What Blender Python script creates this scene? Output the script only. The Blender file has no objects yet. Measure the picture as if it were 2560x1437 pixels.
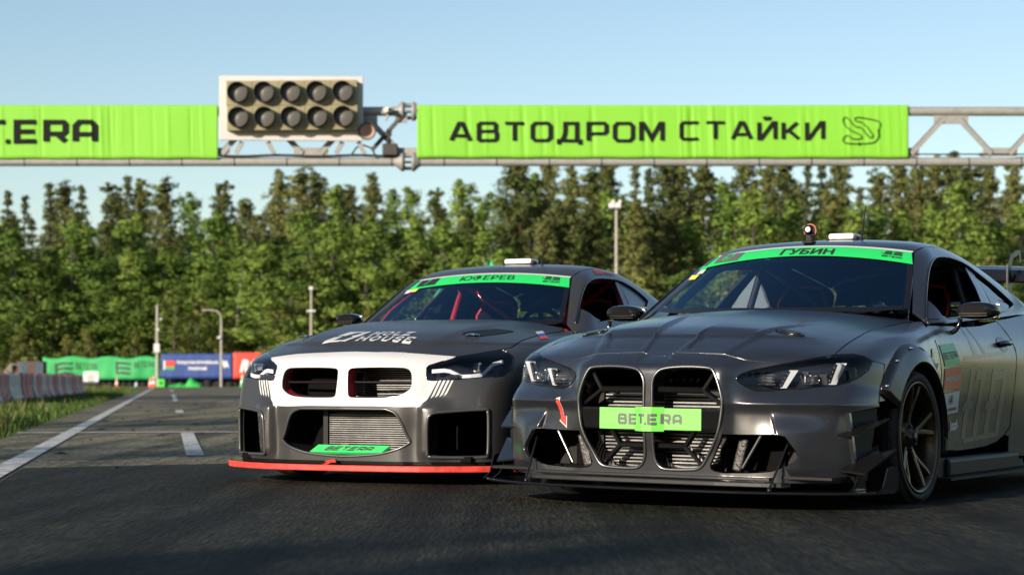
import bpy, bmesh, math, random, os
import numpy as np
from mathutils import Vector, Matrix, Euler
from mathutils.geometry import delaunay_2d_cdt
random.seed(7); np.random.seed(7)
R = math.radians
scene = bpy.context.scene
# ---------------------------------------------------------------- camera
CAM_H = 0.591
cam_d = bpy.data.cameras.new('camera'); cam = bpy.data.objects.new('camera', cam_d); scene.collection.objects.link(cam)
cam.location = (0, 0, CAM_H); cam.rotation_euler = (R(90), 0, 0)
cam_d.sensor_width = 36; cam_d.lens = 70.3; cam_d.shift_y = .0903; cam_d.clip_start = .1; cam_d.clip_end = 3000
cam_d.dof.use_dof = True; cam_d.dof.focus_distance = 10.2; cam_d.dof.aperture_fstop = 3.8
scene.camera = cam
# ---------------------------------------------------------------- sky, sun, exposure
SUN_AZ, SUN_EL = 41.0, 17.0          # the low evening sun stands behind the viewer's left shoulder
to_sun = Vector((-math.sin(R(SUN_AZ))*math.cos(R(SUN_EL)), -math.cos(R(SUN_AZ))*math.cos(R(SUN_EL)), math.sin(R(SUN_EL))))
world = bpy.data.worlds.new('World'); scene.world = world; world.use_nodes = True
wn = world.node_tree.nodes; wl = world.node_tree.links
sky = wn.new('ShaderNodeTexSky'); sky.sky_type = 'NISHITA'; sky.sun_disc = False
sky.sun_elevation = R(SUN_EL); sky.sun_rotation = math.atan2(to_sun.x, to_sun.y); sky.altitude = 200; sky.air_density = 1.0; sky.dust_density = .55; sky.ozone_density = 1.3
wl.new(sky.outputs[0], wn['Background'].inputs[0]); wn['Background'].inputs[1].default_value = .098
sun_d = bpy.data.lights.new('sun', 'SUN'); sun = bpy.data.objects.new('sun', sun_d); scene.collection.objects.link(sun)
sun_d.energy = 4.8; sun_d.angle = R(.53); sun_d.color = (1.0, .87, .71)
sun.rotation_euler = (-to_sun).to_track_quat('-Z', 'Y').to_euler()
sun.location = to_sun*60
vs = scene.view_settings; vs.view_transform = 'Standard'; vs.look = 'None'; vs.exposure = 0.62; vs.gamma = 1; vs.use_curve_mapping = False
scene.cycles.max_bounces = 8; scene.cycles.transparent_max_bounces = 16; scene.cycles.use_denoising = True
# ---------------------------------------------------------------- body surfaces (car-local metres: x to the car's left, y back from the nose, z up)
def _pchip(xs, ys, q):
    xs = np.asarray(xs, float); ys = np.asarray(ys, float)
    h = np.diff(xs); d = np.diff(ys)/h; n = len(xs); m = np.zeros(n)
    for i in range(1, n-1):
        if d[i-1]*d[i] > 0:
            w1 = 2*h[i]+h[i-1]; w2 = h[i]+2*h[i-1]
            m[i] = (w1+w2)/(w1/d[i-1]+w2/d[i])
    m[0] = d[0]; m[-1] = d[-1]
    q = np.clip(q, xs[0], xs[-1]); i = np.clip(np.searchsorted(xs, q)-1, 0, n-2)
    t = (q-xs[i])/h[i]
    return (2*t**3-3*t**2+1)*ys[i]+(t**3-2*t**2+t)*h[i]*m[i]+(-2*t**3+3*t**2)*ys[i+1]+(t**3-t**2)*h[i]*m[i+1]
class Tab:
    def __init__(s, us, vs, rows, blur=2):
        nu = max(int((us[-1]-us[0])/.008), 40); nv = max(int((vs[-1]-vs[0])/.008), 40)
        s.u = np.linspace(us[0], us[-1], nu); s.v = np.linspace(vs[0], vs[-1], nv)
        A = np.array([_pchip(us, r, s.u) for r in rows]); B = np.array([_pchip(vs, A[:, j], s.v) for j in range(nu)]).T
        for _ in range(blur):
            P = np.pad(B, 1, mode='reflect', reflect_type='odd'); B = (P[:-2, 1:-1]+P[2:, 1:-1]+P[1:-1, :-2]+P[1:-1, 2:]+2*P[1:-1, 1:-1])/6
        s.B = B
    def __call__(s, u, v):
        a = np.clip((u-s.u[0])/(s.u[1]-s.u[0]), 0, len(s.u)-1.001); b = np.clip((v-s.v[0])/(s.v[1]-s.v[0]), 0, len(s.v)-1.001)
        i = a.astype(int); j = b.astype(int); a = a-i; b = b-j; B = s.B
        return (B[j, i]*(1-a)+B[j, i+1]*a)*(1-b)+(B[j+1, i]*(1-a)+B[j+1, i+1]*a)*b
def smax(a, b, k):
    h = np.clip(.5+.5*(a-b)/k, 0, 1); return b*(1-h)+a*h+k*h*(1-h)
def sstep(a, b, x):
    t = np.clip((x-a)/(b-a), 0, 1); return t*t*(3-2*t)
def segd(px, pz, ax, az, bx, bz):
    t = np.clip(((px-ax)*(bx-ax)+(pz-az)*(bz-az))/((bx-ax)**2+(bz-az)**2), 0, 1)
    return np.hypot(px-ax-t*(bx-ax), pz-az-t*(bz-az)), t
# --- the coupe with the tall kidneys (right of the pair)
A_FX = [0, .2, .35, .42, .5, .6, .7, .8, .88, .94, 1.0]; A_FZ = [.12, .25, .36, .44, .49, .52, .58, .65, .70, .74, .80]
_AF = [
 [.035,.035,.035,.04,.045,.06,.10,.18,.26,.35,.50],
 [.025,.028,.03,.045,.052,.062,.10,.175,.25,.345,.50],
 [.008,.008,.012,.045,.06,.076,.115,.18,.245,.34,.50],
 [.003,.003,.01,.048,.064,.09,.137,.19,.25,.345,.50],
 [.003,.003,.006,.035,.048,.075,.12,.175,.24,.34,.50],
 [.004,.004,.008,.042,.070,.102,.15,.205,.268,.37,.53],
 [.005,.006,.014,.062,.12,.165,.215,.275,.345,.45,.60],
 [.01,.012,.028,.082,.135,.18,.23,.285,.357,.46,.62],
 [.06,.066,.09,.12,.155,.20,.25,.31,.385,.49,.66],
 [.14,.145,.16,.18,.205,.245,.30,.365,.44,.56,.75],
 [.27,.275,.29,.31,.335,.375,.43,.50,.58,.7,.9]]
_AFlo = Tab(A_FX, A_FZ[:5], _AF[:5], blur=0); _AFhi = Tab(A_FX, A_FZ[4:], _AF[4:], blur=0)
def A_F(u, v): return np.where(v < .49, _AFlo(u, v), _AFhi(u, v))       # a sharp fold runs round the nose at this height
A_TX = [0, .1, .2, .3, .4, .5, .6, .7, .8, .9, 1.0]; A_TY = [0, .10, .17, .25, .35, .45, .6, .8, 1.0, 1.2, 1.4, 1.6, 2.0, 2.5, 3.05, 3.4, 3.9, 4.4, 4.8]
A_T = Tab(A_TX, A_TY, [
 [.66,.66,.66,.658,.65,.64,.62,.61,.60,.59,.58],
 [.714,.716,.716,.714,.704,.69,.672,.66,.65,.64,.62],
 [.748,.750,.750,.749,.742,.725,.705,.69,.678,.665,.64],
 [.788,.789,.788,.785,.776,.76,.738,.718,.702,.685,.66],
 [.828,.828,.826,.822,.814,.797,.774,.748,.727,.705,.68],
 [.856,.855,.852,.846,.838,.826,.805,.776,.752,.728,.70],
 [.884,.882,.878,.871,.862,.849,.829,.804,.784,.765,.73],
 [.912,.910,.905,.897,.887,.873,.853,.832,.818,.80,.765],
 [.930,.928,.924,.917,.908,.895,.876,.856,.842,.822,.785],
 [.944,.942,.938,.932,.924,.912,.895,.876,.862,.838,.80],
 [.953,.952,.949,.944,.937,.927,.912,.896,.882,.858,.82],
 [.960,.959,.957,.953,.948,.940,.928,.913,.902,.885,.85],
 [.97,.97,.97,.968,.965,.96,.95,.94,.93,.91,.88],
 [1.0,1.0,1.0,1.0,.998,.995,.99,.98,.968,.945,.91],
 [1.05,1.05,1.05,1.05,1.048,1.045,1.04,1.03,1.01,.975,.93],
 [1.06,1.06,1.06,1.06,1.058,1.055,1.05,1.035,1.01,.975,.93],
 [1.05,1.05,1.05,1.05,1.048,1.045,1.038,1.02,.99,.95,.90],
 [1.03,1.03,1.03,1.028,1.025,1.02,1.01,.99,.96,.92,.87],
 [.98,.98,.98,.978,.975,.97,.955,.93,.90,.86,.80]])
A_WY = [0, .2, .45, .7, .97, 1.2, 1.4, 1.8, 2.3, 2.8, 3.2, 3.6, 3.85, 4.3, 4.7, 4.85]; A_WZ = [.05, .15, .25, .40, .55, .70, .80, .88, .95, 1.03]
_wa = [.80,.885,.945,.965,.972,.955,.932,.918,.922,.94,.965,.978,.98,.955,.88,.80]
A_W = Tab(A_WY, A_WZ, [[w+d for w, d in zip(_wa, D)] for D in (
 [-.02]*3+[-.02,-.02,-.03,-.035,-.04,-.04,-.035,-.03,-.02,-.02,-.03,-.05,-.05],
 [-.005]*3+[-.005,-.005,-.015,-.022,-.025,-.025,-.02,-.015,-.01,-.01,-.02,-.03,-.03],
 [.0]*3+[0,0,-.008,-.018,-.022,-.02,-.015,-.01,0,0,-.01,-.01,-.01],
 [.0]*5+[-.004,-.012,-.016,-.012,-.006,0,0,0,0,0,0],
 [.0]*6+[-.002,-.004,-.002]+[0]*7,
 [-.01,-.01,-.012,-.012,-.008,-.008,-.006,.002,.002,0,-.002,-.004,-.005,-.005,-.01,-.01],
 [-.03,-.03,-.045,-.04,-.03,-.028,-.022,-.012,-.012,-.016,-.02,-.02,-.02,-.02,-.03,-.03],
 [-.07]*4+[-.07,-.065,-.055,-.045,-.045,-.045,-.05,-.05,-.05,-.05,-.06,-.06],
 [-.13]*4+[-.13,-.12,-.11,-.085,-.085,-.085,-.09,-.09,-.09,-.10,-.11,-.11],
 [-.2]*5+[-.19,-.18,-.15,-.15,-.145,-.15,-.16,-.16,-.17,-.19,-.19])])
def A_body(p):
    x, y, z = p[..., 0], p[..., 1], p[..., 2]; ax = np.abs(x)
    F = A_F(ax, z)
    # the blade: stands forward of the band between its tip and the intake edge
    edge = .574+(.466-z)*.34
    step = .026*sstep(-.010, .010, ax-edge)*sstep(.466, .36, z)*sstep(.86, .62, ax)*sstep(.15, .2, z)
    F = F-step
    gx = (A_F(ax+.01, z)-A_F(ax-.01, z))/.02; gz = (A_F(ax, z+.01)-A_F(ax, z-.01))/.02
    fa = (F-y)/np.sqrt(1+gx*gx+gz*gz)
    T = A_T(ax, y)+.007
    # bonnet: two ridges along a sunk middle, and two sunk panels beside them
    rx = .074+np.clip(y-.1, 0, 1.2)*.16
    fade = sstep(1.15, .5, y)
    T = T-.015*sstep(.008, -.008, ax-rx)*fade*sstep(.0, .12, y)
    r2 = .343+np.clip(y-.12, 0, 1)*.30
    T = T-.013*sstep(-.02, .02, ax-r2)*sstep(.9, .35, y)*sstep(.05, .12, y)
    inx = .118+(y-.165)*.02; out = .305+(y-.165)*.42
    T = T-.017*sstep(0, .009, ax-inx)*sstep(0, .008, out-ax)*sstep(.160, .169, y)*sstep(.40, .30, y)
    fc = (z-T)/np.sqrt(1+((A_T(ax, y+.02)-A_T(ax, y-.02))/.04)**2)
    fb = ax-A_W(y, z)
    f = smax(fa, fb, .07)
    return smax(smax(f, fc, .045), y-4.78, .08)
A_GR = Tab([0, .2, .4, .55, .65, .75], [1.4, 1.8, 1.95, 2.1, 2.35, 2.7, 3.1, 3.5, 3.8, 4.1, 4.4], [
 [1.20,1.195,1.18,1.15,1.12,1.08],[1.300,1.295,1.282,1.262,1.24,1.2],[1.332,1.328,1.317,1.298,1.28,1.24],[1.357,1.353,1.342,1.325,1.306,1.265],[1.376,1.372,1.36,1.34,1.312,1.27],
 [1.368,1.363,1.346,1.315,1.28,1.23],[1.315,1.308,1.287,1.245,1.205,1.16],[1.225,1.218,1.195,1.152,1.11,1.07],[1.13,1.125,1.105,1.07,1.04,1.0],[1.03,1.03,1.02,1.0,.98,.95],[.95,.95,.94,.93,.92,.9]])
def A_ws(ax, z): return 1.30+(z-.958)*1.72+.42*ax*ax
def A_side(y, z):
    k = np.interp(y, [1.2, 1.5, 2.0, 2.6, 3.1, 3.6, 4.0], [.845, .855, .862, .855, .83, .79, .75])
    return k-(z-.93)*.60-.12*np.clip(z-1.1, 0, 1)
def A_green(p):
    x, y, z = p[..., 0], p[..., 1], p[..., 2]; ax = np.abs(x)
    fa = (A_ws(ax, z)-y)/2.05; fb = (ax-A_side(y, z))/1.16; fc = (z-A_GR(ax, y))*.95
    return smax(smax(fa, fb, .05), fc, .06)
# --- the compact coupe with the white nose (left of the pair)
B_FX = [0, .2, .35, .45, .53, .62, .70, .78, .84, .90, .96]; B_FZ = [.12, .20, .30, .42, .50, .58, .66, .71, .75, .80]
B_F = Tab(B_FX, B_FZ, [
 [.03,.032,.04,.07,.075,.12,.16,.205,.255,.34,.5],
 [.025,.03,.04,.07,.070,.11,.15,.20,.25,.335,.5],
 [.02,.025,.038,.068,.066,.105,.148,.198,.248,.335,.5],
 [.018,.022,.036,.062,.072,.11,.152,.20,.25,.335,.5],
 [.02,.024,.04,.068,.10,.132,.168,.212,.262,.345,.51],
 [.028,.032,.048,.078,.115,.148,.186,.232,.285,.37,.54],
 [.04,.046,.066,.10,.138,.178,.225,.28,.345,.44,.62],
 [.065,.072,.10,.14,.185,.23,.28,.34,.41,.51,.7],
 [.125,.135,.165,.205,.25,.30,.355,.42,.495,.60,.8],
 [.24,.25,.28,.32,.37,.42,.48,.55,.63,.74,.95]], blur=1)
B_TY = [0, .10, .17, .26, .36, .5, .7, .9, 1.1, 1.3, 1.5, 1.8, 2.2, 2.6, 3.0, 3.4, 3.9, 4.3, 4.6]
B_T = Tab(A_TX, B_TY, [
 [.69,.69,.69,.688,.68,.67,.655,.64,.63,.62,.60],
 [.742,.742,.74,.734,.724,.71,.692,.675,.66,.65,.63],
 [.769,.769,.766,.76,.75,.736,.716,.696,.68,.667,.65],
 [.796,.796,.793,.787,.777,.763,.742,.720,.700,.685,.665],
 [.821,.821,.819,.813,.804,.792,.77,.748,.727,.705,.68],
 [.85,.85,.849,.846,.84,.832,.81,.787,.765,.742,.71],
 [.886,.886,.886,.884,.880,.872,.85,.828,.806,.782,.745],
 [.913,.913,.913,.911,.908,.901,.88,.858,.835,.81,.775],
 [.932,.932,.932,.930,.927,.920,.90,.878,.855,.828,.795],
 [.945,.945,.945,.943,.940,.933,.914,.892,.868,.842,.81],
 [.952,.952,.952,.95,.947,.942,.925,.905,.885,.862,.83],
 [.96,.96,.96,.96,.958,.955,.945,.93,.912,.89,.86],
 [.985,.985,.985,.985,.983,.98,.975,.965,.95,.925,.89],
 [1.02,1.02,1.02,1.02,1.018,1.015,1.01,1.0,.98,.95,.91],
 [1.05,1.05,1.05,1.05,1.048,1.045,1.04,1.03,1.01,.97,.93],
 [1.06,1.06,1.06,1.06,1.058,1.055,1.05,1.035,1.01,.97,.93],
 [1.05,1.05,1.05,1.05,1.048,1.045,1.038,1.02,.99,.95,.90],
 [1.03,1.03,1.03,1.028,1.025,1.02,1.01,.99,.96,.92,.87],
 [.98,.98,.98,.978,.975,.97,.955,.93,.90,.86,.80]])
B_WY = [0, .2, .45, .7, .95, 1.2, 1.4, 1.8, 2.3, 2.8, 3.2, 3.6, 3.85, 4.2, 4.5, 4.65]
_wb = [.80,.865,.905,.93,.938,.925,.905,.895,.90,.915,.94,.95,.95,.93,.87,.80]
B_W = Tab(B_WY, A_WZ, [[w+d for w, d in zip(_wb, D)] for D in (
 [-.03]*16, [-.015]*16, [-.005]*5+[-.012,-.018,-.02,-.02,-.015,-.01,0,0,-.01,-.01,-.01], [.0]*5+[-.004,-.012,-.016,-.012,-.006,0,0,0,0,0,0], [0]*16,
 [-.008]*5+[-.008,-.006,.0,.0,-.002,-.004,-.004,-.005,-.005,-.01,-.01], [-.03,-.03,-.035,-.03,-.028,-.025,-.02,-.014,-.014,-.016,-.02,-.02,-.02,-.02,-.03,-.03],
 [-.07]*5+[-.06,-.05,-.042,-.042,-.042,-.05,-.05,-.05,-.05,-.06,-.06], [-.13]*5+[-.12,-.10,-.08,-.08,-.08,-.09,-.09,-.09,-.10,-.11,-.11], [-.2]*5+[-.19,-.18,-.15,-.145,-.14,-.15,-.16,-.16,-.17,-.19,-.19])])
def B_body(p):
    x, y, z = p[..., 0], p[..., 1], p[..., 2]; ax = np.abs(x)
    F = B_F(ax, z)
    # raised frame round the outer intake, and the fold running down beside the middle one
    rx = np.where(z > .44, .468+(z-.44)*.9, .462+(z-.2)*.02)
    F = F-.028*sstep(-.01, .04, ax-rx)*sstep(.66, .56, ax)*sstep(.50, .43, z)*sstep(.12, .2, z)
    gx = (B_F(ax+.01, z)-B_F(ax-.01, z))/.02; gz = (B_F(ax, z+.01)-B_F(ax, z-.01))/.02
    fa = (F-y)/np.sqrt(1+gx*gx+gz*gz)
    T = B_T(ax, y)+.012
    ox = .50+.10*np.clip(y-.2, 0, 1.3)
    T = T+.012*sstep(.05, -.05, ax-ox+.05)*sstep(.15, .5, y)*sstep(1.5, 1.2, y)
    fc = (z-T)/np.sqrt(1+((B_T(ax, y+.02)-B_T(ax, y-.02))/.04)**2)
    f = smax(fa, ax-B_W(y, z), .07)
    return smax(smax(f, fc, .045), y-4.56, .08)
B_GR = Tab([0, .2, .4, .55, .65, .75], [1.4, 1.8, 1.95, 2.1, 2.4, 2.7, 3.1, 3.4, 3.7, 4.0, 4.3], [
 [1.17,1.165,1.15,1.13,1.10,1.06],[1.272,1.268,1.257,1.24,1.22,1.18],[1.308,1.303,1.292,1.275,1.257,1.22],[1.336,1.331,1.32,1.303,1.284,1.245],[1.368,1.363,1.352,1.333,1.307,1.265],
 [1.366,1.361,1.346,1.322,1.29,1.24],[1.318,1.311,1.29,1.255,1.215,1.17],[1.24,1.233,1.21,1.17,1.13,1.09],[1.14,1.135,1.115,1.08,1.05,1.01],[1.03,1.03,1.02,1.0,.98,.95],[.95,.95,.94,.93,.92,.9]])
def B_ws(ax, z): return 1.375+(z-.949)*1.70+.37*ax*ax
def B_side(y, z):
    k = np.interp(y, [1.2, 1.5, 2.0, 2.6, 3.1, 3.6, 4.0], [.815, .83, .845, .84, .815, .775, .74])
    return k-(z-.93)*.58-.12*np.clip(z-1.1, 0, 1)
def B_green(p):
    x, y, z = p[..., 0], p[..., 1], p[..., 2]; ax = np.abs(x)
    return smax(smax((B_ws(ax, z)-y)/2.0, (ax-B_side(y, z))/1.16, .05), (z-B_GR(ax, y))*.95, .06)
def cast(f, o, d, iters=90, relax=.7):
    o = np.array(o, float); d = np.asarray(d, float); t = np.zeros(o.shape[:-1])
    for _ in range(iters):
        t = t+np.clip(f(o+d*t[..., None]), -.05, .4)*relax
    return o+d*t[..., None]
def grad(f, p, e=.005):
    g = np.stack([f(p+np.array(v)*e)-f(p-np.array(v)*e) for v in ((1, 0, 0), (0, 1, 0), (0, 0, 1))], -1)
    return g/np.maximum(np.linalg.norm(g, axis=-1, keepdims=True), 1e-9)
TR = {
 'A_kidney': [(0.014,0.005,0.587),(0.035,0.007,0.619),(0.064,0.013,0.646),(0.179,0.020,0.656),(0.301,0.024,0.651),(0.322,0.021,0.640),(0.347,0.015,0.591),(0.370,0.013,0.515),(0.371,0.015,0.470),(0.358,0.013,0.374),(0.335,0.018,0.317),(0.297,0.029,0.250),(0.271,0.031,0.206),(0.251,0.032,0.189),(0.218,0.032,0.182),(0.082,0.031,0.179),(0.051,0.031,0.189),(0.029,0.028,0.216),(0.015,0.024,0.257),(0.013,0.005,0.397),(0.009,0.004,0.525)],
 'A_headlight': [(0.417,0.065,0.602),(0.430,0.080,0.621),(0.470,0.114,0.640),(0.597,0.186,0.671),(0.693,0.249,0.693),(0.782,0.339,0.714),(0.847,0.404,0.718),(0.886,0.435,0.709),(0.916,0.468,0.688),(0.911,0.426,0.646),(0.889,0.370,0.614),(0.857,0.323,0.589),(0.816,0.284,0.576),(0.685,0.189,0.558),(0.560,0.121,0.549),(0.502,0.096,0.548),(0.463,0.086,0.563),(0.429,0.070,0.585)],
 'A_hoodfront': [(0.003,0.102,0.702),(0.042,0.101,0.703),(0.059,0.125,0.713),(0.205,0.119,0.718),(0.341,0.123,0.711),(0.385,0.121,0.698),(0.436,0.124,0.686),(0.515,0.154,0.678),(0.589,0.183,0.671)],
 'A_intake': [(0.373,0.020,0.349),(0.513,0.061,0.351),(0.650,0.067,0.355),(0.679,0.074,0.315),(0.698,0.082,0.289),(0.711,0.089,0.266),(0.714,0.091,0.250),(0.706,0.085,0.236),(0.682,0.069,0.221),(0.636,0.071,0.198),(0.585,0.058,0.181),(0.465,0.045,0.173),(0.337,0.033,0.172),(0.297,0.032,0.194),(0.322,0.030,0.246),(0.355,0.020,0.313),(0.370,0.018,0.354)],
 'A_bumperside': [(0.920,0.477,0.686),(0.941,0.558,0.674),(0.942,0.522,0.587),(0.945,0.475,0.502),(0.947,0.485,0.480),(0.923,0.372,0.468),(0.877,0.260,0.452)],
 'A_strip': [(0.863,0.242,0.439),(0.877,0.260,0.452),(0.887,0.277,0.323),(0.896,0.305,0.179),(0.880,0.273,0.183),(0.871,0.249,0.323)],
 'A_dam': [(0.354,0.034,0.161),(0.569,0.055,0.170),(0.636,0.071,0.193),(0.699,0.080,0.229),(0.805,0.179,0.184),(0.896,0.306,0.178)],
 'A_doortape': [(0.916,1.390,0.775),(0.909,1.632,0.789),(0.920,1.722,0.685),(0.925,1.464,0.667)],
 'A_doorred': [(0.925,1.459,0.656),(0.920,1.734,0.668),(0.915,1.737,0.560),(0.928,1.434,0.547)],
 'A_doorwhite': [(0.927,1.436,0.530),(0.915,1.726,0.547),(0.906,1.719,0.437),(0.920,1.424,0.423)],
 'A_doorlogo': [(0.916,1.458,0.398),(0.911,1.536,0.401),(0.905,1.572,0.325),(0.910,1.494,0.322)],
 'A_doorjggl': [(0.908,1.580,0.389),(0.903,1.717,0.399),(0.900,1.743,0.347),(0.905,1.599,0.340)],
 'A_door': [(0.866,1.338,0.864),(0.914,1.343,0.796),(0.924,1.381,0.729),(0.928,1.405,0.641),(0.931,1.387,0.559),(0.930,1.349,0.451)],
 'A_doorrear': [(0.856,2.511,0.928),(0.892,2.582,0.866),(0.913,2.628,0.818),(0.926,2.658,0.770),(0.933,2.664,0.721),(0.933,2.647,0.630),(0.928,2.614,0.480),(0.919,2.594,0.345),(0.913,2.520,0.301),(0.905,2.396,0.267),(0.900,2.221,0.246),(0.896,1.888,0.237),(0.903,1.549,0.231)],
 'A_handle': [(0.904,2.372,0.825),(0.900,2.444,0.837),(0.907,2.508,0.823),(0.917,2.545,0.794),(0.923,2.532,0.760),(0.924,2.481,0.749),(0.919,2.410,0.766),(0.911,2.360,0.799)],
 'A_grille_fender': [(0.941,1.184,0.750),(0.927,1.301,0.758),(0.948,1.238,0.637),(0.957,1.151,0.637)],
 'A_arrow': [(-0.514,0.052,0.487),(-0.494,0.049,0.493),(-0.471,0.058,0.412),(-0.458,0.056,0.418),(-0.457,0.053,0.369),(-0.496,0.062,0.398),(-0.486,0.060,0.407)],
 'A_wsband': [(0.566,1.999,1.278),(0.606,1.878,1.204)],
 'A_win': [(0.814,1.479,0.900),(0.792,1.543,0.946),(0.733,1.725,1.072),(0.690,1.879,1.168),(0.672,1.966,1.211),(0.653,2.079,1.247),(0.639,2.209,1.264),(0.634,2.417,1.266),(0.647,2.617,1.244),(0.679,2.766,1.191),(0.713,2.931,1.132),(0.748,3.062,1.070),(0.765,3.161,1.030),(0.801,2.929,0.993),(0.836,2.541,0.963),(0.857,2.104,0.937),(0.864,1.569,0.906)],
 'A_winframe': [(0.788,1.545,0.949),(0.724,1.739,1.084),(0.674,1.911,1.192),(0.651,2.017,1.242),(0.632,2.141,1.272),(0.615,2.295,1.289),(0.608,2.496,1.292),(0.610,2.749,1.269)],
 'A_bstrip': [(0.663,2.597,1.225),(0.660,2.699,1.221),(0.822,2.624,0.983),(0.834,2.434,0.969)],
 'B_kidney': [(0.037,0.022,0.516),(0.029,0.035,0.634),(0.037,0.039,0.652),(0.057,0.042,0.660),(0.192,0.047,0.664),(0.361,0.069,0.662),(0.393,0.077,0.656),(0.413,0.078,0.639),(0.422,0.074,0.612),(0.424,0.065,0.554),(0.410,0.058,0.533),(0.363,0.043,0.506),(0.320,0.035,0.496),(0.234,0.025,0.490),(0.069,0.021,0.490),(0.045,0.021,0.497)],
 'B_headlight': [(0.489,0.118,0.660),(0.499,0.131,0.673),(0.546,0.172,0.692),(0.614,0.250,0.722),(0.695,0.350,0.741),(0.776,0.479,0.764),(0.823,0.482,0.748),(0.859,0.472,0.721),(0.868,0.439,0.688),(0.867,0.392,0.650),(0.853,0.332,0.615),(0.830,0.294,0.610),(0.665,0.173,0.597),(0.543,0.122,0.589),(0.502,0.105,0.591),(0.495,0.105,0.612)],
 'B_center': [(0.014,0.018,0.429),(0.276,0.027,0.429),(0.321,0.032,0.416),(0.349,0.036,0.395),(0.375,0.044,0.342),(0.394,0.053,0.290),(0.416,0.062,0.253),(0.415,0.062,0.242),(0.374,0.046,0.215),(0.313,0.036,0.194),(0.231,0.032,0.174),(0.080,0.029,0.163),(0.009,0.028,0.161)],
 'B_fog': [(0.532,0.041,0.376),(0.557,0.050,0.407),(0.596,0.078,0.414),(0.811,0.224,0.431),(0.821,0.234,0.423),(0.818,0.236,0.174),(0.808,0.225,0.159),(0.538,0.059,0.161),(0.528,0.052,0.170)],
 'B_fogframe': [(0.515,0.040,0.389),(0.551,0.050,0.423),(0.595,0.079,0.428),(0.814,0.229,0.443),(0.831,0.246,0.422),(0.828,0.249,0.166),(0.819,0.239,0.147),(0.519,0.066,0.145),(0.507,0.057,0.162)],
 'B_white': [(-0.059,0.143,0.752),(0.141,0.138,0.748),(0.371,0.163,0.741),(0.614,0.250,0.722),(0.546,0.172,0.692),(0.499,0.131,0.673),(0.489,0.118,0.660),(0.495,0.105,0.612),(0.502,0.105,0.591),(0.555,0.126,0.587),(0.524,0.100,0.512),(0.509,0.085,0.480),(0.491,0.073,0.464),(0.477,0.061,0.442),(0.376,0.042,0.440),(0.206,0.022,0.445),(0.014,0.018,0.443)],
 'B_stripe0': [(0.562,0.129,0.589),(0.575,0.134,0.590),(0.543,0.105,0.504),(0.528,0.093,0.487)],
 'B_stripe1': [(0.584,0.137,0.589),(0.598,0.142,0.590),(0.566,0.114,0.507),(0.550,0.103,0.491)],
 'B_stripe2': [(0.606,0.145,0.589),(0.619,0.150,0.590),(0.588,0.123,0.510),(0.573,0.113,0.495)],
 'B_stripe3': [(0.628,0.154,0.589),(0.638,0.159,0.590),(0.610,0.131,0.514),(0.594,0.122,0.499)],
 'B_hoodfront': [(-0.061,0.147,0.753),(0.139,0.142,0.749),(0.369,0.166,0.742),(0.613,0.253,0.723)],
 'B_seam': [(0.853,0.332,0.615),(0.865,0.325,0.549),(0.883,0.368,0.525)],
 'B_pad': [(0.735,1.042,0.877),(0.738,1.141,0.885),(0.864,0.942,0.835),(0.856,0.854,0.828)],
 'B_wsband': [(0.546,2.007,1.252),(0.584,1.890,1.178)],
 'B_win': [(0.776,1.528,0.908),(0.718,1.730,1.046),(0.686,1.844,1.121),(0.664,1.943,1.180),(0.652,2.028,1.220),(0.643,2.135,1.244),(0.634,2.271,1.256),(0.630,2.473,1.260),(0.631,2.623,1.255),(0.648,2.782,1.221),(0.675,2.901,1.173),(0.716,2.976,1.110),(0.792,2.484,1.015),(0.823,1.964,0.967)],
 'B_holz': [(-0.281,0.274,0.795),(0.307,0.272,0.792),(0.160,0.461,0.865),(-0.324,0.509,0.871)],
 'A_67': [(-0.550,1.896,1.230),(-0.392,1.855,1.243),(-0.387,1.950,1.291),(-0.545,1.998,1.283)],
 'A_name': [(-0.137,1.839,1.264),(0.174,1.838,1.261),(0.162,1.908,1.295),(-0.139,1.919,1.301)],
 'A_logo': [(0.419,1.878,1.250),(0.540,1.893,1.231),(0.522,1.960,1.270),(0.411,1.941,1.283)],
 'A_st1': [(-0.630,1.874,1.195),(-0.582,1.850,1.195),(-0.576,1.890,1.220),(-0.620,1.906,1.217)],
 'A_st2': [(-0.627,1.827,1.168),(-0.579,1.809,1.172),(-0.576,1.850,1.197),(-0.616,1.864,1.193)],
 'A_st3': [(-0.656,1.788,1.136),(-0.605,1.764,1.138),(-0.596,1.807,1.166),(-0.657,1.836,1.164)],
 'A_bandmid': [(0.035,1.939,1.313),(0.086,1.816,1.255)],
 'B_67': [(-0.524,1.900,1.198),(-0.374,1.876,1.213),(-0.373,1.961,1.259),(-0.522,1.981,1.244)],
 'B_name': [(-0.192,1.866,1.229),(0.202,1.871,1.231),(0.187,1.935,1.266),(-0.191,1.933,1.264)],
 'B_logo': [(0.388,1.885,1.216),(0.508,1.908,1.206),(0.486,1.971,1.246),(0.370,1.958,1.258)],
 'B_st1': [(-0.588,1.853,1.155),(-0.548,1.844,1.160),(-0.545,1.888,1.186),(-0.590,1.898,1.181)],
 'B_st2': [(-0.547,1.854,1.166),(-0.498,1.840,1.169),(-0.491,1.874,1.190),(-0.541,1.886,1.186)],
 'B_bandmid': [(-0.065,1.953,1.280),(-0.005,1.830,1.217)],
 'B_vent': [(0.492,0.547,0.860),(0.498,0.599,0.870),(0.536,0.727,0.883),(0.572,0.851,0.892),(0.594,0.866,0.889),(0.659,0.914,0.881),(0.665,0.848,0.871),(0.617,0.654,0.850),(0.572,0.564,0.843),(0.522,0.524,0.846)],
 'B_shut': [(0.770,0.486,0.768),(0.810,0.575,0.781),(0.857,0.710,0.798),(0.888,0.885,0.816),(0.870,1.100,0.843),(0.818,1.249,0.872),(0.672,1.582,0.929)],
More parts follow.
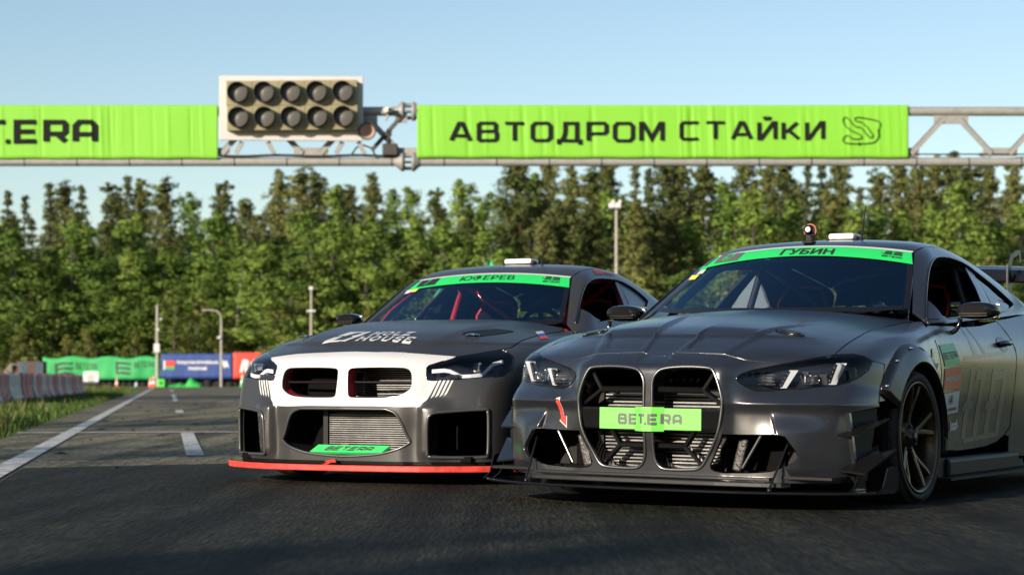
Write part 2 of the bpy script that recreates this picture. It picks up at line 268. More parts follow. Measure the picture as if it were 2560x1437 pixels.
 'B_railred': [(0.611,2.264,1.281),(0.565,2.300,1.310),(0.560,2.440,1.315),(0.604,2.448,1.289)],
 'B_rail1': [(0.605,2.470,1.288),(0.575,2.470,1.305),(0.575,2.515,1.305),(0.604,2.515,1.288)],
 'B_rail2': [(0.605,2.535,1.288),(0.575,2.535,1.305),(0.575,2.570,1.305),(0.604,2.570,1.288)],
 'B_rail3': [(0.605,2.590,1.288),(0.575,2.590,1.305),(0.575,2.610,1.305),(0.604,2.610,1.288)],
}
# ---------------------------------------------------------------- materials
COL = scene.collection
def mat(name, col, rough=.5, metal=0, spec=.5, coat=0, coat_r=.05, noise=None, bump=None, sss=0, emit=None):
    m = bpy.data.materials.new(name); m.use_nodes = True; nt = m.node_tree; b = nt.nodes['Principled BSDF']
    b.inputs['Base Color'].default_value = (*col, 1); b.inputs['Roughness'].default_value = rough; b.inputs['Metallic'].default_value = metal
    b.inputs['Specular IOR Level'].default_value = spec; b.inputs['Coat Weight'].default_value = coat; b.inputs['Coat Roughness'].default_value = coat_r
    if emit: b.inputs['Emission Color'].default_value = (*emit[:3], 1); b.inputs['Emission Strength'].default_value = emit[3]
    if noise:     # (scale, dark factor, bright factor[, roughness swing])
        tc = nt.nodes.new('ShaderNodeTexCoord'); n = nt.nodes.new('ShaderNodeTexNoise'); n.inputs['Scale'].default_value = noise[0]; n.inputs['Detail'].default_value = 6; n.inputs['Roughness'].default_value = .65
        nt.links.new(tc.outputs['Object'], n.inputs['Vector'])
        r = nt.nodes.new('ShaderNodeValToRGB'); r.color_ramp.elements[0].position = .3; r.color_ramp.elements[1].position = .7
        r.color_ramp.elements[0].color = (*[c*noise[1] for c in col], 1); r.color_ramp.elements[1].color = (*[min(1, c*noise[2]) for c in col], 1)
        nt.links.new(n.outputs['Fac'], r.inputs[0]); nt.links.new(r.outputs[0], b.inputs['Base Color'])
        if len(noise) > 3:
            mr = nt.nodes.new('ShaderNodeMapRange'); mr.inputs[1].default_value = .3; mr.inputs[2].default_value = .7; mr.inputs[3].default_value = rough-noise[3]; mr.inputs[4].default_value = rough+noise[3]
            nt.links.new(n.outputs['Fac'], mr.inputs[0]); nt.links.new(mr.outputs[0], b.inputs['Roughness'])
    if bump:
        tc = nt.nodes.new('ShaderNodeTexCoord'); n = nt.nodes.new('ShaderNodeTexNoise'); n.inputs['Scale'].default_value = bump[0]; n.inputs['Detail'].default_value = 4
        nt.links.new(tc.outputs['Object'], n.inputs['Vector']); bp = nt.nodes.new('ShaderNodeBump'); bp.inputs['Strength'].default_value = bump[1]; bp.inputs['Distance'].default_value = bump[2]
        nt.links.new(n.outputs['Fac'], bp.inputs['Height']); nt.links.new(bp.outputs[0], b.inputs['Normal'])
    return m
def glass_mat(name, tint, ior=1.5, rough=0., boost=0., gcol=(1, 1, 1)):
    m = bpy.data.materials.new(name); m.use_nodes = True; nt = m.node_tree; nt.nodes.remove(nt.nodes['Principled BSDF'])
    t = nt.nodes.new('ShaderNodeBsdfTransparent'); t.inputs[0].default_value = (*tint, 1); g = nt.nodes.new('ShaderNodeBsdfGlossy'); g.inputs['Roughness'].default_value = rough; g.inputs[0].default_value = (*gcol, 1)
    f = nt.nodes.new('ShaderNodeFresnel'); f.inputs[0].default_value = ior; x = nt.nodes.new('ShaderNodeMixShader')
    ad = nt.nodes.new('ShaderNodeMath'); ad.operation = 'ADD'; ad.use_clamp = True; ad.inputs[1].default_value = boost; nt.links.new(f.outputs[0], ad.inputs[0])
    nt.links.new(ad.outputs[0], x.inputs[0]); nt.links.new(t.outputs[0], x.inputs[1]); nt.links.new(g.outputs[0], x.inputs[2]); nt.links.new(x.outputs[0], nt.nodes['Material Output'].inputs[0])
    return m
def satin_mat(name, col, rough, metal, flake=.0, dust=.0, coat=.0, coat_r=.15, spec=.5, cior=1.5):
    """satin wrap: metallic base with fine flake and a little road dust low on the car"""
    m = mat(name, col, rough, metal, coat=coat, coat_r=coat_r, spec=spec); nt = m.node_tree; b = nt.nodes['Principled BSDF']; b.inputs['Coat IOR'].default_value = cior
    tc = nt.nodes.new('ShaderNodeTexCoord'); n = nt.nodes.new('ShaderNodeTexNoise'); n.inputs['Scale'].default_value = 2.5; n.inputs['Detail'].default_value = 8; n.inputs['Roughness'].default_value = .7
    nt.links.new(tc.outputs['Object'], n.inputs['Vector'])
    mr = nt.nodes.new('ShaderNodeMapRange'); mr.inputs[1].default_value = .3; mr.inputs[2].default_value = .75; mr.inputs[3].default_value = rough-.035; mr.inputs[4].default_value = rough+.05
    nt.links.new(n.outputs['Fac'], mr.inputs[0]); nt.links.new(mr.outputs[0], b.inputs['Roughness'])
    if flake:
        v = nt.nodes.new('ShaderNodeTexNoise'); v.inputs['Scale'].default_value = 900; nt.links.new(tc.outputs['Object'], v.inputs['Vector'])
        bp = nt.nodes.new('ShaderNodeBump'); bp.inputs['Strength'].default_value = flake; bp.inputs['Distance'].default_value = .0006; nt.links.new(v.outputs['Fac'], bp.inputs['Height']); nt.links.new(bp.outputs[0], b.inputs['Normal'])
    if dust:
        s = nt.nodes.new('ShaderNodeSeparateXYZ'); nt.links.new(tc.outputs['Object'], s.inputs[0])
        r = nt.nodes.new('ShaderNodeMapRange'); r.inputs[1].default_value = .62; r.inputs[2].default_value = .08; r.inputs[3].default_value = 0; r.inputs[4].default_value = dust
        nt.links.new(s.outputs['Z'], r.inputs[0]); n2 = nt.nodes.new('ShaderNodeTexNoise'); n2.inputs['Scale'].default_value = 11; n2.inputs['Detail'].default_value = 8; nt.links.new(tc.outputs['Object'], n2.inputs['Vector'])
        mu = nt.nodes.new('ShaderNodeMath'); mu.operation = 'MULTIPLY'; nt.links.new(r.outputs[0], mu.inputs[0]); nt.links.new(n2.outputs['Fac'], mu.inputs[1])
        mx = nt.nodes.new('ShaderNodeMix'); mx.data_type = 'RGBA'; mx.inputs['A'].default_value = (*col, 1); mx.inputs['B'].default_value = (.16, .13, .105, 1)
        nt.links.new(mu.outputs[0], mx.inputs['Factor']); nt.links.new(mx.outputs['Result'], b.inputs['Base Color'])
    return m
# ---------------------------------------------------------------- objects
def link(o, parent=None):
    COL.objects.link(o)
    if parent is not None: o.parent = parent
    return o
def tag(o, label=None, cat=None, group=None, kind=None):
    for k, v in (('label', label), ('category', cat), ('group', group), ('kind', kind)):
        if v: o[k] = v
    return o
def thing(name, label, cat, loc=(0, 0, 0), rot=(0, 0, 0), group=None):
    o = bpy.data.objects.new(name, None); o.location = loc; o.rotation_euler = rot; o.empty_display_size = .2; link(o)
    return tag(o, label, cat, group)
def mesh_obj(name, V, F, m, parent=None, smooth=False, normals=None, mats=None, fmat=None):
    me = bpy.data.meshes.new(name); me.from_pydata([tuple(v) for v in V], [], [tuple(f) for f in F])
    for q in (mats or [m]): me.materials.append(q)
    if fmat is not None: me.polygons.foreach_set('material_index', fmat)
    if smooth or normals is not None: me.polygons.foreach_set('use_smooth', [True]*len(me.polygons))
    me.update()
    if normals is not None: me.normals_split_custom_set_from_vertices([tuple(n) for n in normals])
    return link(bpy.data.objects.new(name, me), parent)
class MB:
    """collects solids; build() links them as one mesh object"""
    def __init__(s): s.V = []; s.F = []; s.sm = []; s.M = None
    def add(s, V, F, smooth=False):
        k = len(s.V)
        if s.M is not None: V = [s.M @ Vector(v) for v in V]
        s.V += [tuple(v) for v in V]; s.F += [tuple(i+k for i in f) for f in F]; s.sm += [smooth]*len(F); return s
    def box(s, c, d, rot=None, bev=0):
        x, y, z = [q/2 for q in d]; c = Vector(c); Rm = Euler(rot).to_matrix() if rot is not None else None
        if not bev:
            V = [Vector((a*x, b*y, e*z)) for a in (-1, 1) for b in (-1, 1) for e in (-1, 1)]
            F = [(0, 1, 3, 2), (4, 6, 7, 5), (0, 4, 5, 1), (2, 3, 7, 6), (0, 2, 6, 4), (1, 5, 7, 3)]
        else:
            bm = bmesh.new(); bmesh.ops.create_cube(bm, size=1)
            for v in bm.verts: v.co = Vector((v.co.x*2*x, v.co.y*2*y, v.co.z*2*z))
            bmesh.ops.bevel(bm, geom=list(bm.edges), offset=bev, segments=2, affect='EDGES', profile=.5)
            bm.verts.index_update(); V = [v.co.copy() for v in bm.verts]; F = [[v.index for v in f.verts] for f in bm.faces]; bm.free()
        V = [(Rm @ v if Rm else v)+c for v in V]
        return s.add(V, F)
    def tube(s, pts, r, n=10, caps=True, smooth=True):
        pts = [Vector(p) for p in pts]; rs = r if isinstance(r, (list, tuple)) else [r]*len(pts); V = []; F = []; up = None
        for i, p in enumerate(pts):
            t = (pts[min(i+1, len(pts)-1)]-pts[max(i-1, 0)]).normalized()
            if up is None: up = t.orthogonal().normalized()
            u = (up-t*up.dot(t)).normalized(); up = u; w = t.cross(u)
            V += [p+(u*math.cos(2*math.pi*k/n)+w*math.sin(2*math.pi*k/n))*rs[i] for k in range(n)]
        for i in range(len(pts)-1):
            for k in range(n): F.append((i*n+k, i*n+(k+1) % n, (i+1)*n+(k+1) % n, (i+1)*n+k))
        s.add(V, F, smooth)
        if caps:
            s.add([V[k] for k in range(n)], [tuple(range(n-1, -1, -1))]); s.add([V[-n+k] for k in range(n)], [tuple(range(n))])
        return s
    def lathe(s, prof, c, axis='z', n=24, smooth=True, closed=False):
        """prof: (radius, height) pairs turned about an axis through c"""
        V = []; F = []; c = Vector(c)
        for r, h in prof:
            for k in range(n):
                a = 2*math.pi*k/n; q = (r*math.cos(a), r*math.sin(a))
                V.append(c+Vector({'z': (q[0], q[1], h), 'x': (h, q[0], q[1]), 'y': (q[0], h, q[1])}[axis]))
        m = len(prof)
        for i in range(m if closed else m-1):
            j = (i+1) % m
            for k in range(n): F.append((i*n+k, i*n+(k+1) % n, j*n+(k+1) % n, j*n+k))
        return s.add(V, F, smooth)
    def prism(s, poly, w0, w1, basis):
        """poly in 2D swept from w0 to w1; basis(u, v, w) -> point"""
        n = len(poly); V = [basis(u, v, w0) for u, v in poly]+[basis(u, v, w1) for u, v in poly]
        F = [tuple(range(n-1, -1, -1)), tuple(range(n, 2*n))]+[(i, (i+1) % n, n+(i+1) % n, n+i) for i in range(n)]
        return s.add(V, F)
    def build(s, name, m, parent=None, fix=True):
        me = bpy.data.meshes.new(name); me.from_pydata(s.V, [], s.F); me.materials.append(m)
        me.polygons.foreach_set('use_smooth', s.sm); me.update()
        if fix:
            bm = bmesh.new(); bm.from_mesh(me); bmesh.ops.recalc_face_normals(bm, faces=bm.faces); bm.to_mesh(me); bm.free()
        return link(bpy.data.objects.new(name, me), parent)
# ---------------------------------------------------------------- flat outlines
def resample(P, step, closed=True):
    P = np.asarray(P, float); Q = np.vstack([P, P[:1]]) if closed else P; out = []
    for a, b in zip(Q[:-1], Q[1:]):
        n = max(1, int(np.ceil(np.linalg.norm(b-a)/step))); out += [a+(b-a)*k/n for k in range(n)]
    if not closed: out.append(Q[-1])
    return np.array(out)
def chaikin(P, n=2, closed=True, keep=None):
    P = np.asarray(P, float)
    for _ in range(n):
        Q = np.roll(P, -1, 0)
        if closed: P = np.stack([P*.75+Q*.25, P*.25+Q*.75], 1).reshape(-1, P.shape[1])
        else: P = np.vstack([P[:1], np.stack([P[:-1]*.75+P[1:]*.25, P[:-1]*.25+P[1:]*.75], 1).reshape(-1, P.shape[1]), P[-1:]])
    return P
def inside(q, P):
    q = np.asarray(q); P = np.asarray(P); x, y = q[:, 0], q[:, 1]; c = np.zeros(len(q), bool); a = P; b = np.roll(P, -1, 0)
    for (x0, y0), (x1, y1) in zip(a, b):
        if y0 == y1: continue
        m = ((y0 > y) != (y1 > y)) & (x < (x1-x0)*(y-y0)/(y1-y0)+x0); c ^= m
    return c
def edge_dist(q, P):
    q = np.asarray(q); d = np.full(len(q), 1e9)
    for a, b in zip(P, np.roll(P, -1, 0)):
        ab = b-a; L = ab@ab
        if L < 1e-14: continue
        t = np.clip(((q-a)@ab)/L, 0, 1); d = np.minimum(d, np.linalg.norm(q-a-t[:, None]*ab, axis=1))
    return d
def triangulate(outer, holes=(), grid=None, extra=None):
    """plane region -> (verts2d, tris, loops)"""
    loops = [np.asarray(outer)]+[np.asarray(h) for h in holes]; V = np.vstack(loops); E = []; k = 0; L = []
    for l in loops:
        n = len(l); E += [(k+i, k+(i+1) % n) for i in range(n)]; L.append(list(range(k, k+n))); k += n
    if grid:
        lo, hi = loops[0].min(0), loops[0].max(0); gx = np.arange(lo[0], hi[0], grid); gy = np.arange(lo[1], hi[1], grid*.866)
        G = np.array([(x+(grid/2 if j % 2 else 0), y) for j, y in enumerate(gy) for x in gx])
        if len(G):
            ok = inside(G, loops[0])
            for h in loops[1:]: ok &= ~inside(G, h)
            G = G[ok]
            for l in loops:
                if len(G): G = G[edge_dist(G, l) > grid*.45]
            if extra is not None and len(G):
                G = G[np.min(np.linalg.norm(G[:, None]-extra[None], axis=2), 1) > grid*.6]; X = extra[inside(extra, loops[0])]
                for l in loops: X = X[edge_dist(X, l) > .004]
                for h in loops[1:]: X = X[~inside(X, h)]
                G = np.vstack([G, X])
            V = np.vstack([V, G]) if len(G) else V
    r = delaunay_2d_cdt([Vector(v) for v in V], E, [], 0, 1e-7)
    V2 = np.array([tuple(v) for v in r[0]]); T = np.array([f for f in r[2] if len(f) == 3])
    c = V2[T].mean(1); ok = inside(c, loops[0])
    for h in loops[1:]: ok &= ~inside(c, h)
    mp = {}
    for new, olds in enumerate(r[3]):
        for o in olds: mp[o] = new
    return V2, T[ok], [[mp.get(i, i) for i in l] for l in L]
# ---------------------------------------------------------------- panels: outlines laid on a body surface
def basis_of(d):
    d = np.array(d, float); d /= np.linalg.norm(d)
    up = np.array((0, 0, 1.)) if abs(d[2]) < .9 else np.array((0, 1., 0))
    e1 = np.cross(d, up); e1 /= np.linalg.norm(e1); e2 = np.cross(e1, d); return d, e1, e2
def panel(name, f, d, outline, holes=(), m=None, parent=None, step=.012, grid=.014, off=0., flange=.014, mirror=None, smooth=0, back=3., hsmooth=0, flange_h=None, extra=None, ne=.005):
    """outline/holes: 3D points near the surface.  mirror: None, 'both' (one mesh with its mirror image), 'copy' (second object)"""
    d, e1, e2 = basis_of(d)
    ch = lambda P: np.stack([np.asarray(P)@e1, np.asarray(P)@e2], 1)
    o2 = ch(outline); o2 = chaikin(o2, smooth) if smooth else o2
    h2 = [chaikin(ch(h), hsmooth) if hsmooth else ch(h) for h in holes]
    V2, T, loops = triangulate(resample(o2, step), [resample(h, step) for h in h2], grid, ch(extra) if extra is not None else None)
    c0 = np.asarray(outline).mean(0)@d-back
    P = cast(f, V2[:, :1]*e1+V2[:, 1:]*e2+d*c0, np.broadcast_to(d, (len(V2), 3)))
    N = grad(f, P, ne); P = P+N*off
    a = np.cross(P[T[:, 1]]-P[T[:, 0]], P[T[:, 2]]-P[T[:, 0]]); fl = (a*N[T[:, 0]]).sum(1) < 0; T[fl] = T[fl][:, ::-1]
    V = list(P); NN = list(N); F = [tuple(t) for t in T]
    if flange:
        for li, l in enumerate(loops):
            n = len(l); pts = P[l]; nn = N[l]; tg = np.roll(pts, -1, 0)-np.roll(pts, 1, 0); s = np.cross(tg, nn); s /= np.maximum(np.linalg.norm(s, axis=1, keepdims=True), 1e-9)
            c = V2[l]; area = .5*np.sum(c[:, 0]*np.roll(c[:, 1], -1)-np.roll(c[:, 0], -1)*c[:, 1])
            # make s point away from the sheet
            probe = (pts+s*.003); pc = np.stack([probe@e1, probe@e2], 1); ins = inside(pc, np.array([V2[i] for i in loops[0]]))
            for hl in loops[1:]: ins &= ~inside(pc, np.array([V2[i] for i in hl]))
            if ins.mean() > .5: s = -s
            dep = (flange_h if (flange_h is not None and li > 0) else flange)
            k = len(V); V += list(pts)+list(pts-nn*dep*.25+s*.0015)+list(pts-nn*dep)
            q = nn+s; q /= np.linalg.norm(q, axis=1, keepdims=True); NN += list(q)+list(s)+list(s)
            for r0 in (0, 1):
                for i in range(n):
                    j = (i+1) % n; F.append((k+r0*n+i, k+r0*n+j, k+(r0+1)*n+j, k+(r0+1)*n+i))
        # orient flange quads by their normals
        Va = np.array(V); Na = np.array(NN)
        for i in range(len(T), len(F)):
            q = F[i]; g = np.cross(Va[q[1]]-Va[q[0]], Va[q[2]]-Va[q[0]])
            if g@(Na[q[0]]+Na[q[1]]+Na[q[2]]) < 0: F[i] = q[::-1]
    V = np.array(V); NN = np.array(NN)
    if mirror == 'both':
        k = len(V); V = np.vstack([V, V*[-1, 1, 1]]); NN = np.vstack([NN, NN*[-1, 1, 1]]); F = F+[tuple(i+k for i in q[::-1]) for q in F]
    o = mesh_obj(name, V, F, m, parent, normals=NN)
    if mirror == 'copy':
        o2_ = mesh_obj(name, V*[-1, 1, 1], [q[::-1] for q in F], m, parent, normals=NN*[-1, 1, 1]); return o, o2_
    return o
def decal(name, f, d, polys, m, parent, off=.003, grid=.03, back=3., neg=()):
    """flat shapes (lists of 3D points near the surface) wrapped on a surface as one thin print"""
    V = []; NN = []; F = []
    d, e1, e2 = basis_of(d)
    for P3 in polys:
        P3 = np.asarray(P3); c2 = np.stack([P3@e1, P3@e2], 1)
        V2, T, _ = triangulate(resample(c2, grid), [], grid)
        P = cast(f, V2[:, :1]*e1+V2[:, 1:]*e2+d*(P3.mean(0)@d-back), np.broadcast_to(d, (len(V2), 3))); N = grad(f, P, .01); P = P+N*off
        a = np.cross(P[T[:, 1]]-P[T[:, 0]], P[T[:, 2]]-P[T[:, 0]]); fl = (a*N[T[:, 0]]).sum(1) < 0; T[fl] = T[fl][:, ::-1]
        F += [tuple(t+len(V)) for t in T]; V += list(P); NN += list(N)
    return mesh_obj(name, V, F, m, parent, normals=NN)
def wrap_tris(name, f, d, V3, T, m, parent, off=.004, back=3.):
    V3 = np.asarray(V3); d = np.array(d, float)/np.linalg.norm(d)
    P = cast(f, V3-d*back, np.broadcast_to(d, V3.shape)); N = grad(f, P, .01); P = P+N*off; T = np.array(T)
    a = np.cross(P[T[:, 1]]-P[T[:, 0]], P[T[:, 2]]-P[T[:, 0]]); fl = (a*N[T[:, 0]]).sum(1) < 0; T[fl] = T[fl][:, ::-1]
    return mesh_obj(name, P, [tuple(t) for t in T], m, parent, normals=N)
# ---------------------------------------------------------------- lettering
def stroke_poly(pts, w, wv=None):
    """polyline -> mitred ribbon polygon"""
    p = np.asarray(pts, float); n = len(p); L = []; Rr = []
    closed = np.allclose(p[0], p[-1])
    for i in range(n):
        a = p[i]-p[i-1] if i else (p[-1]-p[-2] if closed else p[1]-p[0]); b = p[i+1]-p[i] if i < n-1 else (p[1]-p[0] if closed else p[-1]-p[-2])
        a = a/np.linalg.norm(a); b = b/np.linalg.norm(b); na = np.array((-a[1], a[0])); nb = np.array((-b[1], b[0])); q = na+nb; q = q/max(np.linalg.norm(q), 1e-6); s = w/2/max(q@na, .35)
        L.append(p[i]+q*s); Rr.append(p[i]-q*s)
    return np.array(L), np.array(Rr), closed
# glyphs on a 0..1 x 0..1 box: polylines; widths are relative to height
def _o(x0, y0, x1, y1, r=.16): return [(x0+r, y0), (x1-r, y0), (x1, y0+r), (x1, y1-r), (x1-r, y1), (x0+r, y1), (x0, y1-r), (x0, y0+r), (x0+r, y0)]
GL = {
 'А': [[(0, 0), (.42, 1), (.58, 1), (1, 0)], [(.2, .28), (.8, .28)]], 'В': [[(0, 0), (0, 1)], [(0, 1), (.86, 1), (.95, .9), (.95, .62), (.86, .53)], [(0, .53), (.9, .53), (1, .43), (1, .1), (.9, 0), (0, 0)]],
 'Т': [[(0, 1), (1, 1)], [(.5, 1), (.5, 0)]], 'О': [_o(0, 0, 1, 1)], 'Д': [[(.0, -.22), (0, 0), (1, 0), (1, -.22)], [(.12, 0), (.24, .2), (.3, .5), (.3, 1), (.85, 1), (.85, 0)]],
 'Р': [[(0, 0), (0, 1), (.88, 1), (1, .88), (1, .5), (.88, .4), (0, .4)]], 'М': [[(0, 0), (0, 1), (.1, 1), (.5, .12), (.9, 1), (1, 1), (1, 0)]], 'С': [[(1, .96), (.9, 1), (.12, 1), (0, .88), (0, .12), (.12, 0), (.9, 0), (1, .04)]],
 'Й': [[(0, 1), (0, 0), (.12, 0), (.88, 1), (1, 1), (1, 0)], [(.32, 1.36), (.4, 1.22), (.6, 1.22), (.68, 1.36)]], 'И': [[(0, 1), (0, 0), (.12, 0), (.88, 1), (1, 1), (1, 0)]], 'К': [[(0, 0), (0, 1)], [(.9, 1), (.25, .47), (0, .47)], [(.32, .55), (1, 0)]],
 'B': [[(0, 0), (0, 1)], [(0, 1), (.86, 1), (.95, .9), (.95, .62), (.86, .53)], [(0, .53), (.9, .53), (1, .43), (1, .1), (.9, 0), (0, 0)]], 'E': [[(1, 1), (0, 1), (0, 0), (1, 0)], [(0, .5), (.9, .5)]],
 'T': [[(0, 1), (1, 1)], [(.5, 1), (.5, 0)]], '.': [[(0, 0), (.2, 0)]], 'R': [[(0, 0), (0, 1), (.88, 1), (1, .88), (1, .5), (.88, .4), (0, .4)], [(.55, .4), (1, 0)]], 'A': [[(0, 0), (0, .8), (.2, 1), (.8, 1), (1, .8), (1, 0)], [(0, .36), (1, .36)]],
 'e': [[(1, 1), (.1, 1), (0, .9), (0, .1), (.1, 0), (1, 0)], [(0, .5), (.9, .5)]],
}
def tri_union(ribbons, solids=()):
    V = []; E = []; tests = []
    for L, Rr, closed in ribbons:
        for i in range(len(L)-1):
            q = [L[i], L[i+1], Rr[i+1], Rr[i]]; k = len(V); V += q; E += [(k+j, k+(j+1) % 4) for j in range(4)]; tests.append(np.array(q))
    for P in solids:
        k = len(V); P = np.asarray(P); V += list(P); E += [(k+j, k+(j+1) % len(P)) for j in range(len(P))]; tests.append(P)
    r = delaunay_2d_cdt([Vector(v) for v in V], E, [], 0, 1e-6); V2 = np.array([tuple(v) for v in r[0]]); T = np.array([t for t in r[2] if len(t) == 3]); c = V2[T].mean(1); ok = np.zeros(len(T), bool)
    for q in tests: ok |= inside(c, q)
    return V2, T[ok]
def lettering(txt, h, wfac, stroke, gap, slant=0, widths=None):
    """text in the square stroke letters -> (verts2d, tris, total width); baseline at 0"""
    rib = []; x = stroke/2
    for c in txt:
        if c == ' ': x += h*wfac*.5; continue
        w = h*wfac*((widths or {}).get(c, 1)); hh = h-stroke
        if c == '.': w = stroke*1.2
        for pl in GL[c]:
            pts = [(x+u*(w-stroke), stroke/2+v*hh) for u, v in pl]
            if c == '.': pts = [(x-stroke*1.55, stroke*.5), (x-stroke*.85, stroke*.5)]
            rib.append(stroke_poly([(a+b*slant, b) for a, b in pts], stroke))
        x += (w-stroke+gap+stroke) if c != '.' else stroke*.25
    V, T = tri_union(rib); return V, T, x-gap-stroke/2
def font_tris(txt, size=1., shear=0., bold=.0, sx=1., maxlen=None):
    cu = bpy.data.curves.new('t', 'FONT'); cu.body = txt; cu.size = size; cu.shear = shear; cu.offset = bold; cu.resolution_u = 3; cu.align_x = 'LEFT'
    o = bpy.data.objects.new('t', cu); COL.objects.link(o); dg = bpy.context.evaluated_depsgraph_get(); me = bpy.data.meshes.new_from_object(o.evaluated_get(dg))
    bm = bmesh.new(); bm.from_mesh(me); bmesh.ops.triangulate(bm, faces=bm.faces)
    if maxlen:
        for _ in range(3):
            e = [q for q in bm.edges if q.calc_length() > maxlen]
            if not e: break
            bmesh.ops.subdivide_edges(bm, edges=e, cuts=1); bmesh.ops.triangulate(bm, faces=bm.faces)
    bm.verts.index_update(); V = np.array([(v.co.x*sx, v.co.y) for v in bm.verts]); T = np.array([[v.index for v in f.verts] for f in bm.faces]); bm.free()
    bpy.data.objects.remove(o); bpy.data.curves.remove(cu); bpy.data.meshes.remove(me)
    V = V-V.min(0); return V, T
def fit_quad(V, quad):
    """2D print coordinates -> bilinear patch over four 3D corners (bottom-left, bottom-right, top-right, top-left)"""
    lo, hi = V.min(0), V.max(0); u = ((V-lo)/(hi-lo)); a, b, c, d = [np.asarray(q, float) for q in quad]; U = u[:, :1]; W = u[:, 1:]
    return a*(1-U)*(1-W)+b*U*(1-W)+c*U*W+d*(1-U)*W
def sub_quad(quad, u0, u1, v0, v1):
    a, b, c, d = [np.asarray(q, float) for q in quad]; g = lambda u, v: a*(1-u)*(1-v)+b*u*(1-v)+c*u*v+d*(1-u)*v
    return [g(u0, v0), g(u1, v0), g(u1, v1), g(u0, v1)]
def split_tris(V3, T, maxlen):
    bm = bmesh.new(); vs_ = [bm.verts.new(v) for v in V3]
    for t in T:
        try: bm.faces.new([vs_[i] for i in t])
        except ValueError: pass
    for _ in range(4):
        e = [q for q in bm.edges if q.calc_length() > maxlen]
        if not e: break
        bmesh.ops.subdivide_edges(bm, edges=e, cuts=1); bmesh.ops.triangulate(bm, faces=bm.faces)
    bm.verts.index_update(); V = np.array([tuple(v.co) for v in bm.verts]); F = np.array([[v.index for v in f.verts] for f in bm.faces]); bm.free(); return V, F
# ---------------------------------------------------------------- the place: road, verge, gantry, barriers, far side, forest
def at(u, v, Y): return Vector(((u-1280)/5000*Y, Y, CAM_H+(949.8-v)/5000*Y))     # a spot at distance Y down the straight
ROAD = Vector((-.172, 1, 0)).normalized(); ROADN = Vector((1, .172, 0)).normalized(); EDGE0 = Vector((-1.107, 0, 0))   # left edge line passes here
def road_pt(along, across): p = EDGE0+ROAD*along+ROADN*across; return (p.x, p.y)
def noise_mat(name, build):
    m = bpy.data.materials.new(name); m.use_nodes = True; build(m.node_tree, m.node_tree.nodes['Principled BSDF']); return m
def N(nt, t, **k):
    n = nt.nodes.new(t)
    for a, b in k.items():
        if a.startswith('_'): setattr(n, a[1:], b)
        else: n.inputs[a.replace('__', ' ')].default_value = b
    return n
def asphalt(nt, b, k=1., warm=1.):
    tc = N(nt, 'ShaderNodeTexCoord'); L = nt.links.new
    n1 = N(nt, 'ShaderNodeTexNoise', Scale=34., Detail=6., Roughness=.85); n2 = N(nt, 'ShaderNodeTexNoise', Scale=1.1, Detail=12., Roughness=.78); n3 = N(nt, 'ShaderNodeTexVoronoi', Scale=55.)
    mp = N(nt, 'ShaderNodeMapping'); mp.inputs['Scale'].default_value = (2.6, .10, 1); mp.inputs['Rotation'].default_value = (0, 0, -.17); n4 = N(nt, 'ShaderNodeTexNoise', Scale=1.2, Detail=5.)
    L(tc.outputs['Object'], mp.inputs[0]); L(mp.outputs[0], n4.inputs['Vector'])
    mg = N(nt, 'ShaderNodeMapping'); mg.inputs['Scale'].default_value = (1, .13, 1); L(tc.outputs['Object'], mg.inputs[0]); L(mg.outputs[0], n1.inputs['Vector']); L(mg.outputs[0], n3.inputs['Vector']); L(tc.outputs['Object'], n2.inputs['Vector'])
    r = N(nt, 'ShaderNodeValToRGB'); r.color_ramp.elements[0].position = .40; r.color_ramp.elements[0].color = (.012*k*warm, .0195*k, .019*k/warm, 1); r.color_ramp.elements[1].position = .66; r.color_ramp.elements[1].color = (.105*k*warm, .100*k, .074*k/warm, 1)
    L(n1.outputs['Fac'], r.inputs[0])
    r2 = N(nt, 'ShaderNodeValToRGB'); r2.color_ramp.elements[0].position = .3; r2.color_ramp.elements[0].color = (.45, .45, .46, 1); r2.color_ramp.elements[1].position = .7; r2.color_ramp.elements[1].color = (1.35, 1.32, 1.28, 1)
    L(n2.outputs['Fac'], r2.inputs[0])
    r4 = N(nt, 'ShaderNodeValToRGB'); r4.color_ramp.elements[0].position = .40; r4.color_ramp.elements[0].color = (.38, .38, .39, 1); r4.color_ramp.elements[1].position = .55; r4.color_ramp.elements[1].color = (1, 1, 1, 1); L(n4.outputs['Fac'], r4.inputs[0])
    m1 = N(nt, 'ShaderNodeMix', _data_type='RGBA', _blend_type='MULTIPLY', Factor=1.); L(r.outputs[0], m1.inputs['A']); L(r2.outputs[0], m1.inputs['B'])
    m2 = N(nt, 'ShaderNodeMix', _data_type='RGBA', _blend_type='MULTIPLY', Factor=.9); L(m1.outputs['Result'], m2.inputs['A']); L(r4.outputs[0], m2.inputs['B'])
    L(m2.outputs['Result'], b.inputs['Base Color']); b.inputs['Roughness'].default_value = .78; b.inputs['Specular IOR Level'].default_value = .12
    bp = N(nt, 'ShaderNodeBump', Strength=.55, Distance=.008); mx = N(nt, 'ShaderNodeMath', _operation='ADD'); L(n3.outputs['Distance'], mx.inputs[0]); L(n1.outputs['Fac'], mx.inputs[1]); L(mx.outputs[0], bp.inputs['Height']); L(bp.outputs[0], b.inputs['Normal'])
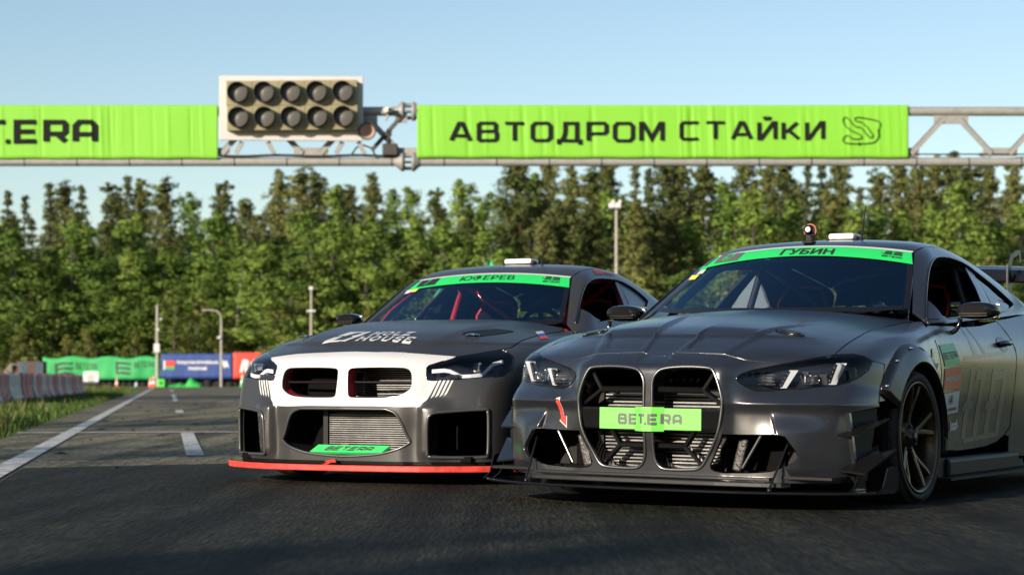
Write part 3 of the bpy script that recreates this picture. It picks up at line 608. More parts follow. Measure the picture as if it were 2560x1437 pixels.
def worn_white(nt, b, lo=.36, hi=.50):
    tc = N(nt, 'ShaderNodeTexCoord'); L = nt.links.new; n = N(nt, 'ShaderNodeTexNoise', Scale=5.5, Detail=9., Roughness=.75); L(tc.outputs['Object'], n.inputs['Vector'])
    r = N(nt, 'ShaderNodeValToRGB'); r.color_ramp.elements[0].position = lo; r.color_ramp.elements[0].color = (.045, .044, .043, 1); r.color_ramp.elements[1].position = hi; r.color_ramp.elements[1].color = (.50, .49, .47, 1); L(n.outputs['Fac'], r.inputs[0]); L(r.outputs[0], b.inputs['Base Color']); b.inputs['Roughness'].default_value = .7
def meadow(nt, b):
    tc = N(nt, 'ShaderNodeTexCoord'); L = nt.links.new; n = N(nt, 'ShaderNodeTexNoise', Scale=.25, Detail=8., Roughness=.7); L(tc.outputs['Object'], n.inputs['Vector'])
    r = N(nt, 'ShaderNodeValToRGB'); r.color_ramp.elements[0].position = .3; r.color_ramp.elements[0].color = (.075, .105, .018, 1); r.color_ramp.elements[1].position = .7; r.color_ramp.elements[1].color = (.20, .205, .045, 1); L(n.outputs['Fac'], r.inputs[0]); L(r.outputs[0], b.inputs['Base Color']); b.inputs['Roughness'].default_value = .9; b.inputs['Specular IOR Level'].default_value = .1
MAS = noise_mat('asphalt', lambda nt, b: asphalt(nt, b, 3.5, 1.16)); MAN = noise_mat('near_asphalt', lambda nt, b: asphalt(nt, b, .56, 1.05)); MWL = noise_mat('worn_white_paint', worn_white); MME = noise_mat('meadow', meadow)
def sheet(name, pts, z, m, kind=None, parent=None):
    me = bpy.data.meshes.new(name); me.from_pydata([(x, y, z) for x, y in pts], [], [tuple(range(len(pts)))]); me.materials.append(m); o = link(bpy.data.objects.new(name, me), parent)
    if kind: o['kind'] = kind
    return o
sheet('ground', [(-900, -300), (900, -300), (900, 1500), (-900, 1500)], -.03, MME, 'structure')
# the straight, then a broad apron at its far end
pts = [road_pt(-60, -.55), road_pt(-60, 13.5), road_pt(90, 13.5), (30, 150), (40, 203), (-70, 203), (-62, 160), road_pt(150, -.8), road_pt(120, -.55)]
road = sheet('road', pts, 0, MAS, 'structure')
near_as = sheet('near_asphalt_sheet', [road_pt(-60, .13), road_pt(-60, 13.5), road_pt(18.5, 13.5), road_pt(13.6, .13)], .003, MAN, 'structure')  # separate, darker asphalt sheet over the near end of the straight
def stripe(a0, a1, c0, c1, z=.008, name='road_marking'): return sheet(name, [road_pt(a0, c0), road_pt(a0, c1), road_pt(a1, c1), road_pt(a1, c0)], z, MWL, None, road)
stripe(-30, 158, -.06, .10)
for a0, a1 in ((15.6, 22.25), (36, 39.5), (57, 83), (104, 122)): stripe(a0, a1, 1.23, 1.37)
stripe(22.4, 22.75, -.55, 11, .010); stripe(18.9, 19.0, 1.95, 6, .010); stripe(56.0, 56.35, .13, 9, .010)
# far edge of the wood: darker soil under the trees
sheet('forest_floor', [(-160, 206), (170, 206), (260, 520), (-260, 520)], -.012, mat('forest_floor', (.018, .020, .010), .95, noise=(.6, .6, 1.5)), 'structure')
# ---- grass along the verge
MGR = [mat('grass_blade', c, .7, spec=.2) for c in ((.045, .085, .014), (.07, .11, .020), (.13, .13, .045))]
rng = np.random.default_rng(3)
V = []; F = []; FM = []
def tuft(x, y, z, h, w, m, lean):
    a = rng.uniform(0, 6.28); dx, dy = math.cos(a)*w, math.sin(a)*w; lx, ly = lean*h*math.cos(a+1.3), lean*h*math.sin(a+1.3); k = len(V)
    V.extend([(x-dx, y-dy, z), (x+dx, y+dy, z), (x+dx*.6+lx*.4, y+dy*.6+ly*.4, z+h*.6), (x-dx*.6+lx*.4, y-dy*.6+ly*.4, z+h*.6), (x+lx, y+ly, z+h)]); F.extend([(k, k+1, k+2, k+3), (k+3, k+2, k+4)]); FM.extend([m, m])
for _ in range(30000):
    a = 13.5*math.exp(rng.uniform(0, 2.45)); c = -.62-abs(rng.normal(0, 1.0+a*.028))-rng.uniform(0, .25); x, y = road_pt(a, c)
    if x < -(y*.275+1) or y > 190: continue
    far = min(1., -c/3.); h = rng.uniform(.03, .10)*(1+.9*far); m = 0 if rng.random() < .62 else 1
    if rng.random() < .07*far+.01: h *= 2.1; m = 2
    tuft(x, y, -.03, h+.03, rng.uniform(.006, .014)*(1+a*.012), m, rng.uniform(.1, .6))
mesh_obj('grass', V, F, None, mats=MGR, fmat=FM)['kind'] = 'stuff'; tag(bpy.data.objects['grass'], 'ragged sunlit grass growing between the white edge line and the barrier', 'grass')
# ---- litter of rubber crumbs on the road
V = []; F = []
for _ in range(260):
    a = rng.uniform(12, 60); c = rng.uniform(0, 8); x, y = road_pt(a, c); l = rng.uniform(.02, .12); w = rng.uniform(.01, .025); t = rng.uniform(0, 3.1); k = len(V)
    for u, v in ((-l, -w), (l, -w*.6), (l*.8, w), (-l*.7, w*.8)): V.append((x+u*math.cos(t)-v*math.sin(t), y+u*math.sin(t)+v*math.cos(t), .003))
    V.append((x, y, .003+rng.uniform(.008, .02))); F += [(k, k+1, k+4), (k+1, k+2, k+4), (k+2, k+3, k+4), (k+3, k, k+4)]
mesh_obj('rubber_crumbs', V, F, mat('rubber_crumb', (.012, .012, .012), .9))['kind'] = 'stuff'; tag(bpy.data.objects['rubber_crumbs'], 'black crumbs of tyre rubber scattered over the asphalt', 'rubber')
# ---- red and white water-filled barriers
MBR = mat('faded_red_plastic', (.46, .17, .155), .55, noise=(3, .6, 1.3)); MBW = mat('dirty_white_plastic', (.52, .50, .46), .55, noise=(3, .75, 1.1))
def barrier_mesh():
    mb = MB(); prof = [(-.24, 0), (.24, 0), (.24, .12), (.16, .22), (.11, .46), (.11, .74), (.08, .80), (-.08, .80), (-.11, .74), (-.11, .46), (-.16, .22), (-.24, .12)]
    secs = [(-.60, .96), (-.56, 1), (-.22, 1), (-.19, .90), (-.10, .90), (-.07, 1), (.07, 1), (.10, .90), (.19, .90), (.22, 1), (.56, 1), (.60, .96)]; Vv = []; Ff = []; n = len(prof)
    for y, s_ in secs: Vv += [(u*s_, y, v) for u, v in prof]
    for i in range(len(secs)-1):
        for j in range(n): Ff.append((i*n+j, i*n+(j+1) % n, i*n+n+(j+1) % n, i*n+n+j))
    Ff += [tuple(range(n)), tuple(range((len(secs)-1)*n, len(secs)*n))]; mb.add(Vv, Ff); return mb
proto = {}
for k, mm in ((0, MBR), (1, MBW)): proto[k] = barrier_mesh().build('safety_barrier', mm)
b0 = at(-60, 1015, 44); b0.z = -.03; b1 = at(203, 986, 82); b1.z = -.03; dv = (b1-b0); n = int(dv.length/1.22); ang = math.atan2(-dv.x, dv.y)
seq = [0, 1, 1, 0, 0, 1, 1, 1, 0, 0, 0, 1, 0, 0, 1, 0, 1, 0, 0, 1, 0, 0, 1, 0, 1, 0, 0, 1, 0, 0, 1, 0, 0, 1, 0]
_ones = ['first', 'second', 'third', 'fourth', 'fifth', 'sixth', 'seventh', 'eighth', 'ninth', 'tenth', 'eleventh', 'twelfth', 'thirteenth', 'fourteenth', 'fifteenth', 'sixteenth', 'seventeenth', 'eighteenth', 'nineteenth', 'twentieth']
def ordinal(i): return _ones[i] if i < 20 else ('twenty-' if i < 29 else 'thirty-')+_ones[(i-20) % 10] if i != 29 else 'thirtieth'
for i in range(n):
    k = seq[i % len(seq)]; o = proto[k] if proto[k].location.length == 0 else proto[k].copy()
    if o is not proto[k]: link(o)
    o.location = b0+dv*((i+.5)/n)+Vector((rng.uniform(-.03, .03), 0, 0)); o.rotation_euler = (0, 0, ang+rng.uniform(-.03, .03)); col = 'faded red' if k == 0 else 'dirty white'
    j = n-1-i
    tag(o, f'{col} plastic barrier, {ordinal(j)} from the far end of the row behind the grass', 'barrier', 'plastic barriers along the left verge')
mb = MB(); e = [b0+Vector((.0, 0, .815)), b0+dv*.5+Vector((0, 0, .82)), b1+Vector((0, 0, .815))]
tp = MB()
for i in range(24):
    if i % 2 == 0: tp.box(b0+dv*((i+.5)/24)+Vector((0, 0, .812)), (.13, dv.length/24, .014), (0, 0, ang))
tag(tp.build('barrier_tape', mat('red_tape', (.55, .05, .06), .5)), 'broken red tape running along the tops of the barriers', 'tape', kind='stuff')
# ---- far side: banners, tyre wall, cones, posts
def wavy_banner(name, u0, u1, v0, v1, Y, m, label, sag=0., parent=None, amp=.05):
    a = at(u0, v0, Y); b = at(u1, v0, Y); h = (v1-v0)/5000*Y; nx, nz = 40, 8; Vv = []; Ff = []; ph = rng.uniform(0, 6)
    fn = lambda s_, t_: amp*(math.sin(s_*23+ph)*.5+math.sin(s_*51+t_*3+ph)*.3+math.sin(s_*9+t_*2)*.6)*(t_*.7+.3)
    tp_ = lambda s_: sag*(math.sin(s_*math.pi*3.2+.6)**2)
    def P(s_, t_): p = a.lerp(b, s_); return (p.x, p.y-fn(s_, t_), p.z-tp_(s_)*(1-t_)-h*t_)
    for j in range(nz+1):
        for i in range(nx+1): Vv.append(P(i/nx, j/nz))
    for j in range(nz):
        for i in range(nx): Ff.append((j*(nx+1)+i, j*(nx+1)+i+1, (j+1)*(nx+1)+i+1, (j+1)*(nx+1)+i))
    o = mesh_obj(name, Vv, Ff, m, parent, smooth=True); mo = o.modifiers.new('s', 'SOLIDIFY'); mo.thickness = .01; mo.offset = 0
    if label: tag(o, label, 'banner', 'banners on the far tyre wall')
    return o, P
MBG = mat('far_green_banner', (.025, .36, .10), .6, noise=(1.2, .8, 1.1)); MBB = mat('far_blue_banner', (.02, .055, .22), .6, noise=(1.2, .85, 1.1)); MBRd = mat('far_red_banner', (.62, .05, .03), .6); MPR = mat('banner_black_ink', (.015, .03, .02), .6); MWI = mat('banner_white_ink', (.75, .75, .75), .6)
def print_on(P, tris, u0, u1, v0, v1, m, parent, name='printed_lettering', off=.03):
    V2 = tris[0]; lo, hi = V2.min(0), V2.max(0); q = (V2-lo)/(hi-lo); return mesh_obj(name, [tuple(Vector(P(u0+(u1-u0)*a_, v1+(v0-v1)*b_))+Vector((0, -off, 0))) for a_, b_ in q], [tuple(t_) for t_ in tris[1]], m, parent)
def bars(P, u0, u1, v0, v1, m, parent):
    rib = []
    for k in range(3): rib.append(stroke_poly([(0, .1+k*.36), (.5, .16+k*.36), (1.1, .1+k*.36)], .17))
    rib.append(stroke_poly([(.05, .05), (.02, .9)], .15)); t = tri_union(rib); print_on(P, t, u0, u1, v0, v1, m, parent, 'logo')
YB = 182
o, P = wavy_banner('banner', 107, 400, 890, 948, YB, MBG, 'rumpled green banner with black marks, left of the blue one', .22, amp=.10)
bars(P, .10, .26, .22, .82, MPR, o); print_on(P, lettering('BET.ERA', 1, 1., .18, .35), .28, .46, .25, .55, MPR, o); bars(P, .62, .75, .18, .78, MPR, o); print_on(P, lettering('BET.ERA', 1, 1., .18, .35), .78, .95, .22, .48, MPR, o)
o, P = wavy_banner('banner', 403, 581, 884, 946, YB-.3, MBB, 'dark blue banner with red and green flag and white writing', amp=.02)
fl = lambda u0, u1, v0, v1, m: mesh_obj('flag_patch', [tuple(Vector(P(*q))-Vector((0, .03, 0))) for q in ((u0, v1), (u1, v1), (u1, v0), (u0, v0))], [(0, 1, 2, 3)], m, o)
fl(.06, .19, .28, .52, MBRd); fl(.06, .19, .53, .64, MBG); fl(.035, .055, .28, .64, MWI)
print_on(P, font_tris('Белорусская автомобильная', bold=.02), .22, .80, .26, .44, MWI, o); print_on(P, font_tris('федерация', bold=.02), .38, .64, .50, .68, MWI, o); print_on(P, font_tris('FIA', bold=.05), .84, .95, .28, .56, MWI, o)
o, P = wavy_banner('banner', 583, 905, 881, 946, YB-.5, MBRd, 'red banner with slanted white RACING lettering beside the blue one', amp=.02)
print_on(P, font_tris('RACING.BY', shear=.3, bold=.05), .05, .62, .27, .76, MWI, o)
MTY = mat('old_tyre', (.012, .012, .012), .85, noise=(4, .6, 1.6))
def tyre_stack():
    mb = MB()
    for k in range(4): mb.lathe([(.20, .20*k), (.30, .20*k+.01), (.33, .20*k+.05), (.33, .20*k+.15), (.30, .20*k+.19), (.20, .20*k+.20)], (0, 0, 0), 'z', 14)
    return mb
tyres = tyre_stack().build('tyre_stack', MTY); first = True
tcount = {}
for i in range(40):
    o = tyres if first else tyres.copy()
    if not first: link(o)
    first = False; u = 262+i*8.6*1.9; o.location = at(u, 950, YB+.9); o.location.z = 0; o.location.x += rng.uniform(-.03, .03); o.rotation_euler.z = rng.uniform(0, 3)
    bn = 'green' if u < 401 else 'blue' if u < 582 else 'red'; tcount[bn] = tcount.get(bn, -1)+1; tag(o, f'{ordinal(tcount[bn])} black tyre stack from the left under the far {bn} banner', 'tyre stack', 'tyre wall under the far banners')
for i, (u, v, Y) in enumerate(((520, 963, 172), (548, 962, 174), (575, 960, 176))):
    o = tyres.copy(); link(o); o.location = at(u, v, Y); o.location.z = -.2-.1*i; o.rotation_euler = (0, 0, i); tag(o, ('left', 'middle', 'right')[i]+' of three low tyre heaps on the asphalt before the banners', 'tyre stack', 'low tyre heaps')
mb = MB()
for i in range(14): mb.box(at(240+i*50, 918, YB+1.6)*1, (.07, .07, 3.3))
tag(mb.build('banner_posts', mat('post_wood', (.05, .045, .04), .8)), 'thin posts carrying the far banners', 'posts', kind='stuff')
MOR = mat('cone_orange', (.75, .13, .03), .5); MGC = mat('cone_green', (.04, .45, .10), .5)
def cone_thing(u, v, Y, label, body=MOR, h=.75, grp='traffic cones at the end of the straight'):
    p = at(u, v, Y); c = thing('traffic_cone', label, 'cone', (p.x, p.y, 0), group=grp); s = h/.75
    mb = MB(); mb.lathe([(.15*s, .03), (.12*s, .22*s)], (0, 0, 0), 'z', 14); mb.lathe([(.092*s, .40*s), (.07*s, .55*s)], (0, 0, 0), 'z', 14); mb.lathe([(.052*s, .63*s), (.03*s, .75*s), (.001, .75*s)], (0, 0, 0), 'z', 14); mb.box((0, 0, .015), (.40*s, .40*s, .03)); mb.build('body', body, c)
    mb = MB(); mb.lathe([(.12*s, .22*s), (.092*s, .40*s)], (0, 0, 0), 'z', 14); mb.lathe([(.07*s, .55*s), (.052*s, .63*s)], (0, 0, 0), 'z', 14); mb.build('white_band', MWI, c); return c
cone_thing(292, 967, 168, 'lone orange and white cone at the far end of the edge line', h=.85); cone_thing(376, 967, 168, 'orange cone left of the pair beside the green block', h=.85); cone_thing(384, 966, 171, 'taller orange cone right of the pair beside the green block', h=1.0); cone_thing(606, 966, 172, 'green and white cone in front of the red banner', MGC, 1.1)
p = at(341, 966, 165); mb = MB(); mb.lathe([(.001, 0), (.13, 0), (.14, .05), (.14, .30), (.10, .36), (.05, .40), (.05, .46), (.001, .46)], (p.x, p.y, 0), 'z', 14); tag(mb.build('water_canister', mat('pale_blue_plastic', (.35, .45, .60), .4)), 'small pale canister standing between the cones', 'canister')
MGT = mat('green_tarp', (.03, .40, .06), .6, noise=(2, .7, 1.2), bump=(6, .8, .1))
V = []; F = []; nx, ny = 26, 9; q0 = at(412, 962, 163); q1 = at(503, 962, 163)
for j in range(ny+1):
    for i in range(nx+1):
        s_, t_ = i/nx, j/ny; hgt = .95*(math.sin(s_*math.pi)**.6 if 0 < s_ < 1 else 0)*(math.sin(t_*math.pi)**.7 if 0 < t_ < 1 else 0)*(.65+.35*math.sin(s_*9+1)+.2*math.sin(s_*21))*(0.5+.5*s_); V.append((q0.x+(q1.x-q0.x)*s_, q0.y+1.6*t_, hgt+.01+rng.uniform(0, .05)*(hgt > .05)))
for j in range(ny):
    for i in range(nx): F.append((j*(nx+1)+i, j*(nx+1)+i+1, (j+1)*(nx+1)+i+1, (j+1)*(nx+1)+i))
tag(mesh_obj('green_tarpaulin', V, F, MGT), 'crumpled bright green tarpaulin heaped on the asphalt', 'tarpaulin')
p = at(404, 955, 163); gb = thing('green_block', 'small bright green foam block with a dark hole beside the tarpaulin', 'block', (p.x, p.y, 0)); mb = MB(); mb.box((0, 0, .34), (.58, .5, .66), bev=.05); mb.build('body', mat('bright_green_foam', (.06, .55, .05), .6), gb); mb = MB(); mb.lathe([(.001, -.256), (.12, -.256), (.12, -.2)], (0, 0, .34), 'y', 14); mb.build('hole', MTY, gb)
# container with steps, small signs at the far left
p = at(78, 912, 150); c = thing('container', 'dark blue and rust container behind the barriers at the far left', 'container', (p.x, p.y, 0)); MCB = mat('container_blue', (.03, .07, .10), .6, noise=(2, .6, 1.3)); MCR = mat('container_rust', (.10, .05, .045), .7, noise=(2, .6, 1.3))
for k, mm in ((0, MCB), (1, MCR), (2, MCB)):
    mb = MB()
    for q in range(4): mb.box((-.62+k*.6+q*.15, -.9-.03*(q % 2), 1.05), (.14, .05, 1.75))
    mb.build('side_panel', mm, c)
mb = MB(); mb.box((0, .2, 1.0), (1.75, 2.1, 2.0)); mb.build('shell', MCR, c)
st_ = thing('metal_stair', 'pale metal stair with handrails beside the far left container', 'stair', (p.x-1.6, p.y-.3, 0)); MSR = mat('pale_steel', (.32, .30, .27), .5, .4)
for sx in (-.25, .25): mb = MB(); mb.tube([(-.55, sx, .7), (.1, sx, 1.75), (.7, sx, 1.75)], .03, 6); mb.tube([(.1, sx, .9), (.1, sx, 1.75)], .03, 6); mb.tube([(.7, sx, 0), (.7, sx, 1.75)], .03, 6); mb.tube([(-.55, sx, 0), (-.55, sx, .7)], .03, 6); mb.build('handrail', MSR, st_)
for q in range(5): mb = MB(); mb.box((-.5+q*.15, 0, .18+q*.18), (.16, .6, .03)); mb.build('tread', MSR, st_)
p = at(227, 943, 155); sg = thing('emblem_board', 'small white board with a round emblem low beside the tyre wall', 'sign', (p.x, p.y, 0)); mb = MB(); mb.box((0, 0, .80), (1.15, .04, .90)); mb.build('board', MWI, sg); mb = MB(); mb.lathe([(.22, -.03), (.30, -.03)], (0, 0, .80), 'y', 24); mb.build('emblem_ring', mat('olive_ink', (.18, .18, .06), .6), sg); mb = MB(); mb.lathe([(.001, -.03), (.1, -.03)], (0, 0, .80), 'y', 16); mb.build('emblem_centre', MBRd, sg); mb = MB(); mb.box((-.5, .03, .2), (.05, .05, .4)); mb.box((.5, .03, .2), (.05, .05, .4)); mb.build('leg', MSR, sg)
for (u, w_, lab) in ((60, 60, 'blue'), (130, 34, 'pale'), (178, 30, 'blue')):
    p = at(u, 938, 152); mb = MB(); mb.box((p.x, p.y, .80), (w_/5000*152, .04, .5)); mb.box((p.x-w_/12000*152, p.y+.03, .3), (.05, .05, .6)); mb.box((p.x+w_/12000*152, p.y+.03, .3), (.05, .05, .6))
    tag(mb.build('low_board', MBB if lab == 'blue' else MWI), {60: 'blue low board under the far left container', 130: 'pale low board between two blue ones', 178: 'blue low board right of the pale one'}[u], 'board')
MPO = mat('concrete_post', (.36, .34, .30), .7, noise=(3, .85, 1.1)); MPW = mat('white_enamel', (.55, .55, .53), .5)
def pole(u, vt, Y, r, label, extra, name='lamp_post'):
    b = at(u, 950, Y); t = thing(name, label, 'post', (b.x, b.y, 0), group='posts before the wood'); H = at(u, vt, Y).z; mb = MB(); mb.tube([(0, 0, -.2), (0, 0, H*.5), (0, 0, H)], [r*1.2, r*1.05, r*.85], 10); mb.build('pole', MPO, t); extra(t, H); return t
def px1(t, H):
    mb = MB(); mb.box((0, -.18, (950-870)/5000*172+CAM_H), (.5, .25, .75), bev=.03); mb.build('cabinet', MPW, t)
    for dz, dx in ((4.3, .12), (5.2, .35)): mb = MB(); mb.lathe([(.001, -.1), (.12, -.06), (.14, .03), (.08, .1), (.001, .12)], (dx, -.12, dz+.6), 'z', 12); mb.build('loudspeaker', MPW, t)
pole(393, 762, 172, .12, 'straight pale post with cabinet left of the blue banner', px1, 'utility_post')
def px2(t, H):
    mb = MB(); mb.tube([(0, 0, H-.1), (-.10, 0, H+.35), (-.35, 0, H+.6), (-.8, 0, H+.68), (-1.3, 0, H+.70)], .06, 8); mb.build('curved_arm', MPO, t); mb = MB(); mb.lathe([(.001, -.12), (.2, -.1), (.24, 0), (.14, .1), (.001, .14)], (-.1, -.1, 4.25), 'z', 12); mb.build('lantern', MPW, t); mb = MB(); mb.box((-1.45, 0, H+.68), (.5, .2, .1), bev=.03); mb.build('lamp_head', MPO, t)
pole(553, 795, 172, .10, 'grey lamp post with curved arm above the blue banner', px2)
def px3(t, H):
    mb = MB(); mb.box((0, -.1, H+.05), (.35, .3, .3), bev=.04); mb.build('camera_head', MPW, t); mb = MB(); mb.box((0, -.1, H-1.9), (.75, .16, .16), bev=.03); mb.build('crossarm', MPW, t)
pole(778, 722, 172, .10, 'grey post with crossarm rising behind the white nosed car', px3)
def px4(t, H):
    for dx in (-.42, .12): mb = MB(); mb.box((dx, -.25, H+.15), (.5, .35, .5), (R(-25), 0, 0), bev=.06); mb.build('floodlight', MPW, t)
    mb = MB(); mb.box((-.1, 0, H), (1.1, .12, .12)); mb.build('crossarm', MPO, t); mb = MB(); mb.box((-.3, -.1, H+.55), (.28, .2, .25), bev=.03); mb.box((.3, -.1, H+.55), (.28, .2, .25), bev=.03); mb.build('floodlight_top', MPW, t)
pole(1541, 520, 172, .13, 'tall floodlight mast between the two cars', px4, 'floodlight_mast')
# two feather flags behind the white-nosed car
def feather(u, v_top, Y, w, label, txt, lean=0):
    b = at(u, 950, Y); H = at(u, v_top, Y).z; t = thing('feather_flag', label, 'flag', (b.x, b.y, 0), group='feather flags behind the cars')
    mb = MB(); mb.tube([(w/2, 0, 0), (w/2+.01, 0, H*.7), (w/2-.02, 0, H*.9), (0, 0, H)], [.018, .015, .011, .007], 8); mb.build('pole', MSR, t)
    Vv = []; Ff = []; nz = 24
    for j in range(nz+1):
        z = .45+(H-.45)*j/nz; k = j/nz; xr = w/2-.02-(max(0, k-.8)/.2)**2*w*.2; xl = -w/2+(max(0, k-.72)/.28)**1.6*w*.75
        for i in range(7): s_ = i/6; Vv.append((xl+(xr-xl)*s_, .035*math.sin(s_*5+k*6), z))
    for j in range(nz):
        for i in range(6): Ff.append((j*7+i, j*7+i+1, j*7+8+i, j*7+7+i))
    o = mesh_obj('cloth', Vv, Ff, M_FLAG, t, smooth=True); so = o.modifiers.new('s', 'SOLIDIFY'); so.thickness = .004
    tr_ = lettering(txt, 1, .9, .2, .25); V2 = (tr_[0]-tr_[0].min(0)); V2 = V2/V2.max(0); zz0, zz1 = .7, H*.78
    mesh_obj('printed_lettering', [(-(v_-.5)*w*.42*-1*-1, -.045, zz0+(zz1-zz0)*u_) for u_, v_ in V2], [tuple(q) for q in tr_[1]], MPR, o)
    return t
M_FLAG = mat('flag_green', (.03, .42, .16), .6)
feather(1110, 690, 26, .36, 'green feather flag seen through the windscreen of the farther car', 'BETERA'); feather(1205, 650, 27, .46, 'taller green feather flag whose tip shows above the farther car', 'BETERA')
# ---- start gantry
GY = 45.; gx = lambda u: (u-1280)/5000*GY; gz = lambda v: CAM_H+(949.8-v)/5000*GY
MGP = mat('grey_painted_steel', (.27, .265, .25), .55, .1, noise=(7, .85, 1.1)); MDK = mat('dark_cable', (.015, .015, .015), .6)
G = thing('start_gantry', 'grey tubular steel gantry spanning the straight above both cars', 'gantry', (0, GY, 0))
PR = .098
for v in (279, 405):
    for u0, u1 in ((-420, 1012), (1030, 3300)): mb = MB(); mb.tube([(gx(u0), 0, gz(v)), (gx(u1), 0, gz(v))], PR if v > 300 else PR*1.05, 20); mb.build('chord', MGP, G)
    mb = MB()
    for u, sg_ in ((1010, 1), (1030, -1)): mb.lathe([(PR, -.12*sg_), (.23, -.02*sg_), (.23, .05*sg_), (PR, .05*sg_)] if False else [(PR*1.02, -.20*sg_), (.12, -.16*sg_), (.215, -.055*sg_), (.215, .0), (.001, .0)], (gx(u)+.0, 0, gz(v)), 'x', 18)
    mb.build('flange', MGP, G)
    for k in range(8): a = k*math.pi/4; mb = MB(); mb.tube([(gx(1010)-.04, .17*math.cos(a), gz(v)+.17*math.sin(a)), (gx(1030)+.04, .17*math.cos(a), gz(v)+.17*math.sin(a))], .018, 6); mb.build('bolt', MGP, G)
def diag(u0, v0, u1, v1, wd=.13):
    a = Vector((gx(u0), 0, gz(v0))); b = Vector((gx(u1), 0, gz(v1))); t = (b-a).normalized(); n = Vector((t.z, 0, -t.x))*wd/2; y = Vector((0, .065, 0)); th_ = .012; mb = MB()
    for (p, q) in ((n, y),): # angle section: one leg facing us, one going back
        mb.add([a-n-y, a+n-y, b+n-y, b-n-y, a-n-y+Vector((0, th_, 0)), a+n-y+Vector((0, th_, 0)), b+n-y+Vector((0, th_, 0)), b-n-y+Vector((0, th_, 0))], [(0, 1, 2, 3), (7, 6, 5, 4), (0, 4, 5, 1), (1, 5, 6, 2), (2, 6, 7, 3), (3, 7, 4, 0)])
        c = n*.9; mb.add([a-c-y, a-c+y, b-c+y, b-c-y, a-c*.8-y, a-c*.8+y, b-c*.8+y, b-c*.8-y], [(0, 1, 2, 3), (7, 6, 5, 4), (0, 4, 5, 1), (1, 5, 6, 2), (2, 6, 7, 3), (3, 7, 4, 0)])
    mb.build('diagonal', MGP, G)
def gusset(u, v, w_=86, h_=22): mb = MB(); mb.box((gx(u), -.03, gz(v)), (w_/5000*GY, .012, h_/5000*GY)); mb.build('gusset', MGP, G)
step = 246.
for i in range(-6, 9):
    ub = 2500-step*i; ut = ub-step/2
    if -400 < ub < 3200: gusset(ub, 381); gusset(ut, 300)
    diag(ut+22, 300, ub-22, 385); diag(ub+22, 385, ut+step-22, 300)
for i in range(24):
    u = -330+i*131; mb = MB(); mb.lathe([(PR*1.05, -.012), (PR*1.05, .012)], (gx(u), 0, gz(405)), 'x', 16); mb.build('cable_tie', MDK, G)
mb = MB(); mb.tube([(gx(550+i*25), -.09, gz(391+1.5*math.sin(i*.8))) for i in range(20)], .03, 8); mb.tube([(gx(2260+i*20), -.06, gz(392+14*math.sin(i/15*math.pi))) for i in range(16)], .008, 6); mb.tube([(gx(2265+i*30), -.05, gz(386.5)) for i in range(12)], .016, 6); mb.build('cable', MDK, G)
for ux in (-400, 3280): mb = MB(); mb.tube([(gx(ux), .0, -.2), (gx(ux), 0, gz(262))], .16, 16); mb.build('column', MGP, G)
MLM = mat('lime_banner', (.175, .47, .024), .65); MLM_ink = mat('charcoal_ink', (.012, .012, .013), .7, spec=.08)
def gantry_banner(name, u0, u1, v0, v1, label):
    nx = int((u1-u0)/4); nz = 16; Vv = []; Ff = []; folds = [(rng.uniform(0, 1), rng.uniform(.0012, .004), rng.uniform(-.03, .03)) for _ in range(int((u1-u0)/24))]
    def off(s_, t_):
        d = .012*math.sin(s_*7+1)+.006*math.sin(s_*31)
        for c_, w_, a_ in folds: d += a_*.9*math.exp(-((s_-c_-(t_-.5)*.004)/w_)**2)
        return d*(.35+.65*math.sin(min(1, max(0, t_))*math.pi*.9+.15))+.10*max(0, .12-t_)/.12*.0
    def P(s_, t_): edge = .012*math.sin(s_*(u1-u0)/131*math.pi)**2*t_; return (gx(u0+(u1-u0)*s_), -.135-off(s_, t_), gz(v0+(v1-v0)*t_)+edge)
    for j in range(nz+1):
        for i in range(nx+1): Vv.append(P(i/nx, j/nz))
    for j in range(nz):
        for i in range(nx): Ff.append((j*(nx+1)+i, j*(nx+1)+i+1, (j+1)*(nx+1)+i+1, (j+1)*(nx+1)+i))
    Vv = [Vector(v)+Vector((0, GY, 0)) for v in Vv]; o = mesh_obj(name, Vv, Ff, MLM, None, smooth=True); so = o.modifiers.new('s', 'SOLIDIFY'); so.thickness = .004; so.offset = 0
    tag(o, label, 'banner', 'lime banners on the gantry')
    return o, (lambda s_, t_: Vector(P(s_, t_))+Vector((0, GY, 0)))
def ink(P, u0b, u1b, v0b, v1b, tris, ua, ub, va, vb, parent, nm='printed_lettering', m=None):
    V2, T = np.array(tris[0]), np.array(tris[1]); lo, hi = V2.min(0), V2.max(0); q = (V2-lo)/(hi-lo)
    V3 = np.array([((ua+(ub-ua)*a_-u0b)/(u1b-u0b), (vb+(va-vb)*b_-v0b)/(v1b-v0b), 0) for a_, b_ in q]); V3[:, 0] *= 12; V3, T = split_tris(V3, T, .12); V3[:, 0] /= 12
    return mesh_obj(nm, [tuple(P(a_, b_)+Vector((0, -.032, 0))) for a_, b_, _ in V3], [tuple(t_) for t_ in T], m or MLM_ink, parent)
o, P = gantry_banner('gantry_banner', 1043, 2268, 265, 397, 'lime green banner reading АВТОДРОМ СТАЙКИ with a track outline'); bq_ = (1043, 2268, 265, 397)
W_ = {'А': 1.06, 'Т': 1.05, 'Д': 1.15, 'М': 1.15, 'С': .98, 'Й': .95, 'К': .92, 'И': .95}
ink(P, *bq_, lettering('АВТОДРОМ', 1.5, .80, .235, .22, widths=W_), 1123, 1660, 307, 364, o); ink(P, *bq_, lettering('СТАЙКИ', 1.5, .80, .235, .22, widths=W_), 1697, 2060, 293, 354, o)
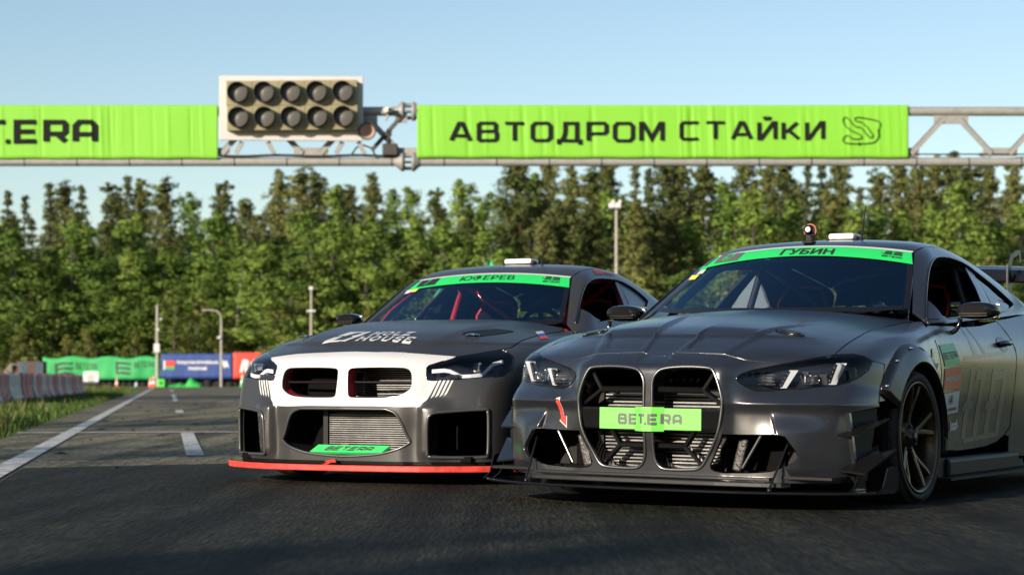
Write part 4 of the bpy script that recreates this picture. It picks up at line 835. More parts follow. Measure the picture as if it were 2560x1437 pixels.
trk = [(790, 240), (820, 215), (850, 235), (915, 320), (970, 312), (1050, 430), (1095, 400), (985, 268), (920, 262), (905, 235), (930, 217), (1130, 252), (1160, 290), (1125, 345), (1140, 410), (1090, 478), (815, 478), (790, 430), (835, 385), (880, 430), (965, 435), (985, 400), (830, 330)]
tk = chaikin(np.array(trk, float)*[1, -1], 3); tk = np.vstack([tk, tk[:1]]); t2_ = tri_union([stroke_poly(tk, 9.)]+[stroke_poly([(952, -460), (952, -497)], 9.)]); ink(P, *bq_, t2_, 2103, 2199, 295, 368, o, 'track_outline')
o, P = gantry_banner('gantry_banner', -380, 547, 265, 399, 'lime green banner ending in ERA, left of the light panel'); ink(P, -380, 547, 265, 399, lettering('BET.ERA', 1.35, .80, .26, .17), -186, 248, 302, 362, o)
# start lights
LBX = thing('start_light_panel', 'white framed panel with ten round start lights, all off', 'start lights', (0, GY, 0)); MOL = mat('khaki_enamel', (.24, .21, .115), .55, noise=(4, .85, 1.1)); MVI = mat('visor_black', (.035, .033, .030), .6); MLN = mat('dusty_lens', (.11, .105, .095), .45)
mb = MB(); mb.box((gx(731.5), -.30, gz(276)), (357/5000*GY, .07, 160/5000*GY), (0, R(.35), 0), bev=.01); mb.build('back_board', mat('white_board', (.50, .475, .455), .5, noise=(2, .95, 1.03)), LBX)
for r_ in range(2):
    for c_ in range(5):
        u = 604.5+c_*64.6+(r_*1.6); v = 242.5+r_*61.5+c_*-.6; x, z = gx(u), gz(v); mb = MB(); mb.box((x+.02, -.46, z), (64/5000*GY, .25, 61/5000*GY), bev=.008); hs = mb.build('lamp_housing', MOL, LBX)
        rr = .228; mb = MB(); mb.lathe([(rr, -.585), (rr, -.80), (rr-.012, -.80), (rr-.012, -.585)], (x, 0, z), 'y', 32); mb.build('visor', MVI, hs); mb = MB(); mb.lathe([(rr-.013, -.60), (rr*.6, -.635), (.001, -.65)], (x, 0, z), 'y', 28); mb.build('lens', MLN, hs)
for u in (600, 680, 850, 905): mb = MB(); mb.box((gx(u), -.18, gz(372)), (.10, .06, .30), (0, .5 if u in (600, 850) else -.5, 0)); mb.build('bracket', MGP, LBX)
# small equipment hanging on the gantry
sp_ = thing('horn_speaker', 'round black and pink horn at the right edge of the light panel', 'speaker', (gx(921), GY-.3, gz(334))); mb = MB(); mb.lathe([(.06, .25), (.10, .1), (.19, -.08), (.2, -.1), (.17, -.09), (.05, .1)], (0, 0, 0), 'y', 20); mb.build('horn', MVI, sp_); mb = MB(); mb.lathe([(.165, -.085), (.09, -.01), (.001, .02)], (0, 0, 0), 'y', 20); mb.build('diaphragm', mat('dusty_pink', (.35, .22, .18), .7), sp_)
cc = thing('security_camera', 'white security camera clamped under the upper gantry tube', 'camera', (gx(972), GY-.24, gz(279))); mb = MB(); mb.box((0, 0, 0), (.13, .26, .13), (0, 0, .5), bev=.03); mb.build('body', MPW, cc); mb = MB(); mb.lathe([(.045, -.06), (.05, .02), (.001, .02)], (.05, -.12, -.02), 'y', 14); mb.build('lens', MVI, cc); mb = MB(); mb.tube([(-.02, .1, .1), (-.02, .12, -.1), (-.06, .1, -.22)], .025, 8); mb.build('bracket', MPO, cc)
bx_ = thing('timing_box', 'black timing box with aerial standing on the lower gantry tube', 'equipment', (gx(976), GY-.1, gz(394))); mb = MB(); mb.box((0, 0, .16), (.34, .24, .26), bev=.02); mb.build('body', MVI, bx_); mb = MB(); mb.tube([(-.06, 0, .28), (-.05, 0, .42), (.02, -.02, .52)], .035, 8); mb.box((-.03, -.02, .56), (.12, .16, .09), (0, .4, .2)); mb.build('sensor', MVI, bx_); mb = MB(); mb.tube([(-.3, 0, -.02), (-.42, -.02, .2), (-.6, -.05, .26), (-.75, -.1, .2), (-.85, -.1, .05)], .02, 8); mb.build('cable', MDK, bx_)
st2 = thing('gantry_stay', 'black slanted strut bracing the gantry beside the timing box', 'strut', (0, GY-.12, 0)); mb = MB(); mb.tube([(gx(1002), 0, gz(296)), (gx(930), 0, gz(378))], .055, 4, smooth=False); mb.build('bar', MVI, st2); mb = MB(); mb.box((gx(1003), .02, gz(297)), (.28, .03, .22)); mb.build('plate', MGP, st2)
# ---------------------------------------------------------------- the wood
def leaf_mat(name, lo, hi, tr=.35):
    m = bpy.data.materials.new(name); m.use_nodes = True; nt = m.node_tree; nt.nodes.remove(nt.nodes['Principled BSDF']); L = nt.links.new
    oi = nt.nodes.new('ShaderNodeObjectInfo'); g = nt.nodes.new('ShaderNodeTexCoord'); n = N(nt, 'ShaderNodeTexNoise', Scale=.55, Detail=3.); L(g.outputs['Object'], n.inputs['Vector'])
    ad = N(nt, 'ShaderNodeMath', _operation='MULTIPLY_ADD'); ad.inputs[1].default_value = .75; L(oi.outputs['Random'], ad.inputs[0]); m2 = N(nt, 'ShaderNodeMath', _operation='MULTIPLY_ADD'); m2.inputs[1].default_value = .9; m2.inputs[2].default_value = -.33; L(n.outputs['Fac'], m2.inputs[0]); L(m2.outputs[0], ad.inputs[2])
    r = nt.nodes.new('ShaderNodeValToRGB'); r.color_ramp.elements[0].color = (*lo, 1); r.color_ramp.elements[1].color = (*hi, 1); L(ad.outputs[0], r.inputs[0])
    d = nt.nodes.new('ShaderNodeBsdfDiffuse'); t = nt.nodes.new('ShaderNodeBsdfTranslucent'); x = nt.nodes.new('ShaderNodeMixShader'); x.inputs[0].default_value = tr
    L(r.outputs[0], d.inputs[0]); L(r.outputs[0], t.inputs[0]); L(d.outputs[0], x.inputs[1]); L(t.outputs[0], x.inputs[2]); L(x.outputs[0], nt.nodes['Material Output'].inputs[0]); return m
ML_PINE = leaf_mat('pine_needles', (.098, .130, .045), (.225, .240, .085), .2); ML_SPR = leaf_mat('spruce_needles', (.075, .102, .044), (.160, .185, .076), .2); ML_BIR = leaf_mat('birch_leaves', (.125, .215, .048), (.265, .365, .080), .2); ML_SHR = leaf_mat('shrub_leaves', (.11, .155, .040), (.27, .28, .082), .2)
MT_PINE = mat('pine_bark', (.17, .085, .048), .9, noise=(3, .5, 1.3)); MT_DARK = mat('dark_bark', (.05, .042, .034), .9, noise=(3, .6, 1.4)); MT_BIR = mat('birch_bark', (.26, .25, .22), .8, noise=(4, .45, 1.1))
def leaves(cl, per, size, axis_c, seed, flat=.5):
    """cl: (x, y, z, radius) clumps -> quads with soft volume normals"""
    g = np.random.default_rng(seed); cl = np.array(cl); C = np.repeat(cl, per, 0); n = len(C)
    d = g.normal(size=(n, 3)); d /= np.linalg.norm(d, axis=1, keepdims=True); rad = g.random(n)**.5*(1+.9*g.random(n)**4)
    P = C[:, :3]+d*(C[:, 3]*rad)[:, None]*[1, 1, flat]
    a = g.normal(size=(n, 3)); a /= np.linalg.norm(a, axis=1, keepdims=True); b = np.cross(a, g.normal(size=(n, 3))); b /= np.linalg.norm(b, axis=1, keepdims=True)
    s = size*(.55+.9*g.random(n))[:, None]
    nn = d*.7+(P-np.array(axis_c))*[.10, .10, .03]+g.normal(size=(n, 3))*.28+[0, 0, .25]; nn /= np.linalg.norm(nn, axis=1, keepdims=True)
    fl = (np.cross(a, b)*nn).sum(1) < 0; b[fl] *= -1      # leaf faces look outwards
    V = np.stack([P-a*s, P-b*s*.55, P+a*s, P+b*s*.55], 1).reshape(-1, 3); F = np.arange(4*n).reshape(-1, 4)
    return V, F, np.repeat(nn, 4, 0)
def crown_mesh(name, cl, per, size, c, m, seed, flat=.5):
    V, F, NN = leaves(cl, per, size, c, seed, flat); me = bpy.data.meshes.new(name); me.vertices.add(len(V)); me.vertices.foreach_set('co', V.ravel()); me.loops.add(F.size); me.loops.foreach_set('vertex_index', F.ravel()); me.polygons.add(len(F)); me.polygons.foreach_set('loop_start', np.arange(0, F.size, 4)); me.polygons.foreach_set('loop_total', np.full(len(F), 4)); me.update(calc_edges=True); me.polygons.foreach_set('use_smooth', [True]*len(F)); me.materials.append(m); me.normals_split_custom_set_from_vertices(NN.tolist()); return me
def trunk_mesh(name, H, r, limbs, m, bend=.3, seed=0):
    g = np.random.default_rng(seed); mb = MB(); pts = [(bend*math.sin(k/6*2.2+seed), bend*.6*math.sin(k/6*3+seed*2), H*k/6-(.3 if k == 0 else 0)) for k in range(7)]
    mb.tube(pts, [r*(1-.12*k)+.02 for k in range(7)], 8)
    for (z, ang_, l, up) in limbs: mb.tube([(pts[0][0]*0, 0, z), (math.cos(ang_)*l*.5, math.sin(ang_)*l*.5, z+up*.4), (math.cos(ang_)*l, math.sin(ang_)*l, z+up)], [r*.28, r*.18, r*.07], 5)
    me = bpy.data.meshes.new(name); me.from_pydata(mb.V, [], mb.F); me.polygons.foreach_set('use_smooth', mb.sm); me.materials.append(m); me.update(); return me
KIND = {'pine': [], 'spruce': [], 'birch': [], 'shrub': []}
g = np.random.default_rng(11)
for v in range(5):      # pines: 20 m, bare red stem, ragged open crown
    H = 20.; cl = []; lim = []; base = H*(.36+.05*v)
    for k in range(60):
        t = (k/59)**.9; z = base+(H-base)*t; L = (3.1-2.75*t**1.1)*g.uniform(.35, 1.2)*(.6 if t < .12 else 1); a = k*2.4+g.uniform(-.5, .5); lim.append((z, a, L, .5))
        for q in (.35, .7, 1.): cl.append((math.cos(a)*L*q+g.normal(0, .3), math.sin(a)*L*q+g.normal(0, .3), z+.5*q+g.normal(0, .35), g.uniform(.4, .95)*(1-.6*t)))
    for k in range(4): cl.append((g.normal(0, .05), g.normal(0, .05), H-.45-k*.42, .34+.10*k))
    KIND['pine'].append((crown_mesh('pine_crown', cl, 58, .115, (0, 0, base+3), ML_PINE, 100+v, .8), trunk_mesh('pine_trunk', H*.97, .22, lim[::2], MT_PINE, .25, v)))
for v in range(4):      # spruces: conical, drooping tiers
    H = 20.; cl = []
    for k in range(22):
        t = k/21; z = H*(.16+.83*t); R0 = (2.9-2.7*t)*g.uniform(.6, 1.15)
        for q in range(max(3, int(9*(1-t)))): a = q*2*math.pi/max(3, int(9*(1-t)))+k+g.uniform(-.3, .3); rr = R0*g.uniform(.45, 1.); cl.append((math.cos(a)*rr, math.sin(a)*rr, z-.28*rr+g.normal(0, .12), .30+.42*(1-t)))
    for k in range(3): cl.append((0, 0, H-.45-.35*k, .26+.06*k))
    KIND['spruce'].append((crown_mesh('spruce_crown', cl, 62, .115, (0, 0, 8), ML_SPR, 200+v, .7), trunk_mesh('spruce_trunk', H*.95, .20, [], MT_DARK, .1, v+7)))
for v in range(6):      # birches and aspens: 13 m, oval crown of hanging clumps
    H = 13.; cl = []; lim = []
    for k in range(62):
        t = g.random(); z = H*(.17+.80*t); prof = math.sin(min(1, t*1.0+.16)*math.pi*.96)**.7*(1-.45*t); a = g.uniform(0, 6.28); rr = 3.1*prof*math.sqrt(g.random())*(.75+.5*((math.sin(a*2+v)+1)/2)); cl.append((math.cos(a)*rr, math.sin(a)*rr, z, g.uniform(.40, 1.05)*(1-.4*t)))
        if k % 4 == 0: lim.append((z*.8, a, rr, 1.2))
    for k in range(4): cl.append((g.normal(0, .25), g.normal(0, .25), H-.3*k, .22+.1*k))
    KIND['birch'].append((crown_mesh('birch_crown', cl, 120, .095, (0, 0, 6), ML_BIR, 300+v, .9), trunk_mesh('birch_trunk', H*.92, .11, lim, MT_BIR if v % 2 else MT_DARK, .25, v+3)))
for v in range(4):      # young pines and bushes at the wood's edge
    H = 7.; cl = []
    for k in range(40):
        t = k/39; z = H*(.06+.92*t); rr = (1.9-1.65*t)*math.sqrt(g.random())*1.15; a = g.uniform(0, 6.28); cl.append((math.cos(a)*rr, math.sin(a)*rr, z, .24+.42*(1-t)))
    KIND['shrub'].append((crown_mesh('young_crown', cl, 80, .085, (0, 0, 2.5), ML_SHR, 400+v, .8), trunk_mesh('young_trunk', H*.85, .08, [], MT_DARK, .05, v)))
BASEH = {'pine': 20., 'spruce': 20., 'birch': 13., 'shrub': 7.}
NAME = {'pine': 'pine_tree', 'spruce': 'spruce_tree', 'birch': 'broadleaf_tree', 'shrub': 'young_pine'}
TREES = []
def tree(kind, x, y, H, label, group, wide=1., v=None):
    v = int(rng.integers(len(KIND[kind]))) if v is None else v % len(KIND[kind]); cm, tm = KIND[kind][v]; s = H/BASEH[kind]
    t = thing(NAME[kind], label, 'tree', (x, y, -.03), (0, 0, rng.uniform(0, 6.28)), group); t.scale = (s*wide, s*wide, s)
    link(bpy.data.objects.new('crown', cm), t); link(bpy.data.objects.new('trunk', tm), t); TREES.append((t, kind, label, group)); return t
# skyline: (picture column, picture row of the tip) read as bearing and height, each at its own depth
SKY = [(20, 482, 'spruce', 'dark spruce on the skyline at the far left end of the wood'), (62, 490, 'spruce', 'short spruce second from the left end of the skyline'), (122, 460, 'spruce', 'tall dark spruce above the green far banner'), (160, 475, 'pine', None), (205, 468, 'spruce', 'pale thin spruce left of the skyline gap'), (278, 478, 'pine', None), (320, 442, 'spruce', 'tallest pointed spruce left of the light panel'), (352, 470, 'pine', None), (410, 466, 'pine', 'dark lone pine standing apart right of the tallest spruce'), (478, 490, 'birch', None), (560, 474, 'pine', 'round topped pine below the left edge of the light panel'), (612, 512, 'pine', None), (700, 448, 'pine', 'tall ragged pine under the middle of the light panel'), (752, 443, 'pine', 'slim tall pine right of the ragged one under the light panel'), (792, 455, 'pine', 'broad dark pine under the right part of the light panel'), (835, 470, 'birch', None),
 (870, 480, 'pine', None), (932, 456, 'pine', 'pointed pine left of the lower gantry joint'), (980, 480, 'birch', None), (1030, 476, 'birch', None), (1090, 490, 'pine', None), (1155, 456, 'birch', 'bright green pointed tree left of the dip in the skyline'), (1200, 500, 'birch', None), (1240, 490, 'birch', None), (1292, 410, 'pine', 'tall pine reaching the gantry left of its bright neighbours'), (1330, 440, 'birch', None), (1372, 412, 'pine', 'dark tall pine touching the gantry under the letter Т'), (1430, 440, 'pine', None), (1480, 440, 'pine', None), (1518, 412, 'pine', None), (1588, 412, 'spruce', 'pointed spruce rising behind the floodlight mast'), (1622, 425, 'spruce', None), (1665, 405, 'pine', None), (1700, 400, 'pine', None), (1760, 430, 'pine', None), (1805, 450, 'birch', None), (1865, 410, 'pine', None), (1920, 415, 'pine', None), (1962, 412, 'pine', None), (2020, 412, 'spruce', None), (2055, 410, 'spruce', None), (2100, 415, 'pine', None), (2150, 470, 'spruce', 'low dark spruce in the right skyline gap'), (2196, 445, 'pine', 'dark flat topped pine right of the skyline gap'), (2250, 420, 'pine', None), (2290, 412, 'pine', None), (2335, 410, 'pine', None), (2380, 405, 'pine', None), (2425, 430, 'pine', None), (2470, 420, 'pine', None), (2532, 425, 'pine', 'leaning ragged pine at the right edge of the picture'), (2590, 415, 'pine', None)]
for i, (u, v, k, lab) in enumerate(SKY):
    Y = 236+(i*37 % 24); p = at(u, v, Y); tree(k, p.x, Y, p.z+.03, lab or {'pine': 'tall pine in the back row, tip on the skyline', 'spruce': 'pointed spruce in the back row, tip on the skyline', 'birch': 'broadleaf tree in the back row, top on the skyline'}[k], {'pine': 'back row pines', 'spruce': 'back row spruces', 'birch': 'back row broadleaf trees'}[k], rng.uniform(.9, 1.25) if k == 'pine' else rng.uniform(.9, 1.2), i)
# fill behind and between, then the lower front rows
def top_at(u): us = [q[0] for q in SKY]; return float(np.interp(u, us, [q[1] for q in SKY]))
for i in range(58):
    u = -60+i*47.; Y = 262+(i*29 % 30); v = top_at(u)+rng.uniform(55, 125); p = at(u+rng.uniform(-15, 15), v, Y); k = 'pine' if i % 3 else 'spruce'; tree(k, p.x, Y, p.z, {'pine': 'half hidden pine deep in the wood', 'spruce': 'half hidden spruce deep in the wood'}[k], 'trees deep in the wood: '+k, rng.uniform(1.0, 1.3))
for i in range(46):
    u = -50+i*58.+rng.uniform(-20, 20); Y = 222+(i*17 % 14); left = u < 1250; v = top_at(u)+rng.uniform(60, 165)-(0 if left else 15); p = at(u, v, Y); k = 'birch' if (rng.random() < (.78 if left else .36)) else 'pine'
    tree(k, p.x, Y, p.z, {'birch': 'bright broadleaf tree in the middle rows', 'pine': 'olive pine in the middle rows'}[k], 'middle row trees: '+k, rng.uniform(1.1, 1.6) if k == 'birch' else rng.uniform(1.1, 1.5))
for i in range(44):
    u = -50+i*60.+rng.uniform(-22, 22); Y = 207+(i*13 % 12); left = u < 1250; v = (575 if left else 640)+rng.uniform(-45, 95); p = at(u, v, Y); k = 'birch' if rng.random() < (.85 if left else .3) else 'shrub'
    tree(k, p.x, Y, p.z, {'birch': 'leafy tree at the front edge', 'shrub': 'young yellowish pine at the front edge'}[k], 'front edge trees: '+k, rng.uniform(1.4, 2.1))
for i in range(34):
    u = -50+i*41.+rng.uniform(-18, 18); Y = 213+(i*11 % 7); p = at(u, 655+rng.uniform(-40, 70), Y); tree('birch', p.x, Y, p.z, 'rounded leafy tree before the middle rows', 'rounded leafy trees before the middle rows', rng.uniform(1.5, 2.2))
for i in range(30):
    u = -40+i*90.+rng.uniform(-30, 30); Y = 203+(i*7 % 5); v = 780+rng.uniform(-60, 80); p = at(u, v, Y); tree('shrub', p.x, Y, p.z, 'low bushy pine before the wood', 'low young pines before the wood', rng.uniform(1.3, 2.0))
# ---- woods out of the picture on both sides (seen only mirrored in the paint), and a row added behind for shade
def wood(name, arc, label, m, H0, seed, var=(.8, 1.2)):
    gq = np.random.default_rng(seed); cl = []
    for (x, y) in arc:
        H = H0*gq.uniform(*var)
        for k in range(26):
            t = gq.random(); z = H*(.06+.92*t); rr = (3.4-2.6*t)*math.sqrt(gq.random()); a = gq.uniform(0, 6.28); cl.append((x+math.cos(a)*rr, y+math.sin(a)*rr, z, gq.uniform(.8, 1.6)*(1-.4*t)))
    me = crown_mesh(name, cl, 34, .33, (0, 0, 5), m, seed, .9); o = link(bpy.data.objects.new(name, me)); tag(o, label, 'wood', kind='stuff'); return o
wood('wood_on_the_right', [(175*math.sin(R(a))+(i % 3)*5, 175*math.cos(R(a))+(i % 2)*6) for i, a in enumerate(np.arange(17, 104, 1.5))], 'sunlit wood continuing beyond the right of the picture', ML_SHR, 19, 5)
wood('wood_far_left', [(-255*math.sin(R(a))-(i % 3)*5, 255*math.cos(R(a))+(i % 2)*6) for i, a in enumerate(np.arange(16, 62, 1.1))], 'wood continuing beyond the left of the picture', ML_BIR, 21, 8)
wood('wood_on_the_left', [(-78*math.sin(R(a))-(i % 3)*3, -78*math.cos(R(a))-(i % 2)*3) for i, a in enumerate(np.arange(-40, 122, 3.2))], 'wood beyond the left of the picture and behind the viewer', ML_PINE, 15, 6)
wood('added_shade_wood', [(-48+2.1*i, -17-(i % 3)*.7) for i in range(34)], 'unseen low wood added behind the viewer to shade the near asphalt', ML_PINE, 9.5, 9, (.9, 1.09))  # unseen tree row, added only to darken the nearest ground
# ---- trees beyond the left of the picture whose shadows cross the straight
for (x, y, H, lab, wd) in ((-17.5, -.2, 13.5, 'broad roadside tree left of the camera', .68), (-22.8, 8.0, 15, 'second roadside tree left of the straight', .98), (-35, 36, 20, 'roadside tree far left of the straight', 1.1), (-38, 42, 19, 'farthest roadside tree left of the straight', 1.3)):
    tree('birch', x, y, H, lab, 'roadside trees left of the straight', wd)
# every tree gets a label that says where in the wood it stands
SECT = [(110, 'at the far left edge'), (400, 'above the green far banner'), (582, 'above the blue far banner'), (720, 'above the red far banner'), (900, 'left of the white nosed car'), (1120, 'behind the farther windscreen'), (1320, 'behind the farther roof'), (1541, 'just left of the floodlight mast'), (1760, 'just right of the floodlight mast'), (2000, 'behind the nearer windscreen'), (2200, 'behind the nearer roof'), (2400, 'above the nearer side window'), (9999, 'above the rear wing')]
cells = {}
for t, kind, label, group in TREES:
    if 'roadside' in group or label.count(' in the back row') + label.count('deep in') + label.count('middle rows') + label.count('front edge') + label.count('before the') == 0: continue
    u = 1280+5000*t.location.x/t.location.y; sec = next(q for lim, q in SECT if u < lim); cells.setdefault((label.split(',')[0], sec), []).append((u, t))
ORD = ['leftmost', 'second', 'third', 'fourth', 'fifth', 'sixth', 'seventh', 'eighth', 'ninth', 'tenth', 'eleventh', 'twelfth']
for (lab, sec), L_ in cells.items():
    L_.sort(key=lambda q: q[0]); base = lab.replace(' of the wood', '').replace(' deep in the wood', ' deep in the wood')
    for i, (u, t) in enumerate(L_): t['label'] = f"{base}, {sec}" if len(L_) == 1 else f"{base}, {sec}, {ORD[i]}"
# ---------------------------------------------------------------- cars: shared pieces
def front3(f, pts, y0=-1.5): p = np.array([(x, y0, z) for x, z in pts]); return cast(f, p, np.broadcast_to((0, 1., 0), p.shape))
def side3(f, pts, x0=2.): p = np.array([(x0, y, z) for y, z in pts]); return cast(f, p, np.broadcast_to((-1., 0, 0), p.shape))
def top3(f, pts, z0=2.): p = np.array([(x, y, z0) for x, y in pts]); return cast(f, p, np.broadcast_to((0, 0, -1.), p.shape))
def L3(*a): return np.vstack([np.asarray(q, float).reshape(-1, 3) for q in a])
def curve3(P, n=3): return chaikin(np.asarray(P, float), n, closed=False)
MIR = np.array([-1, 1, 1])
def ring_tube(mb, P, r, n=8):
    P = [Vector(p) for p in P]; k = len(P); V = []; F = []
    for i in range(k):
        t = (P[(i+1) % k]-P[i-1]).normalized(); y = Vector((0, -1, 0)); u = (y-t*y.dot(t)).normalized(); w = t.cross(u)
        V += [P[i]+(u*math.cos(2*math.pi*a/n)+w*math.sin(2*math.pi*a/n))*r for a in range(n)]
    for i in range(k):
        j = (i+1) % k
        for a in range(n): F.append((i*n+a, i*n+(a+1) % n, j*n+(a+1) % n, j*n+a))
    mb.add(V, F, True)
def wall_in(mb, P, depth, shrink=.0, dirv=(0, 1, 0)):
    """open collar going back from an outline"""
    P = np.asarray(P); c = P.mean(0); Q = P+np.array(dirv)*depth; Q[:, [0, 2]] = c[[0, 2]]+(Q[:, [0, 2]]-c[[0, 2]])*(1-shrink); k = len(P)
    mb.add(list(P)+list(Q), [(i, (i+1) % k, k+(i+1) % k, k+i) for i in range(k)], False)
def fine_text(name, tris, quad, f, d, m, parent, off=.0045, maxlen=.03):
    V, T = tris[0], tris[1]; V3 = fit_quad(V, quad); V3, T = split_tris(V3, T, maxlen); return wrap_tris(name, f, d, V3, T, m, parent, off)
def flat_text(name, tris, quad, m, parent, lift=(0, 0, 0)):
    V3 = fit_quad(tris[0], quad)+np.array(lift); return mesh_obj(name, V3, [tuple(t) for t in tris[1]], m, parent)
def make_wheel(parent, x, y, z, r_t, r_r, width, side, rim_m, camber=R(2.2), style='y', steer=0.):
    """side +1: the car's left"""
    w = bpy.data.objects.new('wheel', None); w.empty_display_size = .1; link(w, parent); w.location = (x, y, z); w.rotation_euler = (0, -camber*side, steer)
    hw = width/2; tb = MB()
    prof = [(r_r+.004, -hw+.02), (r_r+.015, -hw+.004), (r_r+.045, -hw), (r_t-.03, -hw+.004), (r_t-.008, -hw+.016), (r_t, -hw+.035), (r_t+.001, 0), (r_t, hw-.035), (r_t-.008, hw-.016), (r_t-.03, hw-.004), (r_r+.045, hw), (r_r+.015, hw-.004), (r_r+.004, hw-.02)]
    tb.lathe(prof, (0, 0, 0), 'x', 72)
    ty = tb.build('tyre', M['rubber'], w)
    # grooves: two rings and slanted cuts standing just proud as dark inlays
    g = MB()
    for gx in (-.045, .045, -.09, .09): g.lathe([(r_t+.0022, gx-.0045), (r_t+.0022, gx+.0045)], (0, 0, 0), 'x', 72)
    for k in range(36):
        a = 2*math.pi*k/36
        for s_ in (-1, 1):
            p = []
            for q in range(5):
                xx = s_*(.012+q*.026); aa = a+q*.035+(.08 if s_ > 0 else 0); p.append((xx, (r_t+.0026 if q < 4 else r_t-.001)*math.cos(aa), (r_t+.0026 if q < 4 else r_t-.001)*math.sin(aa)))
            for q in range(4):
                u0, u1 = Vector(p[q]), Vector(p[q+1]); t = Vector((0, -math.sin(a), math.cos(a)))*.004
                g.add([u0-t, u0+t, u1+t*.6, u1-t*.6], [(0, 1, 2, 3)])
    g.build('tread_groove', M['groove'], ty)
    rb = MB(); o = hw*side
    # barrel, flange lip and spokes facing outwards
    rb.lathe([(r_r+.006, o-.012*side), (r_r+.008, o-.004*side), (r_r-.002, o-.002*side), (r_r-.012, o-.014*side), (r_r-.02, o-.06*side), (r_r-.035, o-.20*side)], (0, 0, 0), 'x', 64)
    rb.lathe([(.001, o-.03*side), (.032, o-.03*side), (.036, o-.045*side), (.075, o-.055*side), (.078, o-.085*side)], (0, 0, 0), 'x', 40)
    n = 5 if style == 'y' else 10
    for k in range(n):
        a = 2*math.pi*k/n+.25
        for b in ((-.19, .19) if style == 'y' else (0,)):
            pts = [(.06, 0, .052), (.11, b*.25, .046), (.16, b*.62, .034), (r_r-.05, b*.92, .02), (r_r-.006, b*1.02, .012)]
            V = []; F = []
            for rr, da, dp in pts:
                c, s_ = math.cos(a+da), math.sin(a+da); t = (-s_, c); hwid = (.013 if style == 'y' else .012)*(1.25-rr*.9)
                for (u, v) in ((-hwid*1.3, .026), (-hwid, .004), (-hwid*.35, 0), (hwid*.35, 0), (hwid, .004), (hwid*1.3, .026)):
                    V.append((o-(dp+v)*side, rr*c+u*t[0], rr*s_+u*t[1]))
            for i in range(len(pts)-1):
                for j in range(5): F.append((i*6+j, i*6+j+1, i*6+6+j+1, i*6+6+j))
            rb.add(V, F, False)
    rim = rb.build('rim', rim_m, w)
    nb = MB(); nb.lathe([(.001, o-.022*side), (.026, o-.022*side), (.03, o-.034*side)], (0, 0, 0), 'x', 20)
    for k in range(5):
        a = 2*math.pi*k/5+.6; nb.lathe([(.001, o-.036*side), (.009, o-.036*side), (.009, o-.06*side)], (0, .056*math.cos(a), .056*math.sin(a)), 'x', 8)
    nb.build('hub', M['black_metal'], w)
    db = MB(); db.lathe([(.07, o-.125*side), (.185, o-.125*side), (.185, o-.155*side), (.07, o-.155*side)], (0, 0, 0), 'x', 48); db.build('brake_disc', M['steel'], w)
    return w
def arch_liner(parent, y, z, r, x0, x1, side, end=1.12):
    mb = MB(); V = []; F = []; n = 24; span = end+.12
    for i in range(n+1):
        a = math.pi*(-.12+span*i/n)
        for x in (x0, x1): V.append((x*side, y+r*math.cos(a), z+r*math.sin(a)))
    for i in range(n): F.append((i*2, i*2+1, i*2+3, i*2+2))
    V2 = [(x0*side, y+r*math.cos(math.pi*(-.12+span*i/n)), z+r*math.sin(math.pi*(-.12+span*i/n))) for i in range(n+1)]
    mb.add(V, F, True); mb.add(V2, [tuple(range(n+1))]); return mb.build('arch_liner', M['black_plastic'], parent, fix=False)
def bucket_seat(parent, x, y, trim):
    s = bpy.data.objects.new('seat', None); link(s, parent); s.location = (x, y, 0)
    mb = MB(); V = []; F = []
    rows = [(.30, -.08, .25, .10), (.36, -.02, .26, .12), (.36, .22, .25, .15), (.42, .36, .22, .14), (.60, .44, .25, .12), (.80, .52, .24, .16), (.93, .57, .13, .07), (1.02, .60, .14, .12), (1.12, .62, .12, .10)]
    for zz, yy, hw, wing in rows:
        for k, u in enumerate((-1.05, -1, -.6, 0, .6, 1, 1.05)): V.append((u*hw, yy-(wing if abs(u) >= 1 else wing*.15 if abs(u) > .5 else 0), zz))
    for i in range(len(rows)-1):
        for j in range(6): F.append((i*7+j, i*7+j+1, i*7+8+j, i*7+7+j))
    mb.add(V, F, True); sh = mb.build('shell', M['seat_black'], s, fix=False)
    so = sh.modifiers.new('s', 'SOLIDIFY'); so.thickness = .03
    tb = MB(); tb.tube([(-.14, .47, .95), (-.15, .49, 1.04), (-.11, .53, 1.125), (0, .545, 1.14), (.11, .53, 1.125), (.15, .49, 1.04), (.14, .47, .95)], .011, 8); tb.build('seat_piping', trim, s)
    return s
def steering_wheel(parent, x, y, z):
    s = bpy.data.objects.new('steering_wheel', None); link(s, parent); s.location = (x, y, z); s.rotation_euler = (R(-68), 0, 0)
    mb = MB(); mb.lathe([(.155+.016*math.cos(a), .016*math.sin(a)) for a in [2*math.pi*k/8 for k in range(8)]], (0, 0, 0), 'z', 28, closed=True); mb.build('grip', M['seat_black'], s)
    mb = MB(); mb.box((0, 0, -.01), (.29, .035, .012)); mb.box((0, -.07, -.01), (.035, .14, .012)); mb.lathe([(.001, .012), (.04, .012), (.045, -.02)], (0, 0, 0), 'z', 16); mb.build('spoke', M['black_metal'], s)
    mb = MB(); mb.tube([(0, 0, -.02), (0, 0, -.3)], .03, 10); mb.build('column', M['black_metal'], s)
    return s
def headlight_lens(parent, f, d, P, name='lens'):
    out = []
    for q in ('L', 'R'): pass
    return panel(name, f, d, P, m=M['lens'], parent=parent, step=.012, grid=.016, off=.001, flange=.006)
